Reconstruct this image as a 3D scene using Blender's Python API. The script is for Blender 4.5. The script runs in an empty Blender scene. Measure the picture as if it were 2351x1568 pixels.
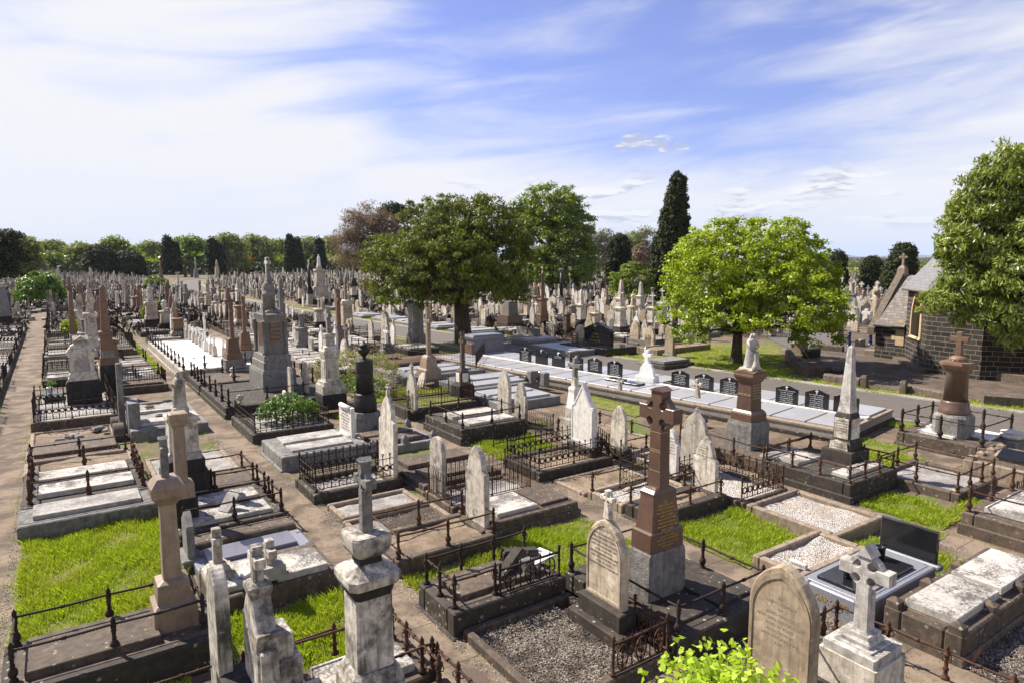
import bpy, bmesh, math, random
import numpy as np
from mathutils import Vector, Matrix
random.seed(7); rng=np.random.default_rng(7)
S=bpy.context.scene
# ---------------------------------------------------------------- camera
FPX,CXP,CYP,HORP,CAMH=1530.,1175.5,784.,595.,6.0
TH=math.atan((CYP-HORP)/FPX); AL=math.atan((1175.5-120)/math.hypot(FPX,CYP-HORP))
Fv=np.array([math.sin(AL)*math.cos(TH),math.cos(AL)*math.cos(TH),-math.sin(TH)])
Rv=np.array([math.cos(AL),-math.sin(AL),0.]); Uv=np.cross(Rv,Fv)
cam=bpy.data.cameras.new('camera'); co=bpy.data.objects.new('camera',cam); S.collection.objects.link(co)
cam.sensor_width=36; cam.lens=36*FPX/2351; cam.clip_start=.1; cam.clip_end=30000
co.matrix_world=Matrix(((Rv[0],Uv[0],-Fv[0],0),(Rv[1],Uv[1],-Fv[1],0),(Rv[2],Uv[2],-Fv[2],CAMH),(0,0,0,1)))
S.camera=co
# ---------------------------------------------------------------- light
SUN=Vector((-.42,.78,1.0)).normalized()
SUN_STRENGTH=5.0; SKY_STRENGTH=.05; EXPO=.98
sl=bpy.data.lights.new('sun','SUN'); sl.energy=SUN_STRENGTH; sl.angle=math.radians(.53); sl.color=(1,.925,.81)
so=bpy.data.objects.new('sun',sl); S.collection.objects.link(so)
so.rotation_euler=SUN.to_track_quat('Z','Y').to_euler()
S.view_settings.view_transform='Standard'; S.view_settings.look='None'; S.view_settings.exposure=EXPO; S.view_settings.gamma=1
S.view_settings.use_curve_mapping=False
class NT:
    def __init__(s,nt): s.nt=nt; s.l=nt.links
    def n(s,t,**k):
        o=s.nt.nodes.new(t)
        for a,b in k.items():
            if a.startswith('i_'):
                s.set(o,a[2:].replace('_',' '),b)
            elif a.startswith('n'): 
                s.set(o,int(a[1:]),b)
            else: setattr(o,a,b)
        return o
    def set(s,o,k,v):
        if isinstance(v,tuple) and len(v)==2 and hasattr(v[0],'outputs'): s.l.new(v[0].outputs[v[1]],o.inputs[k])
        elif hasattr(v,'outputs'): s.l.new(v.outputs[0],o.inputs[k])
        else: o.inputs[k].default_value=v
    def math(s,op,a,b=None,c=None,clamp=False):
        o=s.nt.nodes.new('ShaderNodeMath'); o.operation=op; o.use_clamp=clamp
        s.set(o,0,a)
        if b is not None: s.set(o,1,b)
        if c is not None: s.set(o,2,c)
        return o
    def ramp(s,v,a,b,c0=0.,c1=1.,smooth=True):
        o=s.nt.nodes.new('ShaderNodeMapRange'); o.interpolation_type='SMOOTHSTEP' if smooth else 'LINEAR'
        s.set(o,0,v)
        for i,x in zip((1,2,3,4),(a,b,c0,c1)): o.inputs[i].default_value=x
        return o
    def noise(s,vec,scale,detail=4,rough=.55,dist=0,**k):
        o=s.nt.nodes.new('ShaderNodeTexNoise'); s.l.new(vec.outputs[0] if hasattr(vec,'outputs') else vec,o.inputs['Vector'])
        o.inputs['Scale'].default_value=scale; o.inputs['Detail'].default_value=detail; o.inputs['Roughness'].default_value=rough; o.inputs['Distortion'].default_value=dist
        return o
    def vscale(s,vec,sc,loc=(0,0,0)):
        o=s.nt.nodes.new('ShaderNodeMapping'); s.l.new(vec.outputs[0] if hasattr(vec,'outputs') else vec,o.inputs[0])
        o.inputs['Scale'].default_value=sc; o.inputs['Location'].default_value=loc; return o
    def mix(s,f,a,b,mode='MIX'):
        o=s.nt.nodes.new('ShaderNodeMix'); o.data_type='RGBA'; o.blend_type=mode; o.clamp_factor=True
        s.set(o,0,f)
        for k,v in ((6,a),(7,b)):
            if isinstance(v,tuple) and not hasattr(v[0],'outputs'): v=(*v[:3],1)
            if hasattr(v,'outputs') and v.bl_idname=='ShaderNodeMix': s.l.new(v.outputs[2],o.inputs[k])
            else: s.set(o,k,v)
        return (o,2)
W_=bpy.data.worlds.new('World'); S.world=W_; W_.use_nodes=True
def build_world():
    nt=NT(W_.node_tree); W_.node_tree.nodes.clear()
    sky=nt.n('ShaderNodeTexSky'); sky.sky_type='NISHITA'; sky.sun_disc=False
    sky.sun_elevation=math.asin(SUN.z); sky.sun_rotation=math.atan2(SUN.x,SUN.y); sky.air_density=1.0; sky.dust_density=.6; sky.ozone_density=3.0
    tc=nt.n('ShaderNodeTexCoord'); sep=nt.n('ShaderNodeSeparateXYZ'); nt.l.new(tc.outputs['Generated'],sep.inputs[0])
    # azimuth relative to AL, elevation
    az=nt.math('SUBTRACT',nt.math('ARCTAN2',(sep,0),(sep,1)),AL)
    el=nt.math('ARCSINE',(sep,2))
    cmb=nt.n('ShaderNodeCombineXYZ'); nt.set(cmb,0,az); nt.set(cmb,1,el); nt.set(cmb,2,0.)
    # cirrus streaks, drawn out sideways and slightly fanned
    fan=nt.math('MULTIPLY_ADD',az,-.10,el)
    c2=nt.n('ShaderNodeCombineXYZ'); nt.set(c2,0,nt.math('MULTIPLY',az,1.6)); nt.set(c2,1,nt.math('MULTIPLY',fan,9.0)); nt.set(c2,2,0.)
    n1=nt.noise(c2,1.7,6,.5,.6)
    c3=nt.n('ShaderNodeCombineXYZ'); nt.set(c3,0,nt.math('MULTIPLY',az,3.5)); nt.set(c3,1,nt.math('MULTIPLY',fan,16.0)); nt.set(c3,2,3.)
    n2=nt.noise(c3,2.6,9,.62,.9)
    # where the blue opening lies: centre upper, fading left and down
    dx=nt.math('DIVIDE',nt.math('SUBTRACT',az,.20),.62); dy=nt.math('DIVIDE',nt.math('SUBTRACT',el,.27),.17)
    r2=nt.math('ADD',nt.math('MULTIPLY',dx,dx),nt.math('MULTIPLY',dy,dy))
    hole=nt.ramp(r2,0.0,1.3,1.,0.)
    hi=nt.ramp(el,.30,.75,0.,1.5)
    hole=nt.math('MAXIMUM',hole,hi)
    cl=nt.math('MULTIPLY_ADD',nt.math('SUBTRACT',n1,.5),1.9,nt.math('MULTIPLY',nt.math('SUBTRACT',n2,.5),.35))
    cov=nt.math('ADD',nt.math('SUBTRACT',.92,nt.math('MULTIPLY',hole,.74)),cl,clamp=True)
    cov=nt.ramp((cov,0),0.0,1.0,0.10,1.0,True)
    # small fair-weather clouds low down
    c4=nt.n('ShaderNodeCombineXYZ'); nt.set(c4,0,nt.math('MULTIPLY',az,9.)); nt.set(c4,1,nt.math('MULTIPLY',el,42.)); nt.set(c4,2,1.7)
    n3=nt.noise(c4,1.15,6,.55,.2)
    c5=nt.n('ShaderNodeCombineXYZ'); nt.set(c5,0,nt.math('MULTIPLY',az,9.)); nt.set(c5,1,nt.math('MULTIPLY_ADD',el,42.,.35)); nt.set(c5,2,1.7)
    n3b=nt.noise(c5,1.15,6,.55,.2)
    band=nt.math('MULTIPLY',nt.ramp(el,.03,.06),nt.ramp(el,.10,.135,1,0))
    band=nt.math('MULTIPLY',band,nt.ramp(az,-.22,.05))
    cu=nt.math('MULTIPLY',nt.ramp(n3,.51,.60),band)
    gx=nt.math('DIVIDE',nt.math('SUBTRACT',az,.20),.075); gy=nt.math('DIVIDE',nt.math('SUBTRACT',el,.163),.022)
    gm=nt.ramp(nt.math('ADD',nt.math('MULTIPLY',gx,gx),nt.math('MULTIPLY',gy,gy)),.1,1.3,.30,0)
    c6=nt.n('ShaderNodeCombineXYZ'); nt.set(c6,0,nt.math('MULTIPLY',az,21.)); nt.set(c6,1,nt.math('MULTIPLY',el,44.)); nt.set(c6,2,6.2)
    n6=nt.noise(c6,1.3,8,.62,.3)
    cu=nt.math('MAXIMUM',cu,nt.ramp(nt.math('ADD',n6,gm),.70,.84))
    lit=nt.ramp(nt.math('SUBTRACT',n3,n3b),-.02,.07)
    skyc=nt.mix(1.0,(sky,0),(1.12,1.10,1.72),'MULTIPLY')
    elw=nt.ramp(el,.0,.20)
    white=nt.mix(elw,(9.2,9.25,9.8),(9.4,9.45,9.8))
    # a faint blue veil just above the horizon at the right
    c=nt.mix(cov,skyc,white)
    veil=nt.math('MULTIPLY',nt.math('MULTIPLY',nt.ramp(el,-.02,.11,1,0),nt.ramp(az,-.25,.35)),.5)
    c=nt.mix(veil,c,(7.2,7.9,9.6))
    cuc=nt.mix(lit,(5.4,5.8,7.3),(10.0,10.0,10.1))
    c=nt.mix(nt.math('MULTIPLY',cu,.8),c,cuc)
    bg=nt.n('ShaderNodeBackground'); nt.set(bg,0,c); bg.inputs[1].default_value=SKY_STRENGTH
    out=nt.n('ShaderNodeOutputWorld'); nt.l.new(bg.outputs[0],out.inputs[0])
build_world()

# ---------------------------------------------------------------- pixels to metres (photo laid out on a 2351 px wide sheet, read in enlarged crops)
X0={'1':0,'2':587.8,'3':1175.5,'4':1763.3}; Y0={'A':551.,'B':857.2,'C':1200.1}
def q(c,x,y): return (X0[c[1]]+x/4.,Y0[c[0]]+y/4.) if c else (x,y)
def ray(x,y): return Fv+Rv*(x-CXP)/FPX+Uv*(CYP-y)/FPX
def G(c,x,y,z=0.):
    d=ray(*q(c,x,y)); t=(z-CAMH)/d[2]; return (d[0]*t,d[1]*t)
def P(x,y,z):
    v=np.array([x,y,z-CAMH]); w=v@Fv; return CXP+FPX*(v@Rv)/w, CYP-FPX*(v@Uv)/w
def zat(x,y,c,py):
    t=q(c,0,py)[1] if c else py
    lo,hi=-2.,80.
    for _ in range(50):
        m=(lo+hi)/2
        if P(x,y,m)[1]>t: lo=m
        else: hi=m
    return lo
def span(c,x0,y0,z,px,axis):   # length along an axis from (x0,y0) until screen column px
    t=q(c,px,0)[0]; lo,hi=0.,8.
    for _ in range(40):
        m=(lo+hi)/2
        X,Y=(x0+m,y0) if axis=='x' else (x0,y0+m)
        u=P(X,Y,z)[0]
        if (axis=='x' and u<t) or (axis=='y' and u>t): lo=m
        else: hi=m
    return lo

# ---------------------------------------------------------------- materials
M={}
def mat(name):
    m=bpy.data.materials.new(name); m.use_nodes=True; m.node_tree.nodes.clear(); M[name]=m
    return m,NT(m.node_tree)
def srgb(r,g,b):
    f=lambda c:(c/255/12.92 if c<=10 else ((c/255+.055)/1.055)**2.4); return (f(r),f(g),f(b))
def obcoord(nt):
    tc=nt.n('ShaderNodeTexCoord'); oi=nt.n('ShaderNodeObjectInfo')
    r=nt.math('MULTIPLY',(oi,'Random'),73.)
    cb=nt.n('ShaderNodeCombineXYZ'); nt.set(cb,0,r); nt.set(cb,1,r); nt.set(cb,2,r)
    v=nt.n('ShaderNodeVectorMath'); v.operation='ADD'; nt.l.new(tc.outputs['Object'],v.inputs[0]); nt.l.new(cb.outputs[0],v.inputs[1])
    return v,oi
def wcoord(nt):
    g=nt.n('ShaderNodeNewGeometry'); v=nt.n('ShaderNodeVectorMath'); v.operation='ADD'; nt.l.new(g.outputs['Position'],v.inputs[0]); v.inputs[1].default_value=(3.1,7.7,0); return v
def finish(nt,m,col,rough,bumpv=None,bs=.3,bd=.01,spec=.5,coat=0,extra=None):
    b=nt.n('ShaderNodeBsdfPrincipled'); nt.set(b,'Base Color',col if not hasattr(col,'bl_idname') else col)
    nt.set(b,'Roughness',rough); b.inputs['Specular IOR Level'].default_value=spec
    if coat: b.inputs['Coat Weight'].default_value=coat
    if bumpv is not None:
        bp=nt.n('ShaderNodeBump'); nt.set(bp,'Height',bumpv); bp.inputs['Strength'].default_value=bs; bp.inputs['Distance'].default_value=bd
        nt.l.new(bp.outputs[0],b.inputs['Normal'])
    o=nt.n('ShaderNodeOutputMaterial'); nt.l.new(b.outputs[0],o.inputs[0]); return b
def stone(name,base,alt,dark,light=None,stain=.5,streak=.4,speck=.0,lich=.0,rough=.8,bump=.35,spec=.3,bd=.012,rvar=.25,topst=0.,st=.5):
    m,nt=mat(name); v,oi=obcoord(nt)
    n1=nt.noise(v,1.7,6,.6,.3); n2=nt.noise(v,7,5,.65); n3=nt.noise(v,55,3,.6)
    c=nt.mix(nt.ramp(n2,.3,.7),base,alt)
    vs=nt.noise(nt.vscale(v,(5,5,.55)),1.8,6,.62)
    c=nt.mix(nt.math('MULTIPLY',nt.ramp(vs,.47,.72),streak),c,dark)
    nst=nt.math('MULTIPLY_ADD',n2,.45,nt.math('MULTIPLY',n1,.6))
    c=nt.mix(nt.math('MULTIPLY',nt.ramp(nst,st-.07,st+.24),stain),c,dark)
    if topst>0:
        g=nt.n('ShaderNodeNewGeometry'); sp=nt.n('ShaderNodeSeparateXYZ'); nt.l.new(g.outputs['Normal'],sp.inputs[0])
        n4=nt.noise(v,23,6,.7,.2)
        f=nt.math('MULTIPLY',nt.ramp((sp,2),.4,.8),nt.ramp(nt.math('MULTIPLY_ADD',n1,.5,nt.math('MULTIPLY',n4,.5)),.47,.56))
        c=nt.mix(nt.math('MULTIPLY',f,topst),c,dark)
    if light: 
        n5=nt.noise(v,4.3,6,.7,.4)
        c=nt.mix(nt.math('MULTIPLY',nt.ramp(n5,.56,.7),.7),c,light)
    if lich>0:
        vo=nt.n('ShaderNodeTexVoronoi'); nt.l.new(v.outputs[0],vo.inputs['Vector']); vo.inputs['Scale'].default_value=10.
        nt.set(vo,'Randomness',1.)
        sp2=nt.n('ShaderNodeSeparateXYZ'); nt.l.new(vo.outputs['Color'],sp2.inputs[0])
        rad=nt.math('MULTIPLY_ADD',(sp2,0),.32,nt.math('MULTIPLY',nt.math('SUBTRACT',n3,.5),.25))
        f=nt.math('MULTIPLY',nt.math('LESS_THAN',(vo,'Distance'),nt.math('SUBTRACT',rad,.02)),nt.math('GREATER_THAN',(sp2,1),.45))
        c=nt.mix(nt.math('MULTIPLY',f,lich),c,(.34,.32,.25))
    if speck>0:
        n6=nt.noise(v,130,2,.5); c=nt.mix(nt.math('MULTIPLY',nt.ramp(n6,.42,.60),speck),c,dark)
        n7=nt.noise(v,170,2,.5); c=nt.mix(nt.math('MULTIPLY',nt.ramp(n7,.58,.68),speck*.6),c,(min(1,base[0]*2),min(1,base[1]*2),min(1,base[2]*2)))
    fine=nt.ramp(n3,.25,.75,.86,1.1,False)
    rv=nt.math('MULTIPLY_ADD',(oi,'Random'),rvar,1-rvar/2)
    k=nt.math('MULTIPLY',fine,rv)
    cc=nt.n('ShaderNodeCombineColor'); [nt.set(cc,i,k) for i in range(3)]
    c=nt.mix(1.,c,(cc,0),'MULTIPLY')
    h=nt.math('MULTIPLY_ADD',n3,.5,nt.math('MULTIPLY_ADD',n2,.8,n1))
    finish(nt,m,c,rough,h,bump,bd,spec)
    return m
stone('marble',(.60,.545,.455),(.44,.385,.31),(.055,.048,.04),(.78,.74,.67),stain=.8,streak=.6,topst=.4,bump=.5,st=.53,rvar=.4)
stone('marble_old',(.58,.53,.45),(.40,.355,.30),(.028,.025,.022),(.76,.73,.67),stain=.9,streak=.8,topst=.45,bump=.7,st=.495)
stone('marble_grey',(.50,.475,.435),(.40,.375,.335),(.09,.08,.07),(.68,.65,.60),stain=.7,streak=.6,topst=.5,bump=.5,st=.52)
stone('marble_clean',(.74,.71,.66),(.64,.60,.54),(.16,.14,.12),stain=.45,streak=.4,bump=.25,rvar=.15,st=.55)
stone('marble_warm',(.56,.47,.345),(.45,.365,.255),(.10,.075,.05),(.72,.66,.56),stain=.6,streak=.65,bump=.4)
stone('sand_headstone',(.37,.29,.20),(.29,.225,.155),(.10,.075,.05),(.52,.42,.29),stain=.6,streak=.6,bump=.4)
stone('ledger_white',(.49,.46,.41),(.38,.35,.31),(.06,.052,.045),(.70,.67,.62),stain=.7,streak=.2,topst=.8,bump=.3,st=.55)
stone('ledger_grey',(.40,.38,.35),(.31,.29,.26),(.09,.08,.07),(.52,.50,.46),stain=.5,streak=.25,topst=.45)
stone('granite_pink',(.34,.245,.175),(.265,.19,.135),(.10,.07,.05),stain=.35,streak=.5,speck=.35,bump=.12,rough=.5,spec=.5)
stone('granite_brown',(.150,.086,.060),(.115,.067,.048),(.05,.03,.022),stain=.35,streak=.25,speck=.6,bump=.06,rough=.35,spec=.5,rvar=.1)
stone('granite_tan',(.215,.13,.082),(.17,.102,.066),(.07,.045,.03),stain=.35,streak=.3,speck=.45,bump=.1,rough=.5)
stone('granite_grey',(.26,.25,.235),(.20,.19,.175),(.06,.055,.05),(.40,.38,.35),stain=.55,streak=.4,speck=.45,bump=.4)
stone('rock_grey',(.30,.285,.265),(.20,.19,.175),(.05,.046,.042),(.42,.40,.37),stain=.6,streak=.5,speck=.4,bump=1.0,bd=.04,lich=.3)
stone('bluestone',(.064,.051,.040),(.042,.035,.028),(.020,.017,.014),(.15,.115,.08),stain=.55,streak=.5,lich=.75,bump=.5)
stone('bluestone_brown',(.125,.093,.067),(.08,.06,.045),(.03,.024,.019),(.21,.16,.112),stain=.5,streak=.5,lich=.6,bump=.5)
stone('black_base',(.036,.032,.028),(.026,.023,.02),(.010,.009,.008),(.08,.072,.062),stain=.6,streak=.6,bump=.5)
stone('concrete_tan',(.31,.24,.175),(.22,.172,.125),(.075,.06,.046),(.42,.34,.26),stain=.45,streak=.45,lich=.3,bump=.4)
stone('cast_black',(.022,.020,.019),(.030,.027,.024),(.008,.008,.008),(.055,.048,.04),stain=.4,streak=.4,bump=.25,rough=.5)
stone('rust',(.085,.040,.023),(.05,.026,.017),(.025,.016,.012),(.19,.085,.038),stain=.5,streak=.3,bump=.5,rough=.85)
stone('rust_dark',(.042,.023,.016),(.026,.017,.013),(.010,.008,.007),(.08,.04,.024),stain=.5,streak=.3,bump=.5,rough=.75)
stone('iron_black',(.020,.021,.024),(.03,.028,.028),(.010,.010,.010),(.05,.04,.03),stain=.4,streak=.3,bump=.3,rough=.5)
stone('terracotta',(.28,.11,.05),(.20,.08,.04),(.07,.035,.02),stain=.5,streak=.3,bump=.5)
stone('grey_paint',(.235,.215,.19),(.18,.165,.145),(.05,.045,.04),(.33,.30,.26),stain=.4,streak=.5,bump=.2)
stone('asphalt',(.135,.118,.102),(.11,.096,.083),(.065,.056,.048),stain=.35,streak=0,bump=.5,rvar=0)
stone('bark',(.11,.08,.055),(.07,.052,.038),(.02,.016,.012),(.17,.13,.10),stain=.5,streak=.9,bump=1,bd=.05)
stone('twig',(.22,.17,.13),(.16,.12,.09),(.06,.05,.04),stain=.3,streak=.3,bump=.4)
stone('white_paint',(.8,.79,.77),(.74,.73,.70),(.4,.38,.35),stain=.3,streak=.3,bump=.1)
stone('blue_paint',(.035,.055,.13),(.03,.045,.11),(.012,.016,.04),stain=.2,streak=.2,bump=.1,rough=.35)
stone('quoin',(.56,.42,.25),(.46,.34,.20),(.18,.13,.08),stain=.35,streak=.4,bump=.35)
stone('brick_red',(.32,.12,.06),(.26,.10,.05),(.1,.05,.03),stain=.3,streak=.2)
stone('gable_stone',(.15,.115,.085),(.10,.08,.06),(.04,.033,.027),(.24,.20,.15),stain=.5,streak=.5,lich=.5,bump=.6)
def polished(name,c,rough=.08,spk=.3,hi=2.):
    m,nt=mat(name); v,oi=obcoord(nt); n=nt.noise(v,120,2,.6); n2=nt.noise(v,2,4,.6)
    col=nt.mix(nt.math('MULTIPLY',nt.ramp(n,.5,.66),spk),c,tuple(min(1,x*hi) for x in c))
    rr=nt.ramp(n2,.3,.7,rough,rough+.15); finish(nt,m,col,rr,None,spec=.5)
polished('black_granite',(.010,.010,.011),.06,.3,4)
polished('blue_granite',(.135,.13,.155),.16,.3,1.7)
polished('grey_granite_polished',(.30,.30,.31),.28,.35,1.6)
polished('grey_speckle',(.155,.16,.18),.35,.7,3)
def simple(name,c,rough=.6,emit=0,metal=0):
    m,nt=mat(name); b=finish(nt,m,(*c,1),rough); b.inputs['Metallic'].default_value=metal
simple('gold',(.62,.42,.12),.35,0,.6); simple('letter_white',(.75,.75,.75),.6); simple('letter_dark',(.20,.17,.14),.8); simple('letter_gold_dull',(.42,.33,.18),.6)
simple('letter_stone',(.30,.26,.21),.9)
simple('plastic_red',(.5,.05,.03)); simple('glass_dark',(.02,.022,.025),.15); simple('flower_white',(.75,.72,.68),.7)
def ground_mat(name,a,b,dark,scale=1.,lines=None,bump=.5,green=None,bd=.02,fine=60):
    m,nt=mat(name); v=wcoord(nt)
    n0=nt.noise(v,.22*scale,5,.6); n1=nt.noise(v,1.1*scale,6,.62,.4); n2=nt.noise(v,9*scale,5,.65); n3=nt.noise(v,fine,4,.65)
    c=nt.mix(nt.ramp(n1,.38,.62),a,b)
    c=nt.mix(nt.math('MULTIPLY',nt.ramp(n2,.5,.72),.6),c,dark)
    if green: c=nt.mix(nt.math('MULTIPLY',nt.ramp(nt.math('MULTIPLY_ADD',n0,.6,nt.math('MULTIPLY',n1,.4)),.52,.58),nt.ramp(n2,.35,.5)),c,green)
    f=nt.ramp(n3,.2,.8,.72,1.25,False); cc=nt.n('ShaderNodeCombineColor'); [nt.set(cc,i,f) for i in range(3)]
    c=nt.mix(1.,c,(cc,0),'MULTIPLY')
    h=nt.math('MULTIPLY_ADD',n3,.6,n2)
    if lines:
        sp=nt.n('ShaderNodeSeparateXYZ'); nt.l.new(v.outputs[0],sp.inputs[0])
        fr=nt.math('FRACT',nt.math('DIVIDE',nt.math('ADD',(sp,1),nt.math('MULTIPLY',n2,.03)),lines))
        ln=nt.math('LESS_THAN',fr,.012/lines*1.6)
        c=nt.mix(nt.math('MULTIPLY',ln,.75),c,(.04,.03,.022))
    finish(nt,m,c,.9,h,bump,bd,.2)
ground_mat('path',(.105,.080,.060),(.225,.172,.122),(.062,.047,.036),1.,lines=1.22,bump=.35,bd=.01)
ground_mat('soil',(.125,.09,.062),(.20,.148,.102),(.06,.044,.032),1.3,green=(.085,.13,.018),bump=.9)
ground_mat('soil_bare',(.15,.11,.076),(.25,.19,.13),(.07,.052,.038),1.6,bump=1.,fine=45)
ground_mat('turf',(.10,.14,.012),(.21,.185,.07),(.05,.075,.01),1.4,bump=1.,bd=.04,fine=35)
ground_mat('forecourt',(.085,.066,.052),(.13,.10,.078),(.05,.04,.032),1.,lines=1.5,bump=.5)
ground_mat('gravel_grey',(.24,.22,.20),(.36,.34,.31),(.09,.08,.07),2,bump=1.,bd=.03,fine=38)
ground_mat('mulch_ground',(.06,.045,.035),(.09,.07,.055),(.03,.024,.02),2,bump=1.,bd=.03,fine=40)
ground_mat('verge_concrete',(.26,.235,.21),(.32,.29,.25),(.13,.115,.1),1.,lines=2.4,bump=.3)
ground_mat('terrain',(.05,.062,.026),(.085,.09,.045),(.03,.04,.02),.02,bump=.1)
ground_mat('pebbles_bright',(.78,.76,.73),(.84,.82,.80),(.55,.52,.48),2,bump=.8,fine=30)
def pebble_mat():
    m,nt=mat('pebbles_white'); v=wcoord(nt)
    vo=nt.n('ShaderNodeTexVoronoi'); nt.l.new(v.outputs[0],vo.inputs['Vector']); vo.inputs['Scale'].default_value=38
    n=nt.noise(v,1.6,5,.65,.3)
    sp=nt.n('ShaderNodeSeparateXYZ'); nt.l.new(vo.outputs['Color'],sp.inputs[0])
    c=nt.mix(nt.ramp((sp,0),.0,1.,0,1,False),(.80,.78,.74),(.50,.46,.41))
    c=nt.mix(nt.ramp((vo,'Distance'),.32,.62),c,(.17,.14,.11))
    c=nt.mix(nt.math('MULTIPLY',nt.ramp(n,.53,.66),.8),c,(.33,.25,.17))
    finish(nt,m,c,.85,nt.math('MULTIPLY',(vo,'Distance'),-1.),1.,.02)
pebble_mat()
def leafmat(name,c1,c2,c3,trans=.35,rough=.45,spec=.35,cs=.6):
    m,nt=mat(name); v,oi=obcoord(nt)
    g=nt.n('ShaderNodeNewGeometry'); n=nt.noise(v,cs,3,.6)
    c=nt.mix((g,'Random Per Island'),c1,c2); c=nt.mix(nt.math('MULTIPLY',nt.ramp(n,.45,.65),.75),c,c3)
    d=nt.n('ShaderNodeBsdfPrincipled'); nt.set(d,'Base Color',c); d.inputs['Roughness'].default_value=rough; d.inputs['Specular IOR Level'].default_value=spec
    t=nt.n('ShaderNodeBsdfTranslucent'); nt.set(t,0,nt.mix(1.,c,(1.25,1.25,.5),'MULTIPLY'))
    mx=nt.n('ShaderNodeMixShader'); mx.inputs[0].default_value=trans; nt.l.new(d.outputs[0],mx.inputs[1]); nt.l.new(t.outputs[0],mx.inputs[2])
    o=nt.n('ShaderNodeOutputMaterial'); nt.l.new(mx.outputs[0],o.inputs[0])
leafmat('leaf_lime',(.23,.32,.012),(.37,.44,.025),(.15,.22,.008),.38)
leafmat('leaf_glossy',(.15,.19,.018),(.31,.36,.07),(.09,.13,.012),.25,.4,.5)
leafmat('leaf_dark',(.10,.125,.014),(.19,.22,.028),(.05,.066,.012),.25,.55,.25)
leafmat('leaf_mid',(.13,.19,.012),(.22,.29,.02),(.08,.125,.010),.35)
leafmat('leaf_cypress',(.032,.042,.012),(.052,.062,.018),(.022,.030,.010),.1,.7,.2)
leafmat('leaf_olive',(.20,.23,.06),(.29,.31,.10),(.13,.16,.04),.3,.6,.2)
leafmat('leaf_brown',(.20,.15,.11),(.29,.22,.16),(.15,.115,.08),.2,.8,.1)
leafmat('leaf_rust',(.22,.10,.04),(.30,.15,.05),(.18,.09,.04),.3,.8,.1)
leafmat('leaf_grey',(.16,.15,.11),(.23,.22,.16),(.12,.12,.08),.25,.7,.1)
leafmat('leaf_shrub',(.11,.20,.02),(.17,.28,.035),(.07,.13,.015),.3,.4,.5)
leafmat('leaf_ginkgo',(.36,.50,.03),(.46,.58,.06),(.28,.42,.02),.4)
leafmat('blade',(.19,.27,.012),(.40,.48,.045),(.29,.33,.045),.4,.55,.3,.9)
leafmat('blossom',(.50,.34,.28),(.62,.50,.42),(.38,.22,.18),.2)
leafmat('chip',(.10,.08,.065),(.40,.35,.29),(.05,.042,.036),.0,.9,.1,3.)
leafmat('chip_pale',(.22,.19,.155),(.50,.46,.39),(.10,.08,.065),.0,.9,.1,3.)
leafmat('pebble_bit',(.62,.60,.56),(.80,.78,.75),(.55,.50,.44),.0,.8,.2,3.)
def wallmat(name,rowh,brw,c1,c2,mortar,ms,bump=1.):
    m,nt=mat(name); tc=nt.n('ShaderNodeTexCoord'); 
    b=nt.n('ShaderNodeTexBrick'); uv=nt.n('ShaderNodeUVMap')
    vv=nt.noise(uv,1.2,3,.5)
    va=nt.n('ShaderNodeVectorMath'); va.operation='MULTIPLY_ADD'; nt.l.new(vv.outputs['Color'],va.inputs[0]); va.inputs[1].default_value=(.10,.06,0); nt.l.new(uv.outputs[0],va.inputs[2])
    nt.l.new(va.outputs[0],b.inputs['Vector'])
    b.inputs['Color1'].default_value=(*c1,1); b.inputs['Color2'].default_value=(*c2,1); b.inputs['Mortar'].default_value=(*mortar,1)
    b.inputs['Scale'].default_value=1; b.inputs['Mortar Size'].default_value=ms; b.inputs['Brick Width'].default_value=brw; b.inputs['Row Height'].default_value=rowh
    b.inputs['Mortar Smooth'].default_value=.15; b.inputs['Bias'].default_value=-.2; b.offset=.43; b.squash=1.6; b.squash_frequency=3
    g=wcoord(nt); n=nt.noise(g,14,6,.7); n2=nt.noise(g,2.2,4,.6)
    f=nt.ramp(n,.2,.8,.55,1.5,False); cc=nt.n('ShaderNodeCombineColor'); [nt.set(cc,i,f) for i in range(3)]
    c=nt.mix(nt.math('SUBTRACT',1.,(b,'Fac')),(b,0),nt.mix(1.,(b,0),(cc,0),'MULTIPLY'))
    h=nt.math('MULTIPLY_ADD',n,.9,nt.math('MULTIPLY',(b,'Fac'),-1.2))
    finish(nt,m,c,.8,h,bump,.05,.3)
wallmat('block_wall',.25,.50,(.022,.020,.019),(.062,.054,.048),(.30,.235,.165),.014)
wallmat('slate',.2,.30,(.15,.13,.115),(.27,.235,.205),(.09,.075,.065),.010,.6)
wallmat('slate_blue',.2,.26,(.16,.16,.165),(.20,.20,.205),(.12,.115,.11),.008,.4)
def hillmat():
    m,nt=mat('far_hill'); v=wcoord(nt); n=nt.noise(v,.004,5,.6)
    finish(nt,m,nt.mix(nt.ramp(n,.4,.6),(.05,.07,.035),(.08,.09,.05)),.95)
hillmat()
def islandmat(name,cols):
    m,nt=mat(name); g=nt.n('ShaderNodeNewGeometry'); cr=nt.n('ShaderNodeValToRGB'); cr.color_ramp.interpolation='CONSTANT'
    nt.l.new(g.outputs['Random Per Island'],cr.inputs[0])
    while len(cr.color_ramp.elements)<len(cols): cr.color_ramp.elements.new(.5)
    for i,(e,c) in enumerate(zip(cr.color_ramp.elements,cols)): e.position=i/len(cols); e.color=(*c,1)
    v=wcoord(nt); n=nt.noise(nt.vscale(v,(4,4,1.)),1.,4,.6); f=nt.ramp(n,.35,.7,1.1,.5); cc=nt.n('ShaderNodeCombineColor'); [nt.set(cc,i,f) for i in range(3)]
    finish(nt,m,nt.mix(1.,(cr,0),(cc,0),'MULTIPLY'),.85)
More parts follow.
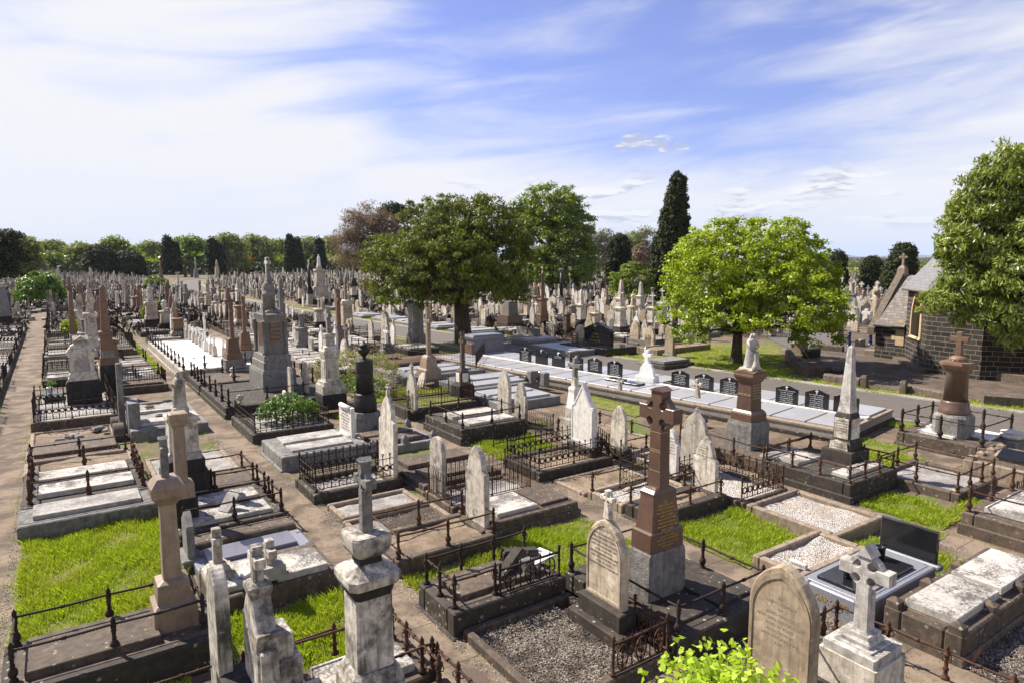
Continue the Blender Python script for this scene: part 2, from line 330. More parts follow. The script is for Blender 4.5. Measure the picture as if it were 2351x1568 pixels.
islandmat('far_stones',[(.50,.45,.37),(.42,.34,.25),(.32,.28,.23),(.20,.19,.18),(.56,.52,.46),(.13,.10,.075),(.28,.23,.18),(.07,.06,.055),(.40,.36,.30),(.16,.15,.14)])
islandmat('far_roofs',[(.55,.53,.5),(.35,.2,.14),(.6,.6,.6),(.3,.3,.32),(.5,.42,.33)])

# ---------------------------------------------------------------- mesh building
class MB:
    def __init__(s): s.v=[]; s.f=[]; s.sm=[]; s.uv=None
    def add(s,vs,fs,smooth=False):
        o=len(s.v); s.v.extend(vs); s.f.extend([tuple(i+o for i in f) for f in fs]); s.sm.extend([smooth]*len(fs)); return s
    def rings(s,rs,smooth=False,cap0=True,cap1=True):
        n=len(rs[0]); vs=[p for r in rs for p in r]; fs=[]
        for k in range(len(rs)-1):
            for i in range(n):
                j=(i+1)%n; fs.append((k*n+i,k*n+j,(k+1)*n+j,(k+1)*n+i))
        s.add(vs,fs,smooth)
        o=len(s.v)-len(vs)
        if cap0: s.f.append(tuple(o+i for i in range(n-1,-1,-1))); s.sm.append(False)
        if cap1: s.f.append(tuple(o+(len(rs)-1)*n+i for i in range(n))); s.sm.append(False)
        return s
    def sq(s,lv,cx=0,cy=0,ch=.012,cut=None):
        rs=[]
        for z,hx,hy in lv:
            hx=max(hx,.002); hy=max(hy,.002)
            c=min(ch,hx*.4,hy*.4) if cut is None else min(hx,hy)*cut
            rs.append([(cx+a,cy+b,z) for a,b in ((hx-c,-hy),(hx,-hy+c),(hx,hy-c),(hx-c,hy),(-hx+c,hy),(-hx,hy-c),(-hx,-hy+c),(-hx+c,-hy))])
        return s.rings(rs)
    def box(s,x0,y0,z0,x1,y1,z1,b=.01):
        b=min(b,(x1-x0)*.3,(y1-y0)*.3,(z1-z0)*.3); hx,hy=(x1-x0)/2,(y1-y0)/2
        return s.sq([(z0,hx,hy),(z1-b,hx,hy),(z1,hx-b,hy-b)],(x0+x1)/2,(y0+y1)/2,b)
    def lathe(s,pr,cx=0,cy=0,n=16,smooth=True,flute=0):
        rs=[]
        for z,r in pr:
            rs.append([(cx+max(r,.001)*(1+flute*(k%2))*math.cos(2*math.pi*k/n),cy+max(r,.001)*(1+flute*(k%2))*math.sin(2*math.pi*k/n),z) for k in range(n)])
        return s.rings(rs,smooth)
    def tube(s,pts,r,n=6,smooth=True,r1=None,twist=0,lobes=0):
        pts=[Vector(p) for p in pts]; rs=[]; L=0
        for i,p in enumerate(pts):
            d=(pts[min(i+1,len(pts)-1)]-pts[max(i-1,0)]).normalized()
            a=d.cross(Vector((0,0,1))) if abs(d.z)<.95 else d.cross(Vector((1,0,0))); a.normalize(); b=d.cross(a)
            if i: L+=(p-pts[i-1]).length
            rr=(r if r1 is None else r+(r1-r)*i/(len(pts)-1))
            rs.append([tuple(p+(a*math.cos(2*math.pi*k/n+L*twist)+b*math.sin(2*math.pi*k/n+L*twist))*rr*(1+(.28 if lobes and k%2 else 0))) for k in range(n)])
        return s.rings(rs,smooth)
    def prof(s,pts,t,ax='x',c=.012,y=0,off=0.):
        # pts: counter-clockwise outline (h,z) seen from the front; extruded t thick; front/back edges chamfered
        n=len(pts); P2=[Vector((a,b)) for a,b in pts]
        area=sum(P2[i].x*P2[(i+1)%n].y-P2[(i+1)%n].x*P2[i].y for i in range(n))
        if area<0: P2=P2[::-1]
        ins=[]
        for i in range(n):
            e1=(P2[i]-P2[i-1]); e2=(P2[(i+1)%n]-P2[i]); e1=e1.normalized() if e1.length>1e-6 else Vector((1,0)); e2=e2.normalized() if e2.length>1e-6 else e1
            n1=Vector((-e1.y,e1.x)); n2=Vector((-e2.y,e2.x)); m=n1+n2; m=m.normalized() if m.length>.2 else n1
            ins.append(P2[i]+m*(c/max(.5,m.dot(n1))))
        def mk(pp,d): return [((d+off,p.x+y,p.y) if ax=='x' else (p.x+y,d+off,p.y)) for p in pp]
        rs=[mk(ins,-t/2),mk(P2,-t/2+c),mk(P2,t/2-c),mk(ins,t/2)]
        if ax=='x': pass
        else: rs=rs[::-1]
        return s.rings(rs)
    def move(s,dx,dy,dz,k=0):
        s.v[k:]=[(a+dx,b+dy,c+dz) for a,b,c in s.v[k:]]; return s
    def mesh(s,name,m,tri=False):
        me=bpy.data.meshes.new(name); me.from_pydata(s.v,[],s.f); me.materials.append(M[m] if isinstance(m,str) else m)
        me.polygons.foreach_set('use_smooth',s.sm); me.update(); return me
def link(name,data,parent=None,loc=(0,0,0),rot=0):
    o=bpy.data.objects.new(name,data); S.collection.objects.link(o)
    o.location=loc; o.rotation_euler=(0,0,rot) if not isinstance(rot,tuple) else rot
    if parent: o.parent=parent
    return o
def tag(o,label=None,cat=None,group=None,kind=None):
    if label: o['label']=label
    if cat: o['category']=cat
    if group: o['group']=group
    if kind: o['kind']=kind
    return o
def thing(name,label,cat,x,y,z=0,rot=0,group=None):
    return tag(link(name,None,None,(x,y,z),rot),label,cat,group)
def part(T,name,mb,m,label=None):
    o=link(name,mb.mesh(name,m),T)
    if label: o['label']=label
    return o
def struct(name,mb,m): return tag(link(name,mb.mesh(name,m)),kind='structure')
def dup(o,loc,rot=None,label=None,group=None,scale=None,parent=None):
    c=o.copy(); S.collection.objects.link(c)
    if parent: c.parent=parent
    else:
        c.location=loc
        if rot is not None: c.rotation_euler=(0,0,rot) if not isinstance(rot,tuple) else rot
        if scale: c.scale=scale if isinstance(scale,tuple) else (scale,)*3
    if label: c['label']=label
    if group: c['group']=group
    for ch in list(o.children): dup(ch,None,parent=c)
    return c
# lettering: built-in font turned into a thin mesh
def text(T,lines,m,w,pos,facing='-x',size=.05,lead=1.35,ext=.0012,name='inscription',parent=None,tilt=0,scalex=1.):
    me_all=MB(); yy=0
    for ln in lines:
        sz=size
        if isinstance(ln,tuple): ln,sz=ln[0],size*ln[1]
        if ln:
            cu=bpy.data.curves.new('t','FONT'); cu.body=ln; cu.size=sz; cu.align_x='CENTER'; cu.extrude=ext; cu.resolution_u=1
            o=bpy.data.objects.new('t',cu); S.collection.objects.link(o)
            bpy.context.view_layer.update()
            me=bpy.data.meshes.new_from_object(o)
            xs=[v.co.x for v in me.vertices]; k=scalex
            if xs and (max(xs)-min(xs))*k>w: k=w/(max(xs)-min(xs))
            me_all.add([(v.co.x*k,v.co.y+yy,v.co.z) for v in me.vertices],[tuple(p.vertices) for p in me.polygons])
            bpy.data.objects.remove(o); bpy.data.curves.remove(cu); bpy.data.meshes.remove(me)
        yy-=sz*lead
    if facing=='-x': f=lambda a,b,c:(pos[0]-c,pos[1]-a,pos[2]+b)
    elif facing=='-y': f=lambda a,b,c:(pos[0]+a,pos[1]-c-b*tilt,pos[2]+b)
    elif facing=='upx': f=lambda a,b,c:(pos[0]+b,pos[1]-a,pos[2]+c)   # on a slab, read from the -x end
    else: f=lambda a,b,c:(pos[0]+a,pos[1]+b,pos[2]+c)
    if facing=='-x' and tilt: f=lambda a,b,c:(pos[0]-c-b*-tilt,pos[1]-a,pos[2]+b)
    me_all.v=[f(*p) for p in me_all.v]
    return part(T,name,me_all,m)

# ---------------------------------------------------------------- outlines (half-width 1 wide = w, height h)
def arc(cx,cz,r,a0,a1,n,ry=None): return [(cx+r*math.cos(math.radians(a0+(a1-a0)*i/n)),cz+(ry or r)*math.sin(math.radians(a0+(a1-a0)*i/n))) for i in range(n+1)]
def outline(kind,w,h):
    a=w/2
    if kind=='round': return [(-a,0),(a,0)]+arc(0,h-a,a,0,180,14)
    if kind=='seg': return [(-a,0),(a,0)]+arc(0,h-a*.45,a,0,180,12,a*.45)
    if kind in('gothic','gothic2'):
        R=w*(1.05 if kind=='gothic' else .72); zc=h-math.sqrt(max(R*R-(R-a)**2,0)); aa=math.degrees(math.acos((R-a)/R))
        return [(-a,0),(a,0)]+arc(a-R,zc,R,0,aa,8)+arc(R-a,zc,R,180-aa,180,8)[1:]
    if kind=='shoulder':
        b=a*.74; 
        R=b*1.9; zc=h-math.sqrt(R*R-(R-b)**2); aa=math.degrees(math.acos((R-b)/R)); s=zc-.02
        return [(-a,0),(a,0),(a,s-a*.30),(a*.97,s-a*.12),(a*.86,s-a*.05),(b,s)]+arc(b-R,zc,R,0,aa,7)+arc(R-b,zc,R,180-aa,180,7)[1:]+[(-a*.86,s-a*.05),(-a*.97,s-a*.12),(-a,s-a*.30)]
    if kind=='ogee':
        b=a*.8; s=h-a*1.15
        top=[(b,s),(b*.93,s+a*.33),(b*.72,s+a*.62),(b*.4,s+a*.86),(b*.14,s+a*1.02),(0,h)]
        return [(-a,0),(a,0),(a,s-a*.2),(b*1.02,s-a*.1)]+top+[(-x,z) for x,z in top[:-1][::-1]]+[(-b*1.02,s-a*.1),(-a,s-a*.2)]
    if kind=='wave':
        top=[(a,h*.84),(a*.86,h*.86),(a*.62,h*.905),(a*.4,h*.965),(a*.2,h*.995),(0,h)]
        return [(-a,0),(a,0)]+top+[(-x,z) for x,z in top[:-1][::-1]]
    if kind=='gable': return [(-a,0),(a,0),(a,h-a*1.45),(a*.92,h-a*1.3),(a*.80,h-a*1.32),(0,h),(-a*.80,h-a*1.32),(-a*.92,h-a*1.3),(-a,h-a*1.45)]
    if kind=='point': return [(-a,0),(a,0),(a,h-a*.7),(0,h),(-a,h-a*.7)]
    if kind=='cham': return [(-a,0),(a,0),(a,h-a*.35),(a*.65,h),(-a*.65,h),(-a,h-a*.35)]
    return [(-a,0),(a,0),(a,h),(-a,h)]
def cross_outline(w,h,t,zc=None,z0=0,foot=1.0):
    zc=h-w*.42 if zc is None else zc; a=w/2; b=t/2
    return [(-b*foot,z0),(b*foot,z0),(b,zc-b),(a,zc-b),(a,zc+b),(b,zc+b),(b,h),(-b,h),(-b,zc+b),(-a,zc+b),(-a,zc-b),(-b,zc-b)]
def add_cross(mb,w,h,t,d,z0=0.,style='latin',foot=1.15,zc=None,ax='x',cx=0,cy=0):
    zc=z0+h-w*.46 if zc is None else zc
    k=len(mb.v); b=t/2; a=w/2
    if style=='latin': mb.prof(cross_outline(w,z0+h,t,zc,z0,foot),d,ax)
    else:
        rho=a*.18; c_=b+a*.05; sq_=math.sqrt(rho*rho-(c_-b)**2)
        def corner(sx,sz):
            a0=math.atan2(sq_,b-c_); a1=math.atan2(b-c_,sq_)+2*math.pi
            return [(sx*(c_+rho*math.cos(a0+(a1-a0)*i/7)),zc+sz*(c_+rho*math.sin(a0+(a1-a0)*i/7))) for i in range(8)]
        pts=[(-b*foot,z0),(b*foot,z0)]
        pts+=corner(1,-1)+[(a,zc-b),(a,zc+b)]+corner(1,1)[::-1]+[(b,z0+h),(-b,z0+h)]+corner(-1,1)+[(-a,zc+b),(-a,zc-b)]+corner(-1,-1)[::-1]
        mb.prof(pts,d,ax,c=.008)
        ri=1.4142*c_+rho*.55; ro=ri+a*.17
        for s0 in (0,90,180,270):
            al=math.degrees(math.asin(min(.9,b*.9/ro)))
            out=arc(0,zc,ro,s0+al,s0+90-al,7)+arc(0,zc,ri,s0+90-al,s0+al,7)
            mb.prof(out,d*.6,ax,c=.005)
    mb.v[k:]=[(x+cx,y+cy,z) for x,y,z in mb.v[k:]]
    return mb
def roof_cap(mb,hx,hy,z,h,ax='y'):   # little saddle roof crowning a cross
    v=[(-hx,-hy,z),(hx,-hy,z),(hx,hy,z),(-hx,hy,z)]+([(0,-hy,z+h),(0,hy,z+h)] if ax=='y' else [(-hx,0,z+h),(hx,0,z+h)])
    f=[(3,2,1,0),(0,1,4),(2,3,5),(1,2,5,4),(3,0,4,5)] if ax=='y' else [(3,2,1,0),(0,1,5,4),(2,3,4,5),(1,2,5),(3,0,4)]
    return mb.add(v,f)
# ---------------------------------------------------------------- carved figures
def statue_mesh(h,kind='veil',n=20):
    mb=MB(); R=random.Random(int(h*1000)+len(kind))
    w=h*.165
    prof=[(0,1.18,1.05),(.06,1.12,1.0),(.2,1.0,.92),(.36,.92,.84),(.50,.84,.74),(.60,.80,.72),(.68,.95,.72),(.74,1.02,.70),(.79,.92,.6),(.825,.55,.5),(.85,.42,.46)]
    if kind=='pray': prof=[(0,1.05,1.1),(.08,1.0,1.05),(.25,.86,1.0),(.4,.84,.92),(.52,.86,.88),(.62,.95,.86),(.70,1.0,.8),(.77,.96,.72),(.82,.62,.6),(.85,.5,.5)]
    rs=[]
    for z,a,b in prof:
        fold=.10*max(0,1-z*1.1)
        rs.append([(w*b*math.cos(t)*(1+fold*math.sin(t*7+z*5)),w*a*math.sin(t)*(1+fold*math.cos(t*6+z*7)),z*h) for t in [2*math.pi*k/n for k in range(n)]])
    mb.rings(rs,True)
    hr=h*.068; body_n=len(mb.v)
    mb.rings([[(-.01*h+hr*1.02*math.cos(t)*s,hr*.9*math.sin(t)*s,h*.915+hr*1.25*zz) for t in [2*math.pi*k/12 for k in range(12)]] for zz,s in ((-1,.35),(-.75,.72),(-.3,.96),(.15,1.),(.6,.82),(.9,.42),(1,.1))],True)
    mb.rings([[( -hr*1.0+.012*h*math.cos(t)*s,.012*h*math.sin(t)*s,h*.90+zz*h*.02) for t in [2*math.pi*k/6 for k in range(6)]] for zz,s in ((-1,.2),(-.2,1),(1,.1))],True) # nose
    if kind in('veil','pray','weep'): # hood drawn over head and shoulders
        mb.rings([[(.018*h+hr*1.25*math.cos(t)*s,hr*1.25*math.sin(t)*s,zz*h) for t in [math.pi*(-.62)+2*math.pi*.62*k/12 for k in range(13)]]+[(.03*h,0,zz*h)] for zz,s in ((.70,1.75),(.78,1.6),(.84,1.12),(.90,1.02),(.95,.98),(.985,.7),(1.0,.2))],True)
    def arm(pts,r=.03): mb.tube([(a*h,b*h,c*h) for a,b,c in pts],r*h*1.15,8,True,r*h*.6)
    if kind=='pray':
        for s in(-1,1): arm([(0,s*.14,.74),(-.05,s*.16,.62),(-.14,s*.07,.63),(-.17,s*.012,.72)])
    elif kind=='weep':
        arm([(0,-.14,.75),(-.10,-.15,.62),(-.17,-.05,.56)]); arm([(0,.14,.75),(-.12,.14,.60),(-.19,.03,.52),(-.24,-.02,.50)])
        mb.rings([[(-.20*h+.07*h*math.cos(t)*s*(1+.2*math.sin(3*t)),-.03*h+.075*h*math.sin(t)*s*(1+.2*math.cos(4*t)),zz*h) for t in [2*math.pi*k/12 for k in range(12)]] for zz,s in ((0,1.4),(.06,1.6),(.13,1.25),(.2,1.05),(.28,.8),(.36,.9),(.44,.95),(.5,.4))],True)
    elif kind=='anchor':
        arm([(0,-.14,.75),(-.05,-.18,.9),(-.04,-.20,1.02)],.026); arm([(0,.14,.75),(-.08,.17,.6),(-.12,.05,.55)])
    elif kind=='angel':
        arm([(0,-.14,.75),(-.09,-.15,.63),(-.13,-.02,.66)]); arm([(0,.14,.75),(-.09,.15,.63),(-.14,.03,.60)])
        for s in(-1,1): mb.prof([(s*.03*h,.50*h),(s*.10*h,.46*h),(s*.20*h,.38*h),(s*.25*h,.55*h),(s*.24*h,.78*h),(s*.17*h,.92*h),(s*.08*h,.84*h),(s*.03*h,.72*h)],.035*h,'x',.006,0,.10*h)
    else:
        arm([(0,-.14,.75),(-.06,-.17,.6),(-.10,-.10,.52)]); arm([(0,.14,.75),(-.08,.15,.62),(-.12,.03,.62)])
    if kind=='weep': mb.v=[(a-(.10*h*max(0,c/h-.55)/.45),b,c-(.03*h*max(0,c/h-.8)/.2)) for a,b,c in mb.v]
    return mb
def urn(h,r,n=16): return [(0,r*.55),(h*.05,r*.6),(h*.10,r*.28),(h*.16,r*.24),(h*.24,r*.5),(h*.38,r*.86),(h*.52,r*1.0),(h*.60,r*.95),(h*.64,r*.6),(h*.70,r*.55),(h*.76,r*.92),(h*.80,r*.9),(h*.86,r*.5),(h*.93,r*.2),(h*.97,r*.18),(h,r*.02)]

# ---------------------------------------------------------------- monuments measured off the photo
def mon(name,label,cat,cell,corner,L,Rr,z0,tiers,wy=None,wx=None,center=None,group=None,skew=0):
    if center: x0=center[0]-wx/2; y0=center[1]-wy/2
    else:
        x0,y0=G(cell,corner[0],corner[1],z0)
        if wy is None: wy=span(cell,x0,y0,z0,L,'y') if L is not None else None
        if wx is None: wx=span(cell,x0,y0,z0,Rr,'x') if Rr is not None else wy
        if wy is None: wy=wx
    xc,yc=x0+wx/2,y0+wy/2
    T=thing(name,label,cat,xc,yc,0,0,group)
    T['w']=wx
    def Z(py,s=0):
        if isinstance(py,(int,)) or isinstance(py,float): return zat(xc-s*wx/2,yc-s*wy/2,cell,py)
        return py[0]      # a tuple (metres,) is taken as it is
    prev=None
    for t in tiers:
        nm,kind,m=t[:3]; mb=MB()
        if kind in('sq','oct','oct2','oct3'):
            lv=[(Z(py,s),s*wx/2,s*wy/2) for py,s in t[3]]
            for i in range(1,len(lv)):
                if lv[i][0]<=lv[i-1][0]: lv[i]=(lv[i-1][0]+.002,)+lv[i][1:]
            mb.sq(lv,cut={'sq':None,'oct':.16,'oct2':.36,'oct3':.24}[kind]); ztop=lv[-1][0]
        elif kind in('lathe','flute'):
            lv=[]
            for py,s in t[3]:
                r=s*wx/2; z=zat(xc-.7*r,yc-.7*r,cell,py) if not isinstance(py,tuple) else py[0]
                if lv and z<=lv[-1][0]: z=lv[-1][0]+.002
                lv.append((z,r))
            mb.lathe(lv,n=24,flute=-.06 if kind=='flute' else 0); ztop=lv[-1][0]
        elif kind=='urn':
            zb,zt=Z(t[3][0]),Z(t[3][1]); k=len(mb.v); mb.lathe([(z+zb,r) for z,r in urn(zt-zb,t[3][2]*wx/2)]); ztop=zt
        elif kind in('latin','celtic'):
            py0,py1,w,th,d=t[3][:5]; zb,zt=Z(py0),Z(py1); h=zt-zb; rc=t[3][5] if len(t[3])>5 else 0; 
            zc=zb+h*t[3][6] if len(t[3])>6 else None
            ww=w*wx; add_cross(mb,ww,h-rc*h,th*wx,d*wx,zb,kind,zc=zc,foot=(t[3][7] if len(t[3])>7 else 1.15))
            if rc: roof_cap(mb,d*wx*.62,th*wx*.62,zb+h-rc*h,rc*h,'x')
            ztop=zt
        elif kind=='statue':
            zb,zt=Z(t[3][0]),Z(t[3][1]); mb=statue_mesh(zt-zb,t[3][2]); mb.move(0,0,zb)
            ro=t[3][3] if len(t[3])>3 else 0
            if ro: c,s_=math.cos(ro),math.sin(ro); mb.v=[(c*a-s_*b,s_*a+c*b,z) for a,b,z in mb.v]
        elif kind=='gables':  # four little gables round the shaft
            z0_,z1_,hw=Z(t[3][0],t[3][2]),Z(t[3][1],t[3][2]),t[3][2]*wx/2
            for ax in('x','y'): mb.prof([(-hw,z0_),(hw,z0_),(hw,z0_+.02),(0,z1_),(-hw,z0_+.02)],2*hw,ax,.004)
        elif kind=='panel':  # raised tablet on the two faces seen
            za,zb,s,k=Z(t[3][0],t[3][2]),Z(t[3][1],t[3][2]),t[3][2],t[3][3]
            za,zb=min(za,zb),max(za,zb)
            st=(t[3][4] if len(t[3])>4 else 's')
            out=[(-s*wy/2*k,za),(s*wy/2*k,za),(s*wy/2*k,zb),(-s*wy/2*k,zb)]
            if st=='a': out=[(p,z+za) for p,z in outline('seg',s*wy*k,zb-za)]
            mb.prof(out,.03,'x',.006,0,-s*wx/2-.006)
            mb.prof([(p*wx/wy,z) for p,z in out],.03,'y',.006,0,-s*wy/2-.006)
        part(T,nm,mb,m)
    T['z']=0.; del T['z']; del T['w']
    T_info[T.name]=(xc,yc,wx,wy,Z)
    return T
T_info={}
def hs(label,cell,corner,L,top,z0=.0,kind='round',m='marble',t=.11,base=.14,bm='bluestone',cross=None,lines=None,lm='letter_stone',lsize=.045,wy=None,name='headstone',group=None,plinth=.0,lean=0,frame=False,cat='headstone',ltop=.8,bw=.12,zc=None):
    x0,y0=G(cell,corner[0],corner[1],z0+base if zc is None else zc)
    wy=wy or span(cell,x0,y0,z0+base,L,'y'); yc=y0+wy/2; xc=x0+t/2
    zt=zat(xc,yc,cell,top); T=thing(name,label,cat,xc,yc,z0,0,group); h=zt-z0-base
    if lean: T.rotation_euler=(0,lean,0) if not isinstance(lean,tuple) else lean
    ch=0
    if cross: ch=cross*h
    hh=h-ch
    out=[(a,b+base) for a,b in outline(kind,wy,hh)]
    part(T,'slab',MB().prof(out,t,'x',.014),m)
    if frame:
        n=len(out); cxn=sum(p[0] for p in out)/n
        def sc(k,dz): return [(p[0]*k,base+(p[1]-base)*k+dz) for p in out]
        A=sc(.93,hh*.035); B=sc(.86,hh*.07); mb=MB(); d=-t/2-.012
        N=len(A); mb.add([(d,a,b) for a,b in A]+[(d,a,b) for a,b in B]+[(-t/2+.002,a,b) for a,b in A]+[(-t/2+.002,a,b) for a,b in B],
            [(i,(i+1)%N,N+(i+1)%N,N+i) for i in range(N)]+[(2*N+i,2*N+(i+1)%N,(i+1)%N,i) for i in range(N)]+[(N+i,N+(i+1)%N,3*N+(i+1)%N,3*N+i) for i in range(N)])
        part(T,'moulding',mb,m)
    if cross:
        mb=MB(); add_cross(mb,ch*.62,ch*1.04,ch*.17,t*.75,base+hh-ch*.04,'celtic',foot=2.2)
        part(T,'cross',mb,m)
    if base>.02: part(T,'plinth',MB().box(-t/2-bw,-wy/2-.08,-.02,t/2+bw,wy/2+.08,base,.02),bm)
    if lines: text(T,lines,lm,wy*.78,(-t/2-.002,0,base+hh*ltop),'-x',lsize)
    return T

# ---------------------------------------------------------------- railings
BAL=[(0,.075),(.03,.078),(.05,.05),(.075,.05),(.10,.078),(.15,.085),(.19,.06),(.215,.034),(.235,.048),(.26,.034),(.33,.038),(.36,.055),(.375,.04),(.41,.05),(.45,.05),(.47,.034),(.49,.045),(.52,.048),(.555,.028),(.59,.003)]
_pc={}
def post_mesh(kind,m,h):
    k=(kind,m,round(h,2))
    if k in _pc: return _pc[k]
    mb=MB()
    if kind=='bal':
        mb.lathe([(z*h/.59,r*h/.59*.78) for z,r in BAL],n=12,flute=-.08)
    elif kind=='orn':  # slender post with scroll brackets under a spear
        mb.lathe([(0,.06),(.03,.06),(.05,.032),(.12,.028),(.15,.045),(.18,.028),(h*.6,.026),(h*.68,.045),(h*.75,.045),(h*.78,.025),(h*.86,.035),(h*.93,.02),(h,.002)],n=10)
        for s in(-1,1):
            for a in(0,1):
                pts=[(0,0)]+[(s*(.045+.035*math.cos(t)),h*.62+.045*math.sin(t)) for t in [math.pi*(1.6-1.9*i/8) for i in range(9)]]
                pts=pts[1:]
                mb.tube([((p,0,z) if a else (0,p,z)) for p,z in pts],.008,5)
    elif kind=='slim':
        mb.lathe([(0,.035),(.04,.035),(.05,.02),(h*.45,.02),(h*.5,.032),(h*.55,.02),(h*.85,.02),(h*.87,.036),(h*.9,.02),(h*.93,.032),(h*.97,.02),(h,.002)],n=8)
    me=mb.mesh('post',m); _pc[k]=me; return me
def along(p,q_,s): return (p[0]+(q_[0]-p[0])*s,p[1]+(q_[1]-p[1])*s)
def railing(label,sides,z,kind='rope',h=.55,m='rust_dark',pk='bal',rails=(.78,),group=None,name='railing',r=.0165,cat='grave railing'):
    """sides: list of (p,q,n) in world metres; n = posts between the ends counted with both ends"""
    x0,y0=sides[0][0]; T=thing(name,label,cat,x0,y0,z,0,group)
    seen=set()
    for p,q_,n in sides:
        L=math.hypot(q_[0]-p[0],q_[1]-p[1])
        for i in range(n):
            a=along(p,q_,i/(n-1)); key=(round(a[0],1),round(a[1],1))
            if key in seen: continue
            seen.add(key)
            o=link('post',post_mesh(pk,m,h*(1.0 if kind!='rope' else 1.0)),T,(a[0]-x0,a[1]-y0,0),random.uniform(0,3))
        if kind=='rope':
            for rz in rails:
                for i in range(n-1):
                    a,b=along(p,q_,i/(n-1)),along(p,q_,(i+1)/(n-1)); l=math.hypot(b[0]-a[0],b[1]-a[1])
                    near=math.hypot(a[0],a[1])<26; st=max(2,int(l/(.022 if near else .3)))
                    mb=MB(); mb.tube([(a[0]+(b[0]-a[0])*k/st-x0,a[1]+(b[1]-a[1])*k/st-y0,h*rz-.012*math.sin(math.pi*k/st)) for k in range(st+1)],r,8 if near else 5,near,None,38 if near else 0,1 if near else 0)
                    c=((a[0]+b[0])/2-x0,(a[1]+b[1])/2-y0,h*rz-.012)
                    d=Vector((b[0]-a[0],b[1]-a[1],0)).normalized()*.03
                    mb.tube([tuple(Vector(c)-d),tuple(Vector(c)-d*.5),tuple(Vector(c)+d*.5),tuple(Vector(c)+d)],r*1.7,8)
                    part(T,'rail',mb,m)
        else:
            mb=MB(); d=((q_[0]-p[0])/L,(q_[1]-p[1])/L)
            def B(s,zz): return (p[0]-x0+d[0]*s,p[1]-y0+d[1]*s,zz)
            def bar(s,za,zb,rr=.009): mb.tube([B(s,za),B(s,zb)],rr,4,False)
            def hb(za,rr=.011): mb.tube([B(0,za),B(L,za)],rr,4,False)
            def ring(s,zc,rr,th=.012,lob=0,e=1.):
                N=14; mb.tube([B(s+rr*(1+(.10*math.cos(lob*2*math.pi*i/N) if lob else 0))*math.cos(2*math.pi*i/N),zc+rr*e*(1+(.10*math.cos(lob*2*math.pi*i/N) if lob else 0))*math.sin(2*math.pi*i/N)) for i in range(N+1)],th,4,False)
            def tip(s,za,k=1.):
                mb.tube([B(s,za),B(s,za+.03*k),B(s,za+.09*k)],.022*k,4,False,.002)
            if kind=='wreath':
                hb(.06); hb(h*.74); nn=max(2,round(L/.20)); st=L/nn
                for i in range(nn):
                    s=st*(i+.5); ring(s,h*.40,st*.36,.020,5); bar(s,h*.62,h*.72,.006); tip(s,.07,.55); bar(s,.06,h*.2,.005)
                    if i: bar(st*i,.04,h*.86,.015); tip(st*i,h*.84,.9); ring(st*i,h*.90,.028,.010)
            elif kind=='circle':
                hb(.05); hb(h*.8); nn=max(2,round(L/.17)); st=L/nn
                for i in range(nn+1):
                    if i<nn: ring(st*(i+.5),h*.36,st*.56,.012)
                    if i<nn: bar(st*(i+.5),h*.6,h*.78,.006)
                    bar(st*i,h*.0,h*.9,.012); tip(st*i,h*.86,.9)
                    if i<nn: tip(st*(i+.5),h*.8,.7)
            elif kind=='hoop':
                hb(.06); hb(h*.45,.008); nn=max(2,round(L/.125)); st=L/nn
                for i in range(nn):
                    s=st*(i+.5); rr=st*.46
                    mb.tube([B(s-rr,.04),B(s-rr,h*.8)]+[B(s-rr*math.cos(math.pi*k/6),h*.8+rr*math.sin(math.pi*k/6)) for k in range(1,6)]+[B(s+rr,h*.8),B(s+rr,.04)],.007,4,False)
                    bar(s,.05,h*.62,.006); tip(s,h*.60,.65)
            elif kind=='picket':
                hb(h*.12); hb(h*.74); nn=max(2,round(L/.11)); st=L/nn
                for i in range(1,nn):
                    hh=h*(.94 if i%2 else .84); bar(st*i,.0,hh,.009); tip(st*i,hh-.02,.8)
            elif kind=='scoop':
                hb(h*.10); nn=max(1,round(L/.42)); st=L/nn
                for i in range(nn):
                    s0=st*i
                    mb.tube([B(s0+st*k/8,h*(.86-.28*math.sin(math.pi*k/8))) for k in range(9)],.013,4,False)
                    for k in (2,4,6):
                        zt=h*(.86-.28*math.sin(math.pi*k/8)); bar(s0+st*k/8,.03,zt,.008); tip(s0+st*k/8,zt,.8)
                    ring(s0+st*.25,h*.28,st*.16,.009); ring(s0+st*.75,h*.28,st*.16,.009); ring(s0+st*.5,h*.20,st*.12,.009)
                    bar(s0,.0,h*.95,.012)
            elif kind=='tear':   # hooped panels with scrolled flowers, heavy toothed rails
                hb(.03,.022); mb.tube([B(0,h*.76),B(L,h*.76)],.020,6,True,None,0,0); nn=max(1,round(L/.42)); st=L/nn
                kt=int(L/.04)
                for i in range(kt): mb.tube([B(L*i/kt,h*.76),B(L*i/kt+.012,h*.76+.035)],.012,4,False,.004)
                for i in range(nn):
                    s=st*(i+.5)
                    mb.tube([B(s+st*.30*math.sin(t)*(1-.35*(t/math.pi-1)**2 if t>0 else 1),h*.36-h*.31*math.cos(t)) for t in [2*math.pi*k/16 for k in range(17)]],.013,5,True)
                    for sg in(-1,1):
                        mb.tube([B(s,.05),B(s+sg*.03,.12),B(s+sg*.085,.16),B(s+sg*.10,.21),B(s+sg*.06,.235),B(s+sg*.045,.20)],.011,5,True)
                        mb.tube([B(s,.20),B(s+sg*.04,.27),B(s+sg*.075,.26)],.014,4,True,.004)
                    mb.tube([B(s,.05),B(s,.34)],.012,5,True); tip(s,.30,1.3)
                    if i: bar(st*i,.03,h*.74,.014); ring(st*i,h*.5,.035,.011)
                    tip(st*i+.001 if i else .001,h*.80,1.0); tip(s,h*.80,.8)
            part(T,'panel',mb,m)
    return T
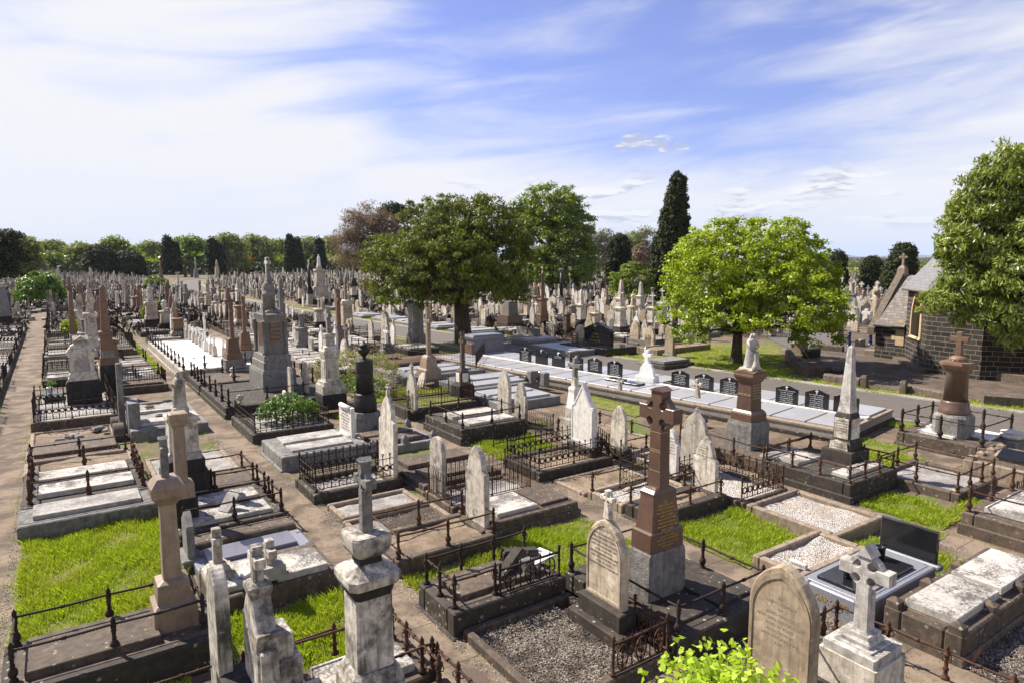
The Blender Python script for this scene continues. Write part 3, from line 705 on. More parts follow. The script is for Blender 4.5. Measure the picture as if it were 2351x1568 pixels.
# ---------------------------------------------------------------- grave plots
FILL_Z=.0
def plot(label,x0,y0,x1,y1,h=.35,kw=.14,m='bluestone',fill='soil_bare',fz=None,ledgers=(),lm='ledger_white',lt=.09,posts=None,ph=.16,group=None,name='kerbed_grave',cat='grave plot',bevel=.025,foot=None,slab=None,lines=None,cell=None):
    cx,cy=(x0+x1)/2,(y0+y1)/2; T=thing(name,label,cat,cx,cy,0,0,group)
    X0_,Y0_,X1_,Y1_=x0-cx,y0-cy,x1-cx,y1-cy
    mb=MB(); g=.003
    mb.box(X0_,Y0_,-.05,X1_,Y0_+kw,h,bevel); mb.box(X0_,Y1_-kw,-.05,X1_,Y1_,h,bevel)
    mb.box(X0_+g,Y0_+kw+g,-.05,X0_+kw+g,Y1_-kw-g,h-.003,bevel); mb.box(X1_-kw-g,Y0_+kw+g,-.05,X1_-g,Y1_-kw-g,h-.003,bevel)
    part(T,'kerb',mb,m)
    if foot: part(T,'footing',MB().box(X0_-.05,Y0_-.05,-.05,X1_+.05,Y1_+.05,foot,.02),m)
    fz=h-.07 if fz is None else fz
    if slab: part(T,'top_slab',MB().box(X0_+kw*.6,Y0_+kw*.6,h-.03,X1_-kw*.6,Y1_-kw*.6,h+.012,.008),slab)
    else:
        n=10; vs=[];fs=[]
        for i in range(n+1):
            for j in range(n+1): vs.append((X0_+kw*.7+(X1_-X0_-1.4*kw)*i/n,Y0_+kw*.7+(Y1_-Y0_-1.4*kw)*j/n,fz+random.uniform(-.015,.02)+.03*math.sin(i*.9+cx)*math.sin(j*.8+cy)))
        for i in range(n):
            for j in range(n): a=i*(n+1)+j; fs.append((a,a+n+1,a+n+2,a+1))
        o=MB().add(vs,fs,True); part(T,'filling',o,fill)
    for k,l in enumerate(ledgers):
        a0,b0,a1,b1=l[:4]; zt=l[4] if len(l)>4 else h+lt; mm=l[5] if len(l)>5 else lm
        zb=zt-(l[6] if len(l)>6 else lt)
        hx,hy=(a1-a0)/2,(b1-b0)/2
        part(T,'ledger',MB().sq([(zb-.03,hx,hy),(zb,hx,hy),(zt-.012,hx,hy),(zt,hx-.012,hy-.012)],(a0+a1)/2-cx,(b0+b1)/2-cy),mm)
    if posts:
        for px,py in posts:
            part(T,'corner_post',MB().sq([(-.02,.10,.10),(h+ph*.6,.10,.10),(h+ph,.01,.01)],px-cx,py-cy),m)
    return T

# ---------------------------------------------------------------- vegetation
FH=np.array([math.sin(AL),math.cos(AL),0.])
def quads_mesh(name,V,m,k=4):   # V: (n,k,3)
    n=len(V); me=bpy.data.meshes.new(name); me.vertices.add(n*k); me.vertices.foreach_set('co',V.reshape(-1).astype(np.float32))
    me.loops.add(n*k); me.loops.foreach_set('vertex_index',np.arange(n*k,dtype=np.int32)); me.polygons.add(n)
    me.polygons.foreach_set('loop_start',np.arange(0,n*k,k,dtype=np.int32)); me.update(calc_edges=True); me.materials.append(M[m]); return me
def norm(a): return a/np.maximum(np.linalg.norm(a,axis=-1,keepdims=True),1e-6)
def leaf_quads(C,out,l,w,up=.5,droop=.0,jit=.8):
    n=len(C); N=norm(out*.7+np.array([0,0,up])+rng.normal(0,jit,(n,3)))
    D=norm(np.cross(N,rng.normal(0,1,(n,3)))+np.array([0,0,-droop])); Wd=norm(np.cross(N,D))
    s=rng.uniform(.6,1.25,(n,1)); L=l*s; w_=w*s
    fold=N*(w_*.25)
    return np.stack([C-D*L*.5,C+Wd*w_*.5-fold,C+D*L*.5,C-Wd*w_*.5-fold],1)
def crown(lobes,ncl,per,cr,l,w,up=.5,droop=0,flat=.6,fill=.25,jit=.8,cut=None,rmin=.78):
    A=np.array([(a[3]*a[4]+a[4]*a[5]+a[3]*a[5]) for a in lobes]); A=A/A.sum(); LB=np.array(lobes)
    idx=rng.choice(len(lobes),ncl,p=A); d=norm(rng.normal(0,1,(ncl,3)))
    rr=np.where(rng.random(ncl)<fill,rng.uniform(.25,rmin,ncl),rng.uniform(rmin,1.04,ncl))[:,None]
    d[:,2]=np.where(d[:,2]<-.55,-d[:,2]*.5,d[:,2])
    C=LB[idx,:3]+d*LB[idx,3:6]*rr
    # drop clumps deep inside another lobe
    keep=np.ones(ncl,bool); spr=rng.random(ncl)<.05; C[spr]=LB[idx[spr],:3]+d[spr]*LB[idx[spr],3:6]*rng.uniform(1.04,1.16,(spr.sum(),1))
    for k,L in enumerate(LB):
        e=(((C-L[:3])/L[3:6])**2).sum(1); keep&=~((e<.35)&(idx!=k)&(rng.random(ncl)<.8))
    C=C[keep]; d=d[keep]
    if cut is not None: k=cut(C); C=C[k]; d=d[k]
    P_=np.repeat(C,per,0); O=np.repeat(d,per,0)
    g=rng.normal(0,1,P_.shape); g=norm(g)*rng.random((len(P_),1))**.5*cr*np.repeat(rng.uniform(.6,1.35,len(C)),per)[:,None]; g[:,2]*=flat
    return C,leaf_quads(P_+g,O+norm(g)*.6,l,w,up,droop,jit)
def limbs(mb,p0,tips,r,seg=5,wob=.25):
    R=random.Random(5)
    for t in tips:
        p0v=Vector(p0); t=Vector(t); L=(t-p0v).length; pts=[p0v]
        for i in range(1,seg+1):
            f=i/seg; p=p0v.lerp(t,f); p.z+=L*.10*math.sin(math.pi*f); p+=Vector((R.uniform(-1,1),R.uniform(-1,1),R.uniform(-.5,.5)))*L*.06*wob*4*(1-abs(2*f-1)); pts.append(p)
        mb.tube(pts,r,6,True,r*.22)
def tree(name,label,cat,basepx,lobes,leaf,ncl,per,cr,l,w,trunk=None,dist=None,bark='bark',group=None,limbn=7,twign=30,up=.5,droop=0,flat=.6,fill=.25,depthk=.85,cut=None,jit=.8,xy=None,rmin=.78):
    """lobes: (px,py,rx,rz,depth offset m[,depth radius]) read off the 2351 px sheet at the tree's own distance"""
    if xy: x,y=xy
    else:
        x,y=G(None,*basepx)
    w0=np.array([x,y,-CAMH])@Fv; mp=w0/FPX; bx=P(x,y,0)[0]
    LB=[]
    for L in lobes:
        c=Rv*(L[0]-bx)*mp; rx=L[2]*mp; ry=(L[5] if len(L)>5 else rx*depthk)
        z=zat(x,y,None,L[1]); LB.append((c[0]+FH[0]*L[4],c[1]+FH[1]*L[4],z,rx,ry,L[3]*mp))
    # ellipsoid radii are kept in camera-aligned axes: sample unrotated, then turn
    ca,sa=Rv[0],Rv[1]
    Rm=np.array([[ca,-sa],[sa,ca]])
    LBl=[]
    for a in LB:
        u=a[0]*Rv[0]+a[1]*Rv[1]; v=a[0]*FH[0]+a[1]*FH[1]; LBl.append((u,v,a[2],a[3],a[4],a[5]))
    C,Q=crown(LBl,ncl,per,cr,l,w,up,droop,flat,fill,jit,cut,rmin)
    T=thing(name,label,cat,x,y,0,0,group)
    def rot(A): B=A.copy(); B[...,0]=A[...,0]*Rv[0]+A[...,1]*FH[0]; B[...,1]=A[...,0]*Rv[1]+A[...,1]*FH[1]; return B
    o=link('crown',quads_mesh('crown',rot(Q),leaf),T)
    if trunk:
        tr,zf,lean=trunk; Cr=rot(C); mb=MB(); rr=random.Random(3)
        top=(lean[0],lean[1],zf)
        pts=[(0,0,-.1),(lean[0]*.1,lean[1]*.1,zf*.15),(lean[0]*.45,lean[1]*.45,zf*.5),top]
        k=len(mb.v); mb.tube([(0,0,-.1),(0,0,zf*.06)],tr*1.45,10,True,tr*1.15); mb.tube(pts,tr*1.15,12,True,tr*.78)
        part(T,'trunk',mb,bark)
        mb=MB(); tips=[rot(np.array([[a[0],a[1],a[2]-a[5]*.1]]))[0] for a in LBl]
        extra=[Cr[rr.randrange(len(Cr))] for _ in range(limbn)]
        limbs(mb,top,[tuple(t) for t in tips]+[tuple(t) for t in extra],tr*.42)
        part(T,'limbs',mb,bark); mb=MB()
        for _ in range(twign):
            t=tips[rr.randrange(len(tips))]; e=Cr[rr.randrange(len(Cr))]
            if np.linalg.norm(e-t)<w0*.35: limbs(mb,tuple(t*.8+np.array(top)*.2),[tuple(e)],tr*.10,4,.35)
        if mb.v: part(T,'twigs',mb,'twig')
    return T
def shrub(label,x,y,z,rx,ry,h,leaf='leaf_shrub',n=160,per=26,l=.045,w=.022,name='shrub',cat='shrub',blossom=0,cr=.10,up=.5,droop=0,lob=None):
    lobes=[(0,0,h*.45,rx,ry,h*.55)]+[(rx*a,ry*b,h*c,rx*.5,ry*.5,h*.4) for a,b,c in (lob or ((-.45,.2,.42),(.4,-.3,.38),(.1,.4,.55)))]
    C,Q=crown(lobes,n,per,cr,l,w,up,droop,.8,.2)
    Q=Q[Q[:,:,2].min(1)>-.02]
    T=thing(name,label,cat,x,y,z); link('foliage',quads_mesh('foliage',Q,leaf),T)
    if blossom:
        C2,Q2=crown([(a,b,c,d*1.03,e*1.03,f*1.05) for a,b,c,d,e,f in lobes],n,blossom,cr,.035,.035,.8,0,.8,0); Q2=Q2[Q2[:,:,2].min(1)>.05]
        link('blossom',quads_mesh('blossom',Q2,'blossom'),T)
    mb=MB(); limbs(mb,(0,0,0),[tuple(C[random.randrange(len(C))]) for _ in range(10)],.02,4); part(T,'stem',mb,'bark')
    return T
def blades_in(rects,dens,h,wd=.010,z=.0,clump=.5):
    out=[]
    for r in rects:
        x0,y0,x1,y1=r[:4]; d_=r[4] if len(r)>4 else 1.; hh_=r[5] if len(r)>5 else 1.; zz=r[6] if len(r)>6 else z
        n=int((x1-x0)*(y1-y0)*dens*d_); 
        if n<1: continue
        p=np.stack([rng.uniform(x0,x1,n),rng.uniform(y0,y1,n),np.full(n,zz)],1)
        # patchy length and cover
        f=np.sin(p[:,0]*3.1+x0)*np.sin(p[:,1]*2.7+y0)+.6*np.sin(p[:,0]*7.3+1)*np.sin(p[:,1]*6.1)
        k=rng.random(n)<np.clip(.78+.42*f,.06,1); p=p[k]; f=f[k]; n=len(p)
        H_=h*hh_*rng.uniform(.45,1.25,n)*(1+.35*f); a=rng.uniform(0,6.283,n); b=rng.uniform(.05,.9,n)**1.3*H_
        d=np.stack([np.cos(a)*b,np.sin(a)*b,H_],1); pw=np.stack([-np.sin(a),np.cos(a),np.zeros(n)],1)*wd*rng.uniform(.6,1.3,(n,1))
        m_=p+d*.55; m_[:,2]=p[:,2]+H_*.68
        out.append(np.stack([p-pw*.5,p+pw*.5,m_+pw*.35,p+d*np.array([1,1,.95])],1))
    return np.concatenate(out)
def chips_in(rects,dens,l,w,thick=0):
    out=[]
    for r in rects:
        x0,y0,x1,y1,z=r[:5]; n=int((x1-x0)*(y1-y0)*dens*(r[5] if len(r)>5 else 1))
        p=np.stack([rng.uniform(x0,x1,n),rng.uniform(y0,y1,n),z+rng.uniform(0,.03,n)],1)
        out.append(leaf_quads(p,np.zeros((n,3)),l,w,1.6,0,.7))
    return np.concatenate(out)

# ================================================================ THE SETTING
def sheet(name,pts,z,m,kind='structure'):
    mb=MB().add([(x,y,z) for x,y in pts],[tuple(range(len(pts)))]); return tag(link(name,mb.mesh(name,m)),kind=kind)
def rect(x0,y0,x1,y1): return [(x0,y0),(x1,y0),(x1,y1),(x0,y1)]
sheet('ground',rect(-70,-60,240,300),-.012,'soil')
sheet('terrain',rect(-12000,-200,16000,16000),-.06,'terrain')
for nm,x0,x1,ya,yb in (('path',-2.0,-1.0,-2,150),('path',4.05,4.98,-2,110),('path',9.85,10.62,-2,90),('path',15.05,15.85,-2,70)):
    sheet(nm,rect(x0-.15,ya,x1+.15,yb),-.004,'path')
sheet('path',rect(20.6,8.2,22.4,11.9),-.003,'path'); sheet('path',rect(10.6,3.0,16.0,6.6),-.002,'path'); sheet('path',rect(9.3,2.0,10.7,9.0),-.003,'path')
# road: near edge and far edge as read off the photo
near=[(27.3,-14),(26.9,4),(26.35,9),(25.6,13),(24.6,20),(23.4,30),(22.1,42),(20.9,60),(19.8,85),(18.9,115),(20.8,155),(24.2,182),(31,212),(60,255)]
far=[(32.1,-14),(31.6,4),(31.1,9),(30.5,13),(29.6,20),(28.2,29),(26.9,41),(25.3,56),(24.2,74),(23.2,98),(23.0,118),(24.9,142),(29.5,180),(40,222),(64,250)]
def strip(name,A,B,z,m):
    n=len(A); mb=MB(); mb.add([(x,y,z) for x,y in A]+[(x,y,z) for x,y in B],[(i,i+1,n+i+1,n+i) for i in range(n-1)]); 
    o=tag(link(name,mb.mesh(name,m)),kind='structure'); return o
def resamp(A,n):
    d=[0]
    for i in range(1,len(A)): d.append(d[-1]+math.dist(A[i],A[i-1]))
    o=[]
    for k in range(n):
        s=d[-1]*k/(n-1); i=max(j for j in range(len(d)) if d[j]<=s+1e-9); i=min(i,len(A)-2); f=(s-d[i])/(d[i+1]-d[i]); o.append((A[i][0]+(A[i+1][0]-A[i][0])*f,A[i][1]+(A[i+1][1]-A[i][1])*f))
    return o
near=resamp(near,60); far=resamp(far,60)
def off(A,d):
    o=[]
    for i in range(len(A)):
        a,b=A[max(i-1,0)],A[min(i+1,len(A)-1)]; t=Vector((b[0]-a[0],b[1]-a[1])).normalized(); o.append((A[i][0]+t.y*d,A[i][1]-t.x*d))
    return o
strip('road',near,far,.004,'asphalt')
def kerbline(name,A,d,w,h,m='verge_concrete'):
    B=off(A,d); C=off(A,d+w); n=len(A); mb=MB()
    mb.add([(x,y,-.01) for x,y in B]+[(x,y,h) for x,y in off(A,d+(.02 if w>0 else -.02))]+[(x,y,h+.005) for x,y in C]+[(x,y,-.01) for x,y in C],
      [((k)*n+i,(k)*n+i+1,(k+1)*n+i+1,(k+1)*n+i) for k in range(3) for i in range(n-1)])
    return struct(name,mb,m)
kerbline('kerb',far,.0,.42,.05); kerbline('kerb',near,0,-.16,.08)
strip('verge',off(far,.40),off(far,1.05),.03,'turf'); strip('verge',off(near,-.16),off(near,-1.0),.02,'turf')
# forecourt of dark flagstones before the chapel
sheet('forecourt',[(32.6,3),(32.2,10.0),(31.6,15.5),(32.4,19.6),(36.5,23.6),(41.5,27.0),(52,31),(60,20),(60,3)],.012,'forecourt')
sheet('lawn',[(30.0,20.5),(28.9,27.5),(30.5,30.5),(37,33),(42,28),(36.4,23.9),(31.9,20.4),(31.2,17.4)],.008,'turf')
sheet('path',[(41,26.5),(44,24),(54,32),(49,36)],.016,'asphalt')

# grass plots among the graves (turf sheet under real blades)
GR=[(-.95,11.55,1.70,17.1,1.,1.15),(-.9,5.5,1.2,9.95,1.,1.2),(1.75,8.75,2.6,11.2,1.,1.6),(2.6,8.75,3.85,11.1,1.,1.6),
    (5.05,10.05,7.4,11.0,1.,1.),(7.4,9.15,9.75,11.35,1.,1.1),(10.8,7.65,13.1,9.75,1.,1.1),(15.95,6.35,17.45,8.2,1.,1.1),(17.45,6.0,18.6,6.8,1.,1.),(14.9,6.2,15.9,7.1,.5,.9),
    (13.15,4.9,14.55,6.35,1.,1.),(13.15,6.3,14.2,7.0,1.,1.1),(10.75,16.1,13.0,18.0,1.,1.2),(18.35,8.8,21.0,10.6,1.,1.1),(8.5,20.9,10,24.5,1.,1.6),(7.6,15.9,7.9,16.4,.5,1.)]
GM=[(13.0,24.0,15.0,27.4,1.,1.),(1.6,20.4,3.0,21.0,.6,.8),(3.0,19.0,3.95,19.9,.8,.9),(-.9,34.2,1.2,36.0,1.,1.),(-3.6,18,-2.2,40,.25,.8),(4.98,33.0,6.5,34.9,1.,1.),(2.9,40,4.6,58,.8,1.),
    (10.8,26.0,13.4,28.2,.7,1.2),(20.9,9.8,22.3,11.9,.4,.8),(24.6,8.0,25.5,12.3,1.,1.),(23.0,5.5,25.6,7.7,.7,1.),(18.0,18.0,19.4,22,.4,.8),(16.0,24.5,17.2,29.5,.9,1.2)]
for i,r in enumerate(GR+GM):
    x0,y0,x1,y1=r[:4]; n=10; ed=[]
    for k in range(n): ed.append((x0+(x1-x0)*k/n,y0+random.uniform(-.13,.10)))
    for k in range(n): ed.append((x1+random.uniform(-.13,.10),y0+(y1-y0)*k/n))
    for k in range(n): ed.append((x1-(x1-x0)*k/n,y1+random.uniform(-.13,.10)))
    for k in range(n): ed.append((x0+random.uniform(-.13,.10),y1-(y1-y0)*k/n))
    sheet('lawn',ed,.003+.0004*i,'turf')
B1=blades_in([g_ for g_ in GR],2600,.105,.012); B2=blades_in([(*g_[:4],g_[4],g_[5]) for g_ in GM],650,.085,.020)
vg=[]
for i in range(2,24):
    a,b=off(far,.7)[i],off(far,.7)[i+1]
    vg.append((min(a[0],b[0])-.35,min(a[1],b[1]),max(a[0],b[0])+.35,max(a[1],b[1]),.30,1.,.03))
vg+= [(30.3,20.5,33.2,27.5,.35,1.),(33.2,22.8,37.0,29.5,.3,1.)]
B3=blades_in(vg,900,.085,.026)
B4=blades_in([(x-.08,4,x+.08,30,.10,.8) for x in (-1.12,4.02,5.0,9.83,10.66,15.0,15.9)]+[(5.1,11.2,7.2,12.5,.06),(10.8,12.5,13,13.7,.12,1.),(-.9,21.7,1.5,23,.05),(10.8,9.9,13.1,10.9,.05),(13.3,14.3,15.8,17.5,.06),(1.7,22.2,4,24.8,.14,.8),(7.4,13.3,9.7,14.5,.25,1.),(18.3,7,20.3,8.9,.05),(5.2,6.6,6.9,8.6,.02)],1500,.08,.011)
tag(link('grass',quads_mesh('grass',np.concatenate([B1,B2,B3,B4]),'blade')),label='bright spring grass between the graves and along the verge',cat='grass',kind='stuff')
# sparse weeds at the feet of kerbs
wr=[(random.uniform(-1,22),random.uniform(4,30)) for _ in range(0)]
# bark mulch, gravel
tag(link('mulch',quads_mesh('mulch',chips_in([(5.1,6.45,6.75,8.6,.05),(6.7,6.45,7.1,7.0,.05),(5.1,13.1,7.2,14.2,.03,.6),(9.55,4.4,10.3,6.6,.01,.7),(10.7,1.8,14.2,3.9,.02),(7.4,4.9,9.6,6.1,.01,.9),(5.0,13.0,5.4,15.0,.01,.8)],3400,.045,.014),'chip')),label='grey bark mulch spread over the open plots',cat='mulch',kind='stuff')
tag(link('leaf_litter',quads_mesh('leaf_litter',chips_in([(x,y,x+w,y+h,.006,.4) for x,y,w,h in ((4.75,5.0,.35,4.2),(3.95,14,.2,12),(9.7,11,.25,9),(10.5,11,.2,9),(4.95,12.9,.15,3),(-2.1,12,.3,20),(-1.15,12,.3,16),(5.2,11.3,2,1.2),(10.8,12.5,2.2,1.2),(10.8,10.,2.2,.9),(-.9,21.7,2.3,1.3),(-.9,25.6,2.2,2.),(5.1,16,2,1.2),(18.3,7,2,1.9),(13.4,14.3,2.3,3.2),(4.75,9.0,.3,9),(4.0,14,.2,10),(-1.15,10,.25,12),(5.0,9.2,.5,1.),(9.6,7,.4,8),(10.4,9.8,.3,5),(15.0,4,.2,8),(1.7,20.5,2.2,2.2),(4.9,20.0,.3,14),(12.9,3.2,2,.8))],1500,.035,.012),'chip_pale')),label='dry leaves and twigs gathered along the path edges',cat='leaf litter',kind='stuff')
sheet('soil_bed',rect(5.02,6.4,7.4,8.85),.002,'mulch_ground'); sheet('soil_bed',rect(10.7,1.6,14.3,3.95),.002,'mulch_ground'); sheet('soil_bed',rect(7.3,4.7,9.7,6.2),.0025,'mulch_ground')
# far hills beyond the city
def hill(pts,dist,zb,thick):
    A=[];B=[]
    for px,py in pts:
        d=ray(px,0); a=math.atan2(d[0],d[1]); X,Y=dist*math.sin(a),dist*math.cos(a); w=np.array([X,Y,0])@Fv
        A.append((X,Y,zat(X,Y,None,py)))
    mb=MB(); n=len(A)
    back=[(x*1.25,y*1.25,zb) for x,y,z in A]; frontb=[(x*.86,y*.86,zb) for x,y,z in A]
    mb.add(frontb+A+back,[(k*n+i,k*n+i+1,(k+1)*n+i+1,(k+1)*n+i) for k in range(2) for i in range(n-1)],True)
    return mb
_z=zat
def zat(x,y,c,py):
    t=q(c,0,py)[1] if c else py
    w0=np.array([x,y,-CAMH])@Fv
    lo,hi=-50.,max(80.,w0*.6)
    for _ in range(50):
        m=(lo+hi)/2
        if P(x,y,m)[1]>t: lo=m
        else: hi=m
    return lo
struct('hills',hill([(1700,597),(1800,595),(1880,588),(1925,584),(1950,583),(1975,584),(2005,589),(2035,591),(2070,588),(2110,590),(2160,586),(2240,590),(2400,592)],14000,0,0),'far_hill')
struct('hills',hill([(-80,590),(200,592),(400,589),(600,586),(800,590),(1100,592),(1400,588),(1700,592)],9000,0,0),'far_hill')

mb=MB(); mb.add([(-16000,-300,-1.5),(19000,-300,-1.5),(19000,19000,-1.5),(-16000,19000,-1.5),(-16000,-300,260),(19000,-300,260),(19000,19000,260),(-16000,19000,260)],[(3,2,1,0),(4,5,6,7),(0,1,5,4),(1,2,6,5),(2,3,7,6),(3,0,4,7)])
hm=bpy.data.materials.new('haze'); hm.use_nodes=True; hm.node_tree.nodes.clear(); hn=NT(hm.node_tree)
pv=hn.n('ShaderNodeVolumePrincipled'); pv.inputs['Color'].default_value=(.62,.76,1,1); pv.inputs['Density'].default_value=.00006; pv.inputs['Anisotropy'].default_value=.0
ho=hn.n('ShaderNodeOutputMaterial'); hn.l.new(pv.outputs[0],ho.inputs['Volume']); M['haze']=hm
tag(link('haze',mb.mesh('haze','haze')),label='thin blue haze over the distant suburb and hills',cat='haze',kind='stuff')

# ================================================================ NEAR ROWS
W='marble'; BS='bluestone'; BB='bluestone_brown'
# ---- row between the first and second path, half beside the first path
plot('brown stone slab grave inside rope railings at the foot of the pink pillar',-.95,10.05,1.75,11.5,.5,.26,BS,slab=BB,ledgers=[(-.68,10.32,.92,11.3,.62,BB)])
railing('rusty rope railing round the brown slab beside the tall grass plot',[((-.8,10.4),(1.5,10.4),3),((-.8,11.4),(1.5,11.4),3),((-.8,10.4),(-.8,11.4),2),((1.5,10.4),(1.5,11.4),2)],.5,'rope',.56)
mon('pillar_monument','tall pink granite pillar with a flared capital and grey cross, beside the tall grass plot','monument','C1',(1425,1050),1395,1782,.5,[
 ('base','sq','granite_pink',[(1050,1.),(825,.97),(775,.80),(770,.78),(592,.72),(530,.44)]),
 ('shaft','sq','granite_pink',[(530,.42),(-150,.36)]),
 ('capital','sq','granite_pink',[(-150,.38),(-190,.62),(-200,.70),(-285,.76),(-300,.74),(-390,.46)]),
 ('cross','latin','rock_grey',(-375,-800,.48,.16,.18,.06,.72,1.2))],wx=.60,wy=.60)
plot('unrailed grave with a pale ledger on rough grey kerb above the tall grass',-1.02,17.08,1.66,18.28,.36,.2,'rock_grey',slab='rock_grey',ledgers=[(-.74,17.32,1.34,18.16,.47,'ledger_grey')])
plot('double grave with two white ledgers inside rope railings beside the first path',-1.0,18.32,1.66,21.45,.36,.22,BS,slab=BS,ledgers=[(-.70,18.82,1.32,19.62,.50,'ledger_white'),(-.68,19.98,1.28,20.78,.52,'ledger_white')])
railing('rusty rope railing with pineapple posts round the two white ledgers',[((-.82,18.6),(1.5,18.6),3),((-.82,21.25),(1.5,21.25),3),((-.82,18.6),(-.82,21.25),5),((1.5,18.6),(1.5,21.25),5)],.37,'rope',.62,'rust')
plot('low tan kerbed grave of chips beside the first path',-1.05,21.6,1.6,23.1,.26,.14,'concrete_tan',fill='soil_bare')
railing('thin ornate rail along the low grave of chips',[((-.9,23.0),(1.45,23.0),3),((-.9,21.75),(-.9,23.0),2)],.26,'rope',.55,'rust_dark','orn')
plot('grave with one long dark ledger before the pair of curved dark headstones',-1.05,23.3,1.3,25.2,.22,.12,'concrete_tan',ledgers=[(-.85,23.45,1.25,24.9,.34,BB,.12)])
hs('dark grey round topped headstone, nearer of the back to back pair','B1',(1050,612),1022,452,0,'round',BB,.32,.05,wy=.75)
hs('dark grey curved headstone, farther of the back to back pair','B1',(1028,520),1005,395,0,'round',BB,.30,.05,wy=.75)
T=plot('ruined low kerbed grave strewn with broken stones',-1.02,25.5,1.4,27.7,.10,.12,'concrete_tan',fill='soil_bare')
for i,(a,b,s) in enumerate([(-.2,25.9,.16),(.15,26.2,.22),(.32,26.0,.2),(.1,26.55,.15),(.9,26.9,.2),(1.1,26.5,.14)]):
    mb=MB().sq([(0,s,s*.6),(s*.35,s*.95,s*.6),(s*.55,s*.8,s*.45)]); o=link('broken_stone',mb.mesh('broken_stone','rock_grey'),None,(a,b,.10),i*.9); tag(o,'rough broken stone block lying in the ruined grave','stone',group='broken stones in the ruined grave')
plot('long kerbed enclosure holding the white marble pedestal on its black base',-1.02,28.0,1.62,34.1,.36,.2,'bluestone_brown',fill='gravel_grey',ledgers=[(-.7,32.3,.0,33.6,.5,'black_granite')])
railing('rusty wreath patterned railing round the white marble pedestal',[((-.92,28.15),(.2,28.15),2),((.2,28.15),(1.5,28.15),2),((-.92,28.15),(-.92,31.2),3),((1.5,28.15),(1.5,33.8),3),((-.92,31.2),(.0,31.2),2)],.36,'wreath',.85,'rust_dark','slim')
mon('pedestal_monument','white marble gabled pedestal with an arched panel on a high black base','monument','A1',(624,1520),617,942,.3,[
 ('base','sq','black_base',[(1520,1.02),(1335,1.02),(1318,.98),(1300,.90)]),
 ('body','sq',W,[(1312,.86),(1280,.86),(1270,.80),(1240,.80),(1228,.72),(1085,.72),(1078,.80),(1050,.86),(1030,.86),(1022,.78),(1010,.76),(995,.66),(975,.60),(962,.46)]),
 ('panel','panel','ledger_grey',(1215,1095,.72,.62,'a')),
 ('cap','sq',W,[(965,.42),(930,.40)]),('gable','gables',W,(930,885,.44))],wy=.62)
T=thing('flower_vase','white flower vase with red tipped leaves on the black glossy ledger','vase',-.45,33.0,.5)
part(T,'vase',MB().lathe([(0,.07),(.02,.08),(.05,.05),(.10,.09),(.2,.13),(.28,.12),(.3,.1)]),'flower_white')
V=leaf_quads(np.array([[random.gauss(0,.07),random.gauss(0,.07),.42+random.gauss(0,.07)] for _ in range(60)]),rng.normal(0,1,(60,3)),.22,.03,.3); link('flowers',quads_mesh('flowers',V,'leaf_shrub'),T)
# ---- the same row, half beside the second path
plot('grave with a blue polished ledger on speckled granite kerb with rounded end',1.85,13.02,4.02,14.08,.20,.2,'grey_speckle',slab='grey_speckle',ledgers=[(2.05,13.22,3.74,13.9,.29,'blue_granite',.09)])
hs('pale granite pointed headstone with stepped sides at the head of the blue ledger','C1',(1728,335),1640,-112,.1,'point','granite_grey',.14,.12,'granite_grey',lines=None,wy=.62)
plot('broad bare dark slab between the blue ledger and the rope railed graves',1.9,14.15,3.98,14.72,.30,.1,BB,slab=BB)
plot('dark kerbed grave with pale ledgers and a leaning stone book beside the second path',1.78,14.8,4.02,17.25,.34,.22,BS,slab=BS,ledgers=[(2.1,15.0,3.7,15.75,.44,'ledger_white'),(2.1,16.1,3.7,16.8,.44,'ledger_white')])
railing('rusty rope railing round the leaning stone book',[((1.9,14.95),(3.9,14.95),3),((1.9,17.1),(3.9,17.1),3),((3.9,14.95),(3.9,17.1),4),((1.9,16.0),(3.9,16.0),2)],.35,'rope',.55,'rust_dark')
T=thing('stone_book','dark stone tablet leaning on its edge on the pale ledger','tablet',2.75,15.35,.44); part(T,'tablet',MB().sq([(0,.03,.16),(.42,.03,.2),(.46,.03,.15)]),'ledger_grey'); T.rotation_euler=(0,.75,.5)
plot('narrow dark kerbed grave behind the leaning stone book, beside the second path',1.78,17.4,4.0,18.95,.34,.2,BB,slab=BB)
railing('thin ornate rusty railing on the narrow dark grave',[((2.9,17.55),(3.9,17.55),2),((2.9,18.8),(3.9,18.8),2),((3.9,17.55),(3.9,18.8),2)],.34,'rope',.5,'rust','orn')
plot('low concrete kerbed grave filled with pale gravel beside the second path',1.85,19.35,4.02,22.0,.12,.13,'concrete_tan',fill='gravel_grey',fz=.07)
mon('pillar_monument','pink granite pillar with a broad worn capital before the draped statue','monument','B1',(1578,1400),1560,1790,.35,[
 ('base','sq','black_base',[(1400,1.02),(1180,1.)]),('block','sq','granite_pink',[(1178,.86),(1040,.82),(1015,.62)]),
 ('shaft','sq','granite_pink',[(1022,.46),(500,.41)]),('capital','sq','granite_pink',[(500,.43),(482,.56),(460,.60),(430,.68),(385,.68),(372,.55)])],wx=.54,wy=.54)
mon('statue_monument','white marble pedestal on black steps carrying a hooded praying figure','monument','B1',(1525,1200),None,1868,.3,[
 ('step','sq','black_base',[(1190,1.0),(960,1.0),(950,.86),(830,.86)]),('plinth','sq','ledger_grey',[(830,.76),(760,.74),(748,.66)]),
 ('pedestal','sq',W,[(750,.72),(735,.66),(480,.62),(468,.66),(440,.72),(420,.70),(400,.5)]),('plinth','sq',W,[(400,.36),(325,.34)]),
 ('statue','statue',W,(325,-22,'pray',.35))],wx=.98,wy=.98)
plot('rough granite kerbed grave with a pale ledger before the draped statue',1.75,24.85,4.12,26.35,.36,.26,'rock_grey',slab='rock_grey',ledgers=[(2.1,25.3,3.9,25.9,.5,'ledger_white')])
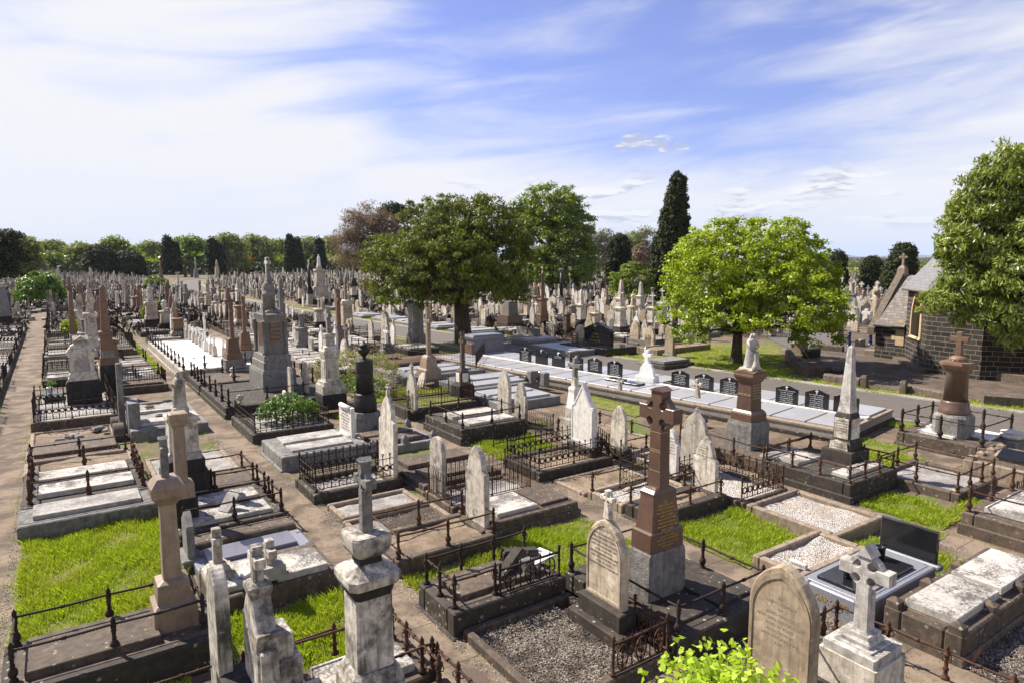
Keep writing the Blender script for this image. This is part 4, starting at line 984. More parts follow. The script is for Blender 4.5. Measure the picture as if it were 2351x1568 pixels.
plot('wide granite kerbed grave of bare earth with two withered wreaths',1.75,26.45,4.15,30.3,.26,.22,'rock_grey',fill='gravel_grey',ledgers=[(1.95,28.2,3.9,28.45,.3,'ledger_grey')])
for a,b in ((2.9,27.3),(2.75,29.2)):
    mb=MB(); mb.tube([(.13*math.cos(t),.13*math.sin(t),.03) for t in [k*.5236 for k in range(13)]],.045,6); o=link('wreath',mb.mesh('wreath','leaf_brown'),None,(a,b,.24)); tag(o,'small withered brown wreath on the granite kerbed grave','wreath',group='withered wreaths')
mon('pillar_monument','rough grey granite square shaft at the head of the granite kerbed graves','monument','B1',(1102,540),None,1166,.05,[('shaft','sq','rock_grey',[(540,1.),(-80,.82),(-92,.6)])],wy=.32)
hs('low rough granite headstone with stepped shoulder beside the grey shaft','B1',(1195,600),1130,250,0,'rect','rock_grey',.35,.0,wy=1.0)
plot('mottled ledger grave with dark kerb below the pair of edge on crosses',1.8,11.35,3.92,12.75,.40,.2,BB,slab=BB,ledgers=[(1.95,11.5,2.78,12.5,.5,'ledger_white'),(2.86,11.42,3.76,12.3,.52,'ledger_white')])
mon('cross_monument','small grey stone cross on steps, the farther of the two on the mottled ledger','cross','C1',(1940,560),None,2040,.42,[('steps','sq',W,[(560,1.6),(500,1.6),(490,1.2),(440,1.1),(430,.8),(395,.8)]),('cross','latin',W,(395,45,1.0,.42,.5,0,.7,1.15))],wx=.3,wy=.3)
mon('cross_monument','stout weathered stone cross standing at the near corner of the mottled ledger','cross','C2',(60,560),None,170,.5,[('plinth','sq','ledger_grey',[(560,1.25),(440,1.2)]),('cross','latin',W,(445,150,1.3,.40,.40,0,.66,1.1))],wx=.36,wy=.36)
T=thing('fallen_cross','small pale cross lying flat on the mottled ledger','cross',2.35,11.75,.5); mb=MB(); add_cross(mb,.42,.62,.12,.09,0,'latin'); part(T,'cross',mb,'marble_clean'); T.rotation_euler=(.1,1.35,.4)
LEDG=plot('white ledger grave behind the octagonal pillar beside the second path',1.75,7.6,4.0,8.68,.40,.2,BB,slab=BB,ledgers=[(2.5,7.78,3.72,8.5,.52,'ledger_white')])
text(LEDG,['IN LOVING MEMORY OF','JOHN AND','ELLEN','WHO DIED 12TH JUNE 1901','AGED 63 YEARS'],'letter_dark',.6,(3.1-2.875,8.15-8.14,.522),'upx',.055)
railing('rusty ornate rope railing between the octagonal pillar and the second path',[((3.78,7.2),(3.78,8.66),4),((2.3,8.66),(3.78,8.66),2),((3.0,7.62),(3.9,7.62),2)],.42,'rope',.52,'rust','orn')
railing('rusty ornate rail running down the path below the octagonal pillar',[((3.98,5.9),(3.94,7.55),4)],.36,'rope',.52,'rust','orn')
plot('dark kerbed grave below the octagonal pillar beside the second path',1.9,5.4,4.05,7.5,.36,.2,BB,slab=BB)
railing('rusty rope rail crossing the lower grass behind the thin headstone',[((-.8,9.0),(1.6,9.0),3),((1.75,8.95),(3.0,8.95),2)],.30,'rope',.5,'rust','orn')
mon('octagonal_monument','massive chamfered square grey marble pillar with carved cushion cap and mossy cross on top','monument','C2',None,None,None,.35,[
 ('plinth','oct3','marble_old',[((.35,),1.25),((.62,),1.22),((.66,),1.1)]),('base','oct3','marble_old',[((.66,),1.08),((.88,),1.04),((.92,),.98),((.97,),.93),((1.0,),.92),((1.05,),.80)]),
 ('body','oct','marble_old',[((1.05,),.72),(740,.70)]),('collar','oct3','black_base',[(740,.72),(715,.76),(665,.82)]),('cap','oct3','marble_old',[(668,.96),(640,1.0),(585,1.0),(385,.38)]),
 ('neck','sq','black_base',[(400,.44),(345,.41),(340,.38)]),
 ('cushion','oct3','marble_old',[(345,.46),(332,.66),(305,.73),(250,.75),(200,.75),(172,.72),(158,.64)]),('seat','sq','marble_old',[(165,.50),(148,.46),(125,.25),(105,.19)]),
 ('cross','celtic','rock_grey',(115,-612,.62,.17,.20,.05,.70,1.15))],wx=.66,wy=.66,center=(2.92,7.40))
hs('thin tall marble headstone seen edge on with a carved rope edge, beside the lower grass','C1',(2030,1700),1915,385,.3,'gothic2','marble_old',.17,.1,wy=.62)
gx,gy=1.78,8.05; gz=zat(gx,gy,'C2',590); T=thing('gabled_monument','weathered marble gabled headstone with stepped buttresses and a cross, cut by the photo edge','monument',gx,gy)
part(T,'base',MB().sq([(.2,.42,.62),(.8,.42,.62),(.84,.36,.55)]),'black_base')
part(T,'slab',MB().prof([(-.36,.84),(.36,.84),(.36,1.55),(.40,1.57),(.40,1.64),(.33,1.64),(.07,gz),(-.07,gz),(-.33,1.64),(-.40,1.64),(-.40,1.57),(-.36,1.55)],.24,'x',.02),'marble_old')
part(T,'buttress',MB().box(.12,-.30,.84,.42,.30,1.18,.02),'marble_old'); part(T,'buttress',MB().box(.12,-.22,1.18,.34,.22,1.48,.02),'marble_old'); part(T,'buttress',MB().box(-.1,-.46,.84,.1,-.36,1.45,.02),'marble_old'); part(T,'capital',MB().sq([(gz-.1,.11,.12),(gz,.14,.15),(gz+.06,.14,.15),(gz+.1,.08,.08)]),'marble_old')
mb=MB(); add_cross(mb,.38,zat(gx,gy,'C2',225)-gz-.05,.12,.13,gz+.08,'latin'); roof_cap(mb,.08,.08,zat(gx,gy,'C2',225)-.0,.05,'x'); part(T,'cross',mb,'marble_old')
mon('marble_block','low white marble stepped block at the foot of the gabled headstone','monument','C2',None,None,None,.3,[('block','sq',W,[((.2,),1.),((.62,),1.),((.66,),.8),((.9,),.78)])],wx=.5,wy=.5,center=(2.25,7.45))
# ---- row beyond the second path
plot('long dark kerbed grave with a broad lichened slab and broken stones, beside the second path',4.86,8.72,7.15,10.0,.42,.24,BS,slab=BB,ledgers=[(5.15,9.0,6.9,9.8,.52,BB)],foot=.03)
railing('ornate rusty rope railing round the broad lichened slab',[((4.97,8.9),(4.97,9.88),3),((4.97,9.88),(7.05,9.88),4),((4.97,8.9),(5.75,8.9),2)],.42,'rope',.58,'rust_dark','orn')
railing('low scrolled iron panels with flower loops at the head of the mulched plot',[((5.8,8.82),(7.05,8.82),2)],.42,'tear',.58,'rust_dark','slim')
T=plot('empty mulched plot with a low weathered kerb below the lettered headstone',4.98,6.35,7.15,8.68,.16,.13,BB,fill='mulch_ground',fz=-.01)
railing('low broken scrolled iron railing at the corner of the mulched plot',[((6.12,6.42),(7.22,6.42),2),((7.22,6.42),(7.22,7.1),2)],.16,'tear',.62,'rust','slim')
# scattered broken stonework on the lichened slab
for i,(a,b,sx,sy,r) in enumerate([(6.35,9.35,.45,.12,.5),(6.75,9.62,.35,.1,-.3),(6.6,9.2,.12,.1,.2)]):
    o=link('broken_coping',MB().sq([(0,sx,sy),(.16,sx*.98,sy*.9),(.2,sx*.9,sy*.7)]).mesh('broken_coping',BS if i<2 else 'rock_grey'),None,(a,b,.5),(0.05*i,-.25 if i==0 else .08,r)); tag(o,['long broken dark coping tilted across the lichened slab','short broken dark coping beside the tilted one','small broken stone lump on the lichened slab'][i],'broken stone')
o=link('broken_slab',MB().sq([(0,.36,.22),(.05,.35,.21)]).mesh('broken_slab','marble_clean'),None,(7.0,9.45,.5),.2); tag(o,'white broken marble slab lying beyond the tilted coping','broken slab')
T=hs('white arched headstone with carved border, small cross and faded lettering before the brown cross','C3',(1003,825),675,-40,0,'gothic2','marble_warm',.16,.55,BS,cross=None,frame=True,bw=.10,
  lines=[('ERECTED',1.3),'IN MEMORY OF OUR BELOVED CHILDREN',('DANIEL & WILLIAM O\'CONNELL',1.15),'CHARLES SON OF WILLIAM & ELLEN','DIED 27TH NOVEMBER 1889','AGED 18 MONTHS','AGNES LETITIA DAUGHTER OF DANIEL & MARY','DIED 10TH NOVEMBER 1897','AGED 2½ YEARS','SUFFER LITTLE CHILDREN TO COME UNTO ME'],lm='letter_dark',lsize=.047,ltop=.86)
oc=T; part(T,'footing',MB().box(-.30,-.62,-.55+.5,.32,.62,.26,.02),BS)
def rel_cross(T,h,z,m,sc=.34,d=.10):
    mb=MB(); add_cross(mb,h*.62,h,h*.17,d,z,'celtic',foot=2.0); part(T,'cross',mb,m)
rel_cross(oc,.46,zat(oc.location[0],oc.location[1],'C3',-45),'marble')
plot('broad dark lichened platform under the brown granite ringed cross',7.28,6.22,9.55,8.95,.40,.24,BS,slab=BS,ledgers=[(8.5,6.5,9.3,8.7,.47,BS,.06),(7.5,6.5,8.45,6.95,.46,BS,.06)])
railing('black twisted rope railing with urn posts round the brown ringed cross',[((7.36,6.34),(9.42,6.34),3),((9.42,6.34),(9.42,8.85),3),((7.36,6.34),(7.36,8.85),3),((7.36,8.85),(9.42,8.85),3)],.40,'rope',.58,'rust_dark')
T=mon('ringed_cross','tall polished brown granite ringed cross lettered in gold on a rough grey base','cross','C3',(1255,745),1045,1592,.40,[
 ('base','sq','rock_grey',[(745,1.),(362,.97),(320,.94),(300,.90)]),
 ('plinth','sq','granite_brown',[(310,.88),(125,.86),(108,.82)]),
 ('pedestal','sq','granite_brown',[(100,.74),(-212,.60),(-225,.60),(-255,.62),(-290,.50),(-318,.36)]),
 ('cross','celtic','granite_brown',(-318,-1255,.86,.27,.25,.035,.745,1.18))])
xc,yc,wx,wy,Z=T_info[T.name]
def face_y(py,s): return Z(py,s)
cr=[c for c in T.children if c.name.startswith('cross')][0]
text(T,['ALSO','THEIR LOVED SON','JOSEPH DONNELLAN','WHO DIED 13TH AUG 1920','AGED 12 YEARS','AND OF HIS MOTHER','MARY DONNELLAN','WHO DIED 5TH MAY 1924','AGED 55 YEARS','R . I . P'],'gold',wx*.52,(0,-wy*.312,Z(-165,.6)),'-y',.043,1.32,tilt=-.13,ext=.004)
text(T,['AND OF HIS FATHER',('PATRICK DONNELLAN',1.2),'WHO DIED 16TH JULY 1949','AGED 83 YEARS','R . I . P'],'gold',wx*.62,(0,-wy*.440,Z(165,.85)),'-y',.040,1.3,ext=.003)
z0_=Z(-318,.4); z1_=Z(-1255,0); mb=MB()
for f in (.16,.36,.38,.56):   # incised pale bands round the shaft
    zz=z0_+(z1_-z0_)*f*.98; mb.sq([(zz,wx*.1275,wx*.1375),(zz+.005,wx*.1275,wx*.1375)],ch=.001)
part(T,'band',mb,'letter_gold_dull')
plot('rope railed grave of dry weeds with a tall gothic headstone, beside the second path',4.98,11.1,7.3,12.62,.34,.18,BB,fill='soil_bare')
railing('rusty rope railing round the weedy grave with the tall gothic headstone',[((5.05,11.2),(7.2,11.2),3),((5.05,12.5),(7.2,12.5),3),((5.05,11.2),(5.05,12.5),2),((7.2,11.2),(7.2,12.5),2)],.35,'rope',.56,'rust')
hs('tall marble gothic headstone with stepped shoulders inside the weedy rope railed grave','B2',(2100,1425),1925,655,.0,'shoulder',W,.13,.34,BB)
T=thing('edging_tiles','scalloped red terracotta edging tiles standing in the weedy grave','edging',6.25,12.85,.02)
for k in range(3): part(T,'tile',MB().prof([(-.25,0),(.25,0)]+[(.25-.5*i/16,.15+(.035 if i%2 else 0)) for i in range(17)],.04,'y',.004).move((k-1)*.55,0,0),'terracotta')
plot('cracked tan kerbed grave with bark mulch beside the second path',5.0,12.9,7.25,14.1,.14,.12,'concrete_tan',fill='mulch_ground',fz=.05)
plot('second cracked tan kerbed grave, one row farther from the scalloped tiles',5.05,14.2,7.1,15.3,.15,.12,'concrete_tan',fill='gravel_grey',fz=.06)
plot('dark sloping kerbed grave inside wreath railings beside the second path',4.9,15.75,7.3,17.35,.26,.2,BS,fill='gravel_grey',fz=.12)
railing('rusty wreath and lily railing round the dark sloping grave',[((5.0,15.9),(7.18,15.9),2),((5.0,17.2),(7.18,17.2),2),((5.0,15.9),(5.0,17.2),2),((7.18,15.9),(7.18,17.2),2)],.27,'wreath',.72,'rust_dark','slim')
hs('tall streaked marble headstone with curved shoulders and small cross inside wreath railings','B2',(1262,960),1128,95,.1,'shoulder',W,.13,.15,BB,cross=.13,lean=.02)
plot('wide rough grey granite grave with two dark ledgers and a scroll headstone',4.98,18.85,7.6,21.1,.42,.2,'rock_grey',slab='rock_grey',ledgers=[(5.35,19.1,7.2,19.8,.5,'ledger_grey'),(5.35,20.0,7.2,20.8,.52,'ledger_grey')],foot=.05)
T=hs('white marble scroll shaped headstone with rolled ends on the rough granite grave','B2',(880,600),768,290,.3,'rect','marble_clean',.12,.1,'marble_clean',lines=['SACRED TO THE MEMORY OF','ANNIE MARIA','BELOVED WIFE OF','WHO DIED AT CARLTON','15TH FEBRUARY 1878','AGED 42 YEARS','ALSO OF THEIR SON','REQUIESCAT IN PACE'],lm='letter_dark',lsize=.07,ltop=.88)
w_=span('B2',T.location[0],T.location[1]-.4,.3,768,'y'); 
for zz in (.12,zat(T.location[0],T.location[1],'B2',300)-.3):
    mb=MB(); mb.tube([(-.05,-.42,zz),(-.05,.42,zz)],.075,12); part(T,'scroll',mb,'marble_clean')
plot('ring railed grave with a round green bush beside the second path',4.98,22.2,7.7,25.4,.34,.22,BS,fill='gravel_grey')
railing('rusty interlaced ring railing in front of the round green bush',[((5.1,22.35),(7.55,22.35),3),((5.1,22.35),(5.1,25.2),2),((7.55,22.35),(7.55,25.2),2)],.35,'circle',.62,'rust_dark','slim')
shrub('round bright green bush growing over the ring railed grave',6.55,23.6,.25,1.05,.85,1.0,'leaf_shrub',520,30,.07,.035)
# half beside the third path
plot('pair of broad dark ledgers on a stepped kerb behind the iron hoops',7.45,14.85,9.8,17.3,.26,.18,BB,slab=BB,ledgers=[(7.7,15.1,9.5,15.9,.36,BB),(7.65,16.2,9.6,17.0,.40,BB)],foot=.1)
plot('low dark kerbed grave inside the iron hoops with a slim round headstone',7.35,13.2,9.75,14.65,.22,.16,BB,fill='gravel_grey')
railing('rusty hoop topped fence round the slim round headstone',[((7.4,13.35),(9.7,13.35),3),((7.4,13.35),(7.4,14.5),2),((9.7,13.35),(9.7,14.5),2),((7.4,14.5),(9.7,14.5),2)],.2,'hoop',.78,'rust','slim')
hs('slim round topped white headstone standing behind the hoop fence','B2',(1712,1150),1597,578,.05,'round',W,.12,.1,BB)
plot('stepped dark grave with a white ledger in front of the slim headstone with iron hoops',7.5,11.6,9.85,13.1,.34,.2,BB,slab=BB,ledgers=[(7.7,11.8,8.8,12.8,.44,'ledger_white'),(8.9,11.8,9.7,12.8,.42,BB)],foot=.16)
plot('granite grave with four square pointed corner posts beside the third path',7.55,18.7,9.95,20.9,.24,.18,'granite_grey',fill='gravel_grey',posts=[(7.72,18.85),(9.8,18.85),(8.8,18.85),(9.8,20.75),(7.72,20.7),(8.8,20.75)],ph=.28,ledgers=[(7.9,19.1,9.6,19.7,.34,BB),(7.9,19.9,9.6,20.5,.34,BB)])
mon('urn_column','black cast column with a carved chevron collar and black urn on a grey granite block','column','B2',(940,575),875,1130,.12,[
 ('base','oct2','granite_grey',[(575,1.),(420,.98),(375,.90)]),
 ('foot','lathe','cast_black',[(385,.86),(290,.84),(275,.80),(255,.84),(240,.72),(215,.78),(190,.68)]),
 ('shaft','lathe','cast_black',[(190,.66),(-115,.60)]),
 ('collar','lathe','cast_black',[(10,.62),(-5,.635),(-60,.645),(-95,.63),(-112,.63),(-118,.50),(-130,.3)]),
 ('urn','urn','cast_black',(-128,-298,.46))],wx=.92,wy=.92)
plot('dark stepped enclosure of the big lettered temple monument',5.0,26.4,9.6,31.6,.45,.25,BS,slab=BS,foot=.2)
railing('black rope railing with bulbous posts round the big temple monument',[((5.15,26.55),(9.4,26.55),4),((5.15,26.55),(5.15,31.4),5),((9.4,26.55),(9.4,31.4),4)],.45,'rope',.72,'rust_dark')
T=mon('temple_monument','tallest grey temple monument with a fluted dome, lettered brown panel and cross top','monument','A2',(68,1400),-60,378,.45,[
 ('base','sq','granite_grey',[(1400,1.),(1235,.98),(1200,.92)]),('step','sq','grey_paint',[(1215,.86),(1130,.84),(1120,.78),(1070,.76),(1058,.72)]),
 ('body','sq','grey_paint',[(1058,.60),(720,.56)]),('panel','panel','granite_brown',(985,770,.57,.5)),
 ('cornice','sq','grey_paint',[(775,.60),(745,.62),(720,.66),(700,.70),(690,.70),(685,.5)]),
 ('gable','gables','grey_paint',(692,640,.56)),
 ('drum','lathe','grey_paint',[(690,.36),(520,.36),(512,.42),(500,.42),(495,.38),(470,.40)]),
 ('dome','flute','grey_paint',[(472,.38),(462,.36),(440,.37),(405,.31),(385,.20),(378,.10)]),
 ('finial','sq','granite_grey',[(380,.13),(365,.14),(355,.11),(200,.10),(170,.12),(158,.05)]),
 ('cross','latin',W,(300,162,.34,.10,.12))])
xc,yc,wx,wy,Z=T_info[T.name]
for sx,sy in ((-1,-1),(1,-1),(-1,1)):
    mb=MB(); mb.lathe([(Z(1050,.6),wx*.075),(Z(1035,.6),wx*.07),(Z(1030,.6),wx*.055),(Z(770,.6),wx*.052),(Z(765,.6),wx*.075),(Z(748,.6),wx*.08)],sx*wx*.32,sy*wy*.31,10); part(T,'corner_column',mb,'grey_paint')
    mb=MB(); add_cross(mb,.22,.45,.09,.09,Z(688,.6),'latin'); mb.move(sx*wx*.30,sy*wy*.30,0); part(T,'corner_cross',mb,'granite_grey')
text(T,['ALSO',('MARY ELIZABETH BRICE',1.1),'WHO DIED 12TH MAY 1889',('MARGARET BRENNAN',1.1),'AGED 72 YEARS'],'letter_gold_dull',wx*.26,(0,-wy*.305,Z(800,.6)),'-y',.11,1.5,ext=.004)
mon('pedestal_monument','white marble arch topped pedestal with a broken cross and fluted drum on a black base','monument','A2',(618,1570),None,852,.25,[
 ('base','sq','black_base',[(1570,1.),(1445,1.),(1425,.96)]),('step','sq',W,[(1425,.94),(1345,.94),(1330,.82),(1310,.80),(1298,.66)]),
 ('body','sq',W,[(1298,.58),(1090,.55)]),('panel','panel',W,(1270,1110,.56,.7,'s')),
 ('arch_cap','sq',W,[(1090,.58),(1050,.66),(1028,.68),(1010,.60),(985,.56),(975,.42)]),('gable','gables',W,(1040,975,.60)),
 ('drum','sq',W,[(985,.40),(960,.38),(905,.36),(900,.42),(868,.44),(862,.3)]),
 ('cross','latin','rock_grey',(868,605,.42,.15,.16,.06,.66,1.1))],wy=.95,wx=.95)
hs('tall plain arched headstone leaning slightly beside the round green bush','A2',(470,1460),400,1120,.1,'gothic',W,.12,.1,BS,wy=.6)
hs('narrow round marble headstone behind the round green bush','A2',(325,1480),272,1160,.1,'round',W,.12,.08,BS,wy=.55)
hs('tiny white headstone at the edge of the round green bush','A2',(266,1495),218,1378,.15,'seg','marble_clean',.08,.05,BS,wy=.38)
# ---- beyond the third path
plot('dark kerbed grave with two white ledgers inside rope railings beside the third path',10.55,18.3,13.1,20.9,.52,.22,BS,slab=BS,ledgers=[(10.95,18.5,12.8,19.2,.62,'ledger_white'),(10.95,19.6,12.8,20.3,.64,'ledger_white')],foot=.25)
railing('rusty rope railing round the two white ledgers beside the third path',[((10.68,18.45),(12.95,18.45),3),((10.68,18.45),(10.68,20.7),3),((12.95,18.45),(12.95,20.7),3),((10.68,20.7),(12.95,20.7),3)],.52,'rope',.55,'rust_dark')
plot('dark kerbed grass grave inside the hoop fence beside the third path',10.55,22.3,13.6,24.6,.42,.2,BS,fill='turf',fz=.36)
railing('rusty hoop fence on dark kerb round the grassy grave beside the third path',[((10.68,22.45),(13.45,22.45),3),((10.68,22.45),(10.68,24.4),2),((13.45,22.45),(13.45,24.4),2),((10.68,24.4),(13.45,24.4),2)],.42,'hoop',.75,'rust','slim')
hs('tall gothic marble headstone rising through the hoop fence of the grassy grave','A2',(1462,1560),1375,1130,.35,'gothic',W,.13,.08,BS,wy=.72,cross=.22)
hs('leaning broken round marble headstone behind the hoop fence','A2',(1530,1350),1475,1215,.1,'round',W,.10,.0,BS,wy=.6,lean=(.0,.25,0))
plot('low kerbed grave of bare weeds in front of the heart railed enclosure',10.75,12.45,13.1,13.75,.10,.13,'concrete_tan',fill='soil_bare',fz=.06)
plot('dark kerbed enclosure with heart shaped railings and the gabled headstone',10.45,13.95,13.15,15.75,.28,.2,BS,fill='soil_bare')
railing('rusty heart wreath railing round the tall crocketed gothic headstone',[((10.55,14.1),(13.0,14.1),3),((10.55,14.1),(10.55,15.65),2),((13.0,14.1),(13.0,15.65),2),((10.55,15.65),(13.0,15.65),3)],.28,'wreath',.66,'rust_dark','slim')
hs('tall white crocketed gable headstone with small pinnacles beside the heart railing','B3',(740,690),540,90,.1,'gable','marble_clean',.18,.35,BS,bw=.10,frame=True)
mon('cross_monument','white marble cross on a stepped pedestal just behind the crocketed gable headstone','cross','B3',(560,660),430,None,.1,[
 ('base','sq',W,[(660,1.),(440,.98),(420,.85),(330,.80),(325,.66)]),('pedestal','sq','marble_clean',[(325,.62),(180,.46),(150,.5),(130,.42)]),('capital','sq',W,[(130,.30),(60,.26),(40,.30)]),
 ('cross','latin','rock_grey',(40,-145,.92,.2,.22,0,.62,1.))],wx=.66,wy=.66)
hs('slim pale gothic headstone with a small cross left of the brown ringed cross','B3',(1035,700),872,290,.15,'gothic',W,.12,.2,BS,lean=.0,wy=.62).children
rel_cross(bpy.data.objects[[o.name for o in bpy.data.objects if o.name.startswith('headstone')][-1]],.40,1.95,W)
railing('rusty scooped arch railing at the foot of the slim pale gothic headstone',[((11.6,12.05),(13.4,12.05),3),((13.2,12.05),(13.2,13.7),2)],.2,'scoop',.66,'rust_dark','slim')
railing('curved iron railing fragment beyond the crocketed gable headstone',[((13.1,14.1),(13.6,15.3),2)],.3,'wreath',.66,'rust_dark','slim')
hs('clean white round shouldered headstone lettered in grey right of the brown ringed cross','B3',(1508,950),1368,508,.1,'shoulder','marble_clean',.14,.2,BS,lines=['IN LOVING MEMORY OF','CATHERINE','WIFE OF JOHN','MARY THERESA','ELLEN BRIDGET','AND THEIR SON'],lsize=.06)
hs('broad pale headstone with a cross and curling leaves behind the white patched stone','B3',(1790,900),1570,340,.1,'ogee',W,.14,.2,BS,wy=.95)
rel_cross(bpy.data.objects[[o.name for o in bpy.data.objects if o.name.startswith('headstone')][-1]],.52,2.15,W)
hs('white patched round topped headstone with scalloped shoulders right of the brown ringed cross','B3',(1862,1105),1652,590,.1,'shoulder',W,.13,.2,BS,lines=['IN LOVING','MEMORY OF','PATRICK','WHO DIED 2ND MAY','1893'],lsize=.05)
plot('rough bluestone kerbed grave of dry weeds before the patched round headstone',10.7,9.92,13.15,10.95,.34,.28,BS,fill='soil_bare',foot=.05)
railing('rusty slim railing with leafy finials on the rough bluestone grave',[((10.8,10.85),(13.0,10.85),3),((10.8,10.02),(13.0,10.02),3)],.33,'rope',.46,'rust','orn')
plot('tan kerbed grave of white gravel behind the rough bluestone grave',10.72,11.05,13.1,12.3,.24,.15,'concrete_tan',fill='pebbles_white',fz=.13)
railing('thin rusty rail over the white gravel grave',[((10.8,12.2),(13.0,12.2),2),((11.7,11.15),(13.0,11.15),2)],.24,'rope',.5,'rust','orn')
railing('rusty heart patterned railing beside the white gravel right of the patched headstone',[((13.25,9.6),(14.9,9.6),2),((14.9,9.6),(14.9,11.6),2),((13.3,11.6),(14.9,11.6),2)],.24,'wreath',.62,'rust','slim')
plot('dark kerbed grave of white gravel inside heart railings below the brown statue pedestal',13.2,9.5,15.0,11.7,.24,.14,BB,fill='pebbles_white',fz=.15)
plot('tan kerbed plot of white pebbles in the grass, beside the fourth path',13.15,7.15,15.1,9.4,.26,.16,'concrete_tan',fill='pebbles_white',fz=.16)
T=plot('tan kerbed gravel plot with a small name tablet, in front of the white pebbles',10.9,6.5,13.1,7.6,.28,.15,'concrete_tan',fill='pebbles_white',fz=.19)
T=thing('name_tablet','small white tablet lettered in grey lying on the gravel plot','tablet',11.15,6.78,.28,0); part(T,'tablet',MB().box(-.04,-.17,0,.04,.17,.10,.01),'marble_clean'); text(T,['GORMAN'],'letter_dark',.28,(-.042,0,.03),'-x',.06)
# polished family grave
T=plot('low speckled granite grave with a black polished slab and gold family name',10.5,5.18,12.95,6.35,.42,.16,'grey_speckle',slab='grey_speckle',ledgers=[(10.72,5.36,12.5,6.16,.50,'black_granite')])
text(T,['GARONZI'],'gold',.66,(-1.227,.0,.17),'-x',.17,scalex=.8)
T=hs('glossy black rectangular headstone standing behind the black polished slab','C4',(1540,385),1022,5,.35,'rect','black_granite',.09,.08,'grey_speckle',name='headstone',bw=.05)
T=thing('flower_urn','black polished stone vase on the black slab below the glossy headstone','vase',12.25,5.85,.5); part(T,'vase',MB().lathe([(0,.075),(.05,.075),(.09,.085),(.2,.09),(.23,.10),(.25,.10),(.25,.06),(.2,.055)]),'black_granite')
T=thing('flower_urn','black polished stone vase half hidden behind the stone cross','vase',11.05,5.78,.5); part(T,'vase',MB().lathe([(0,.075),(.05,.075),(.09,.085),(.2,.09),(.23,.10),(.25,.10),(.25,.06),(.2,.055)]),'black_granite')
plot('dark chamfered kerb grave with two stained white ledgers and square posts, at the photo corner',10.72,3.85,14.6,5.0,.46,.26,BB,slab=BB,ledgers=[(10.92,4.02,12.45,4.78,.60,'ledger_white'),(12.55,4.02,14.2,4.78,.62,'ledger_white')],posts=[(10.83,3.97),(11.95,3.97),(13.1,3.97),(10.83,4.88),(11.95,4.88),(13.1,4.88)],ph=.16,foot=.14)
railing('rusty rope rail with leafy posts beside the white ledgers at the photo corner',[((10.05,2.2),(9.95,5.35),5),((9.2,5.35),(9.95,5.35),2)],.12,'rope',.52,'rust','orn')
mon('ringed_cross','white ringed stone cross with a roofed top on stepped marble base','cross','C4',(972,1362),500,1232,.60,[
 ('step','sq','marble_grey',[(1362,1.),(1280,1.)]),('step','sq','marble_grey',[(1282,.74),(1205,.72)]),('moulding','sq','marble_grey',[(1165,.54),(1140,.56),(1110,.50),(1095,.46),(1060,.46),(1050,.36),(1015,.30)]),
 ('cross','celtic','marble_grey',(1010,190,.92,.235,.26,.12,.70,1.15))])
mon('base_block','big dark stained marble block under the white ringed cross','base','C4',None,None,None,.0,[('block','sq','black_base',[((-.02,),1.18),((.14,),1.18),((.15,),1.06)]),('upper','sq',W,[((.15,),1.02),((.60,),1.0)])],wx=.80,wy=.80,center=(8.95,4.43))
hs('broad warm brown round headstone with a roped border at the lower photo edge','C4',(385,1472),-100,385,.0,'gothic2','sand_headstone',.17,.12,BB,frame=True,wy=.88,zc=.98,
  lines=['IN','LOVING MEMORY','OF','JAMES GEORGE','WHO DIED 12TH JAN 1892','AGED 67 YEARS','ALSO GEORGE','DIED 21ST AUG 1898','R.I.P.'],lsize=.055)
railing('rusty urn posts and rail beside the broad brown headstone',[((7.5,4.2),(8.3,4.75),2),((8.3,4.75),(9.5,5.3),2)],.2,'rope',.5,'rust')
# ginkgo growing in front
T=thing('ginkgo_shrub','bright yellow green fan leaved young tree at the lower photo edge','shrub',5.72,4.30,0)
cs=[]
for i in range(150): cs.append((random.gauss(0,.36),random.gauss(0,.26),1.62+random.uniform(-.45,.0)))
cs=[(a,b,min(c,1.60-abs(a-.1)*.22)) for a,b,c in cs]
def fans(C,s):
    out=[]
    for c in C:
        for _ in range(7):
            p=np.array(c)+rng.normal(0,.05,3); N=norm(rng.normal(0,.6,3)+np.array([-.25,-.35,.9])); D=norm(np.cross(N,rng.normal(0,1,3))); Wd=np.cross(N,D); r=s*rng.uniform(.7,1.2)
            pts=[p]+[p+D*r*math.cos(t)*(1 if abs(t)>.05 else .86)+Wd*r*math.sin(t) for t in (-.85,-.5,-.2,0,.2,.5,.85)]
            out.append(np.array(pts))
    return np.stack(out)
link('foliage',quads_mesh('foliage',fans(cs,.062),'leaf_ginkgo',8),T)
mb=MB(); limbs(mb,(0,0,0),[cs[k] for k in range(0,150,5)],.022,5); part(T,'stem',mb,'bark')
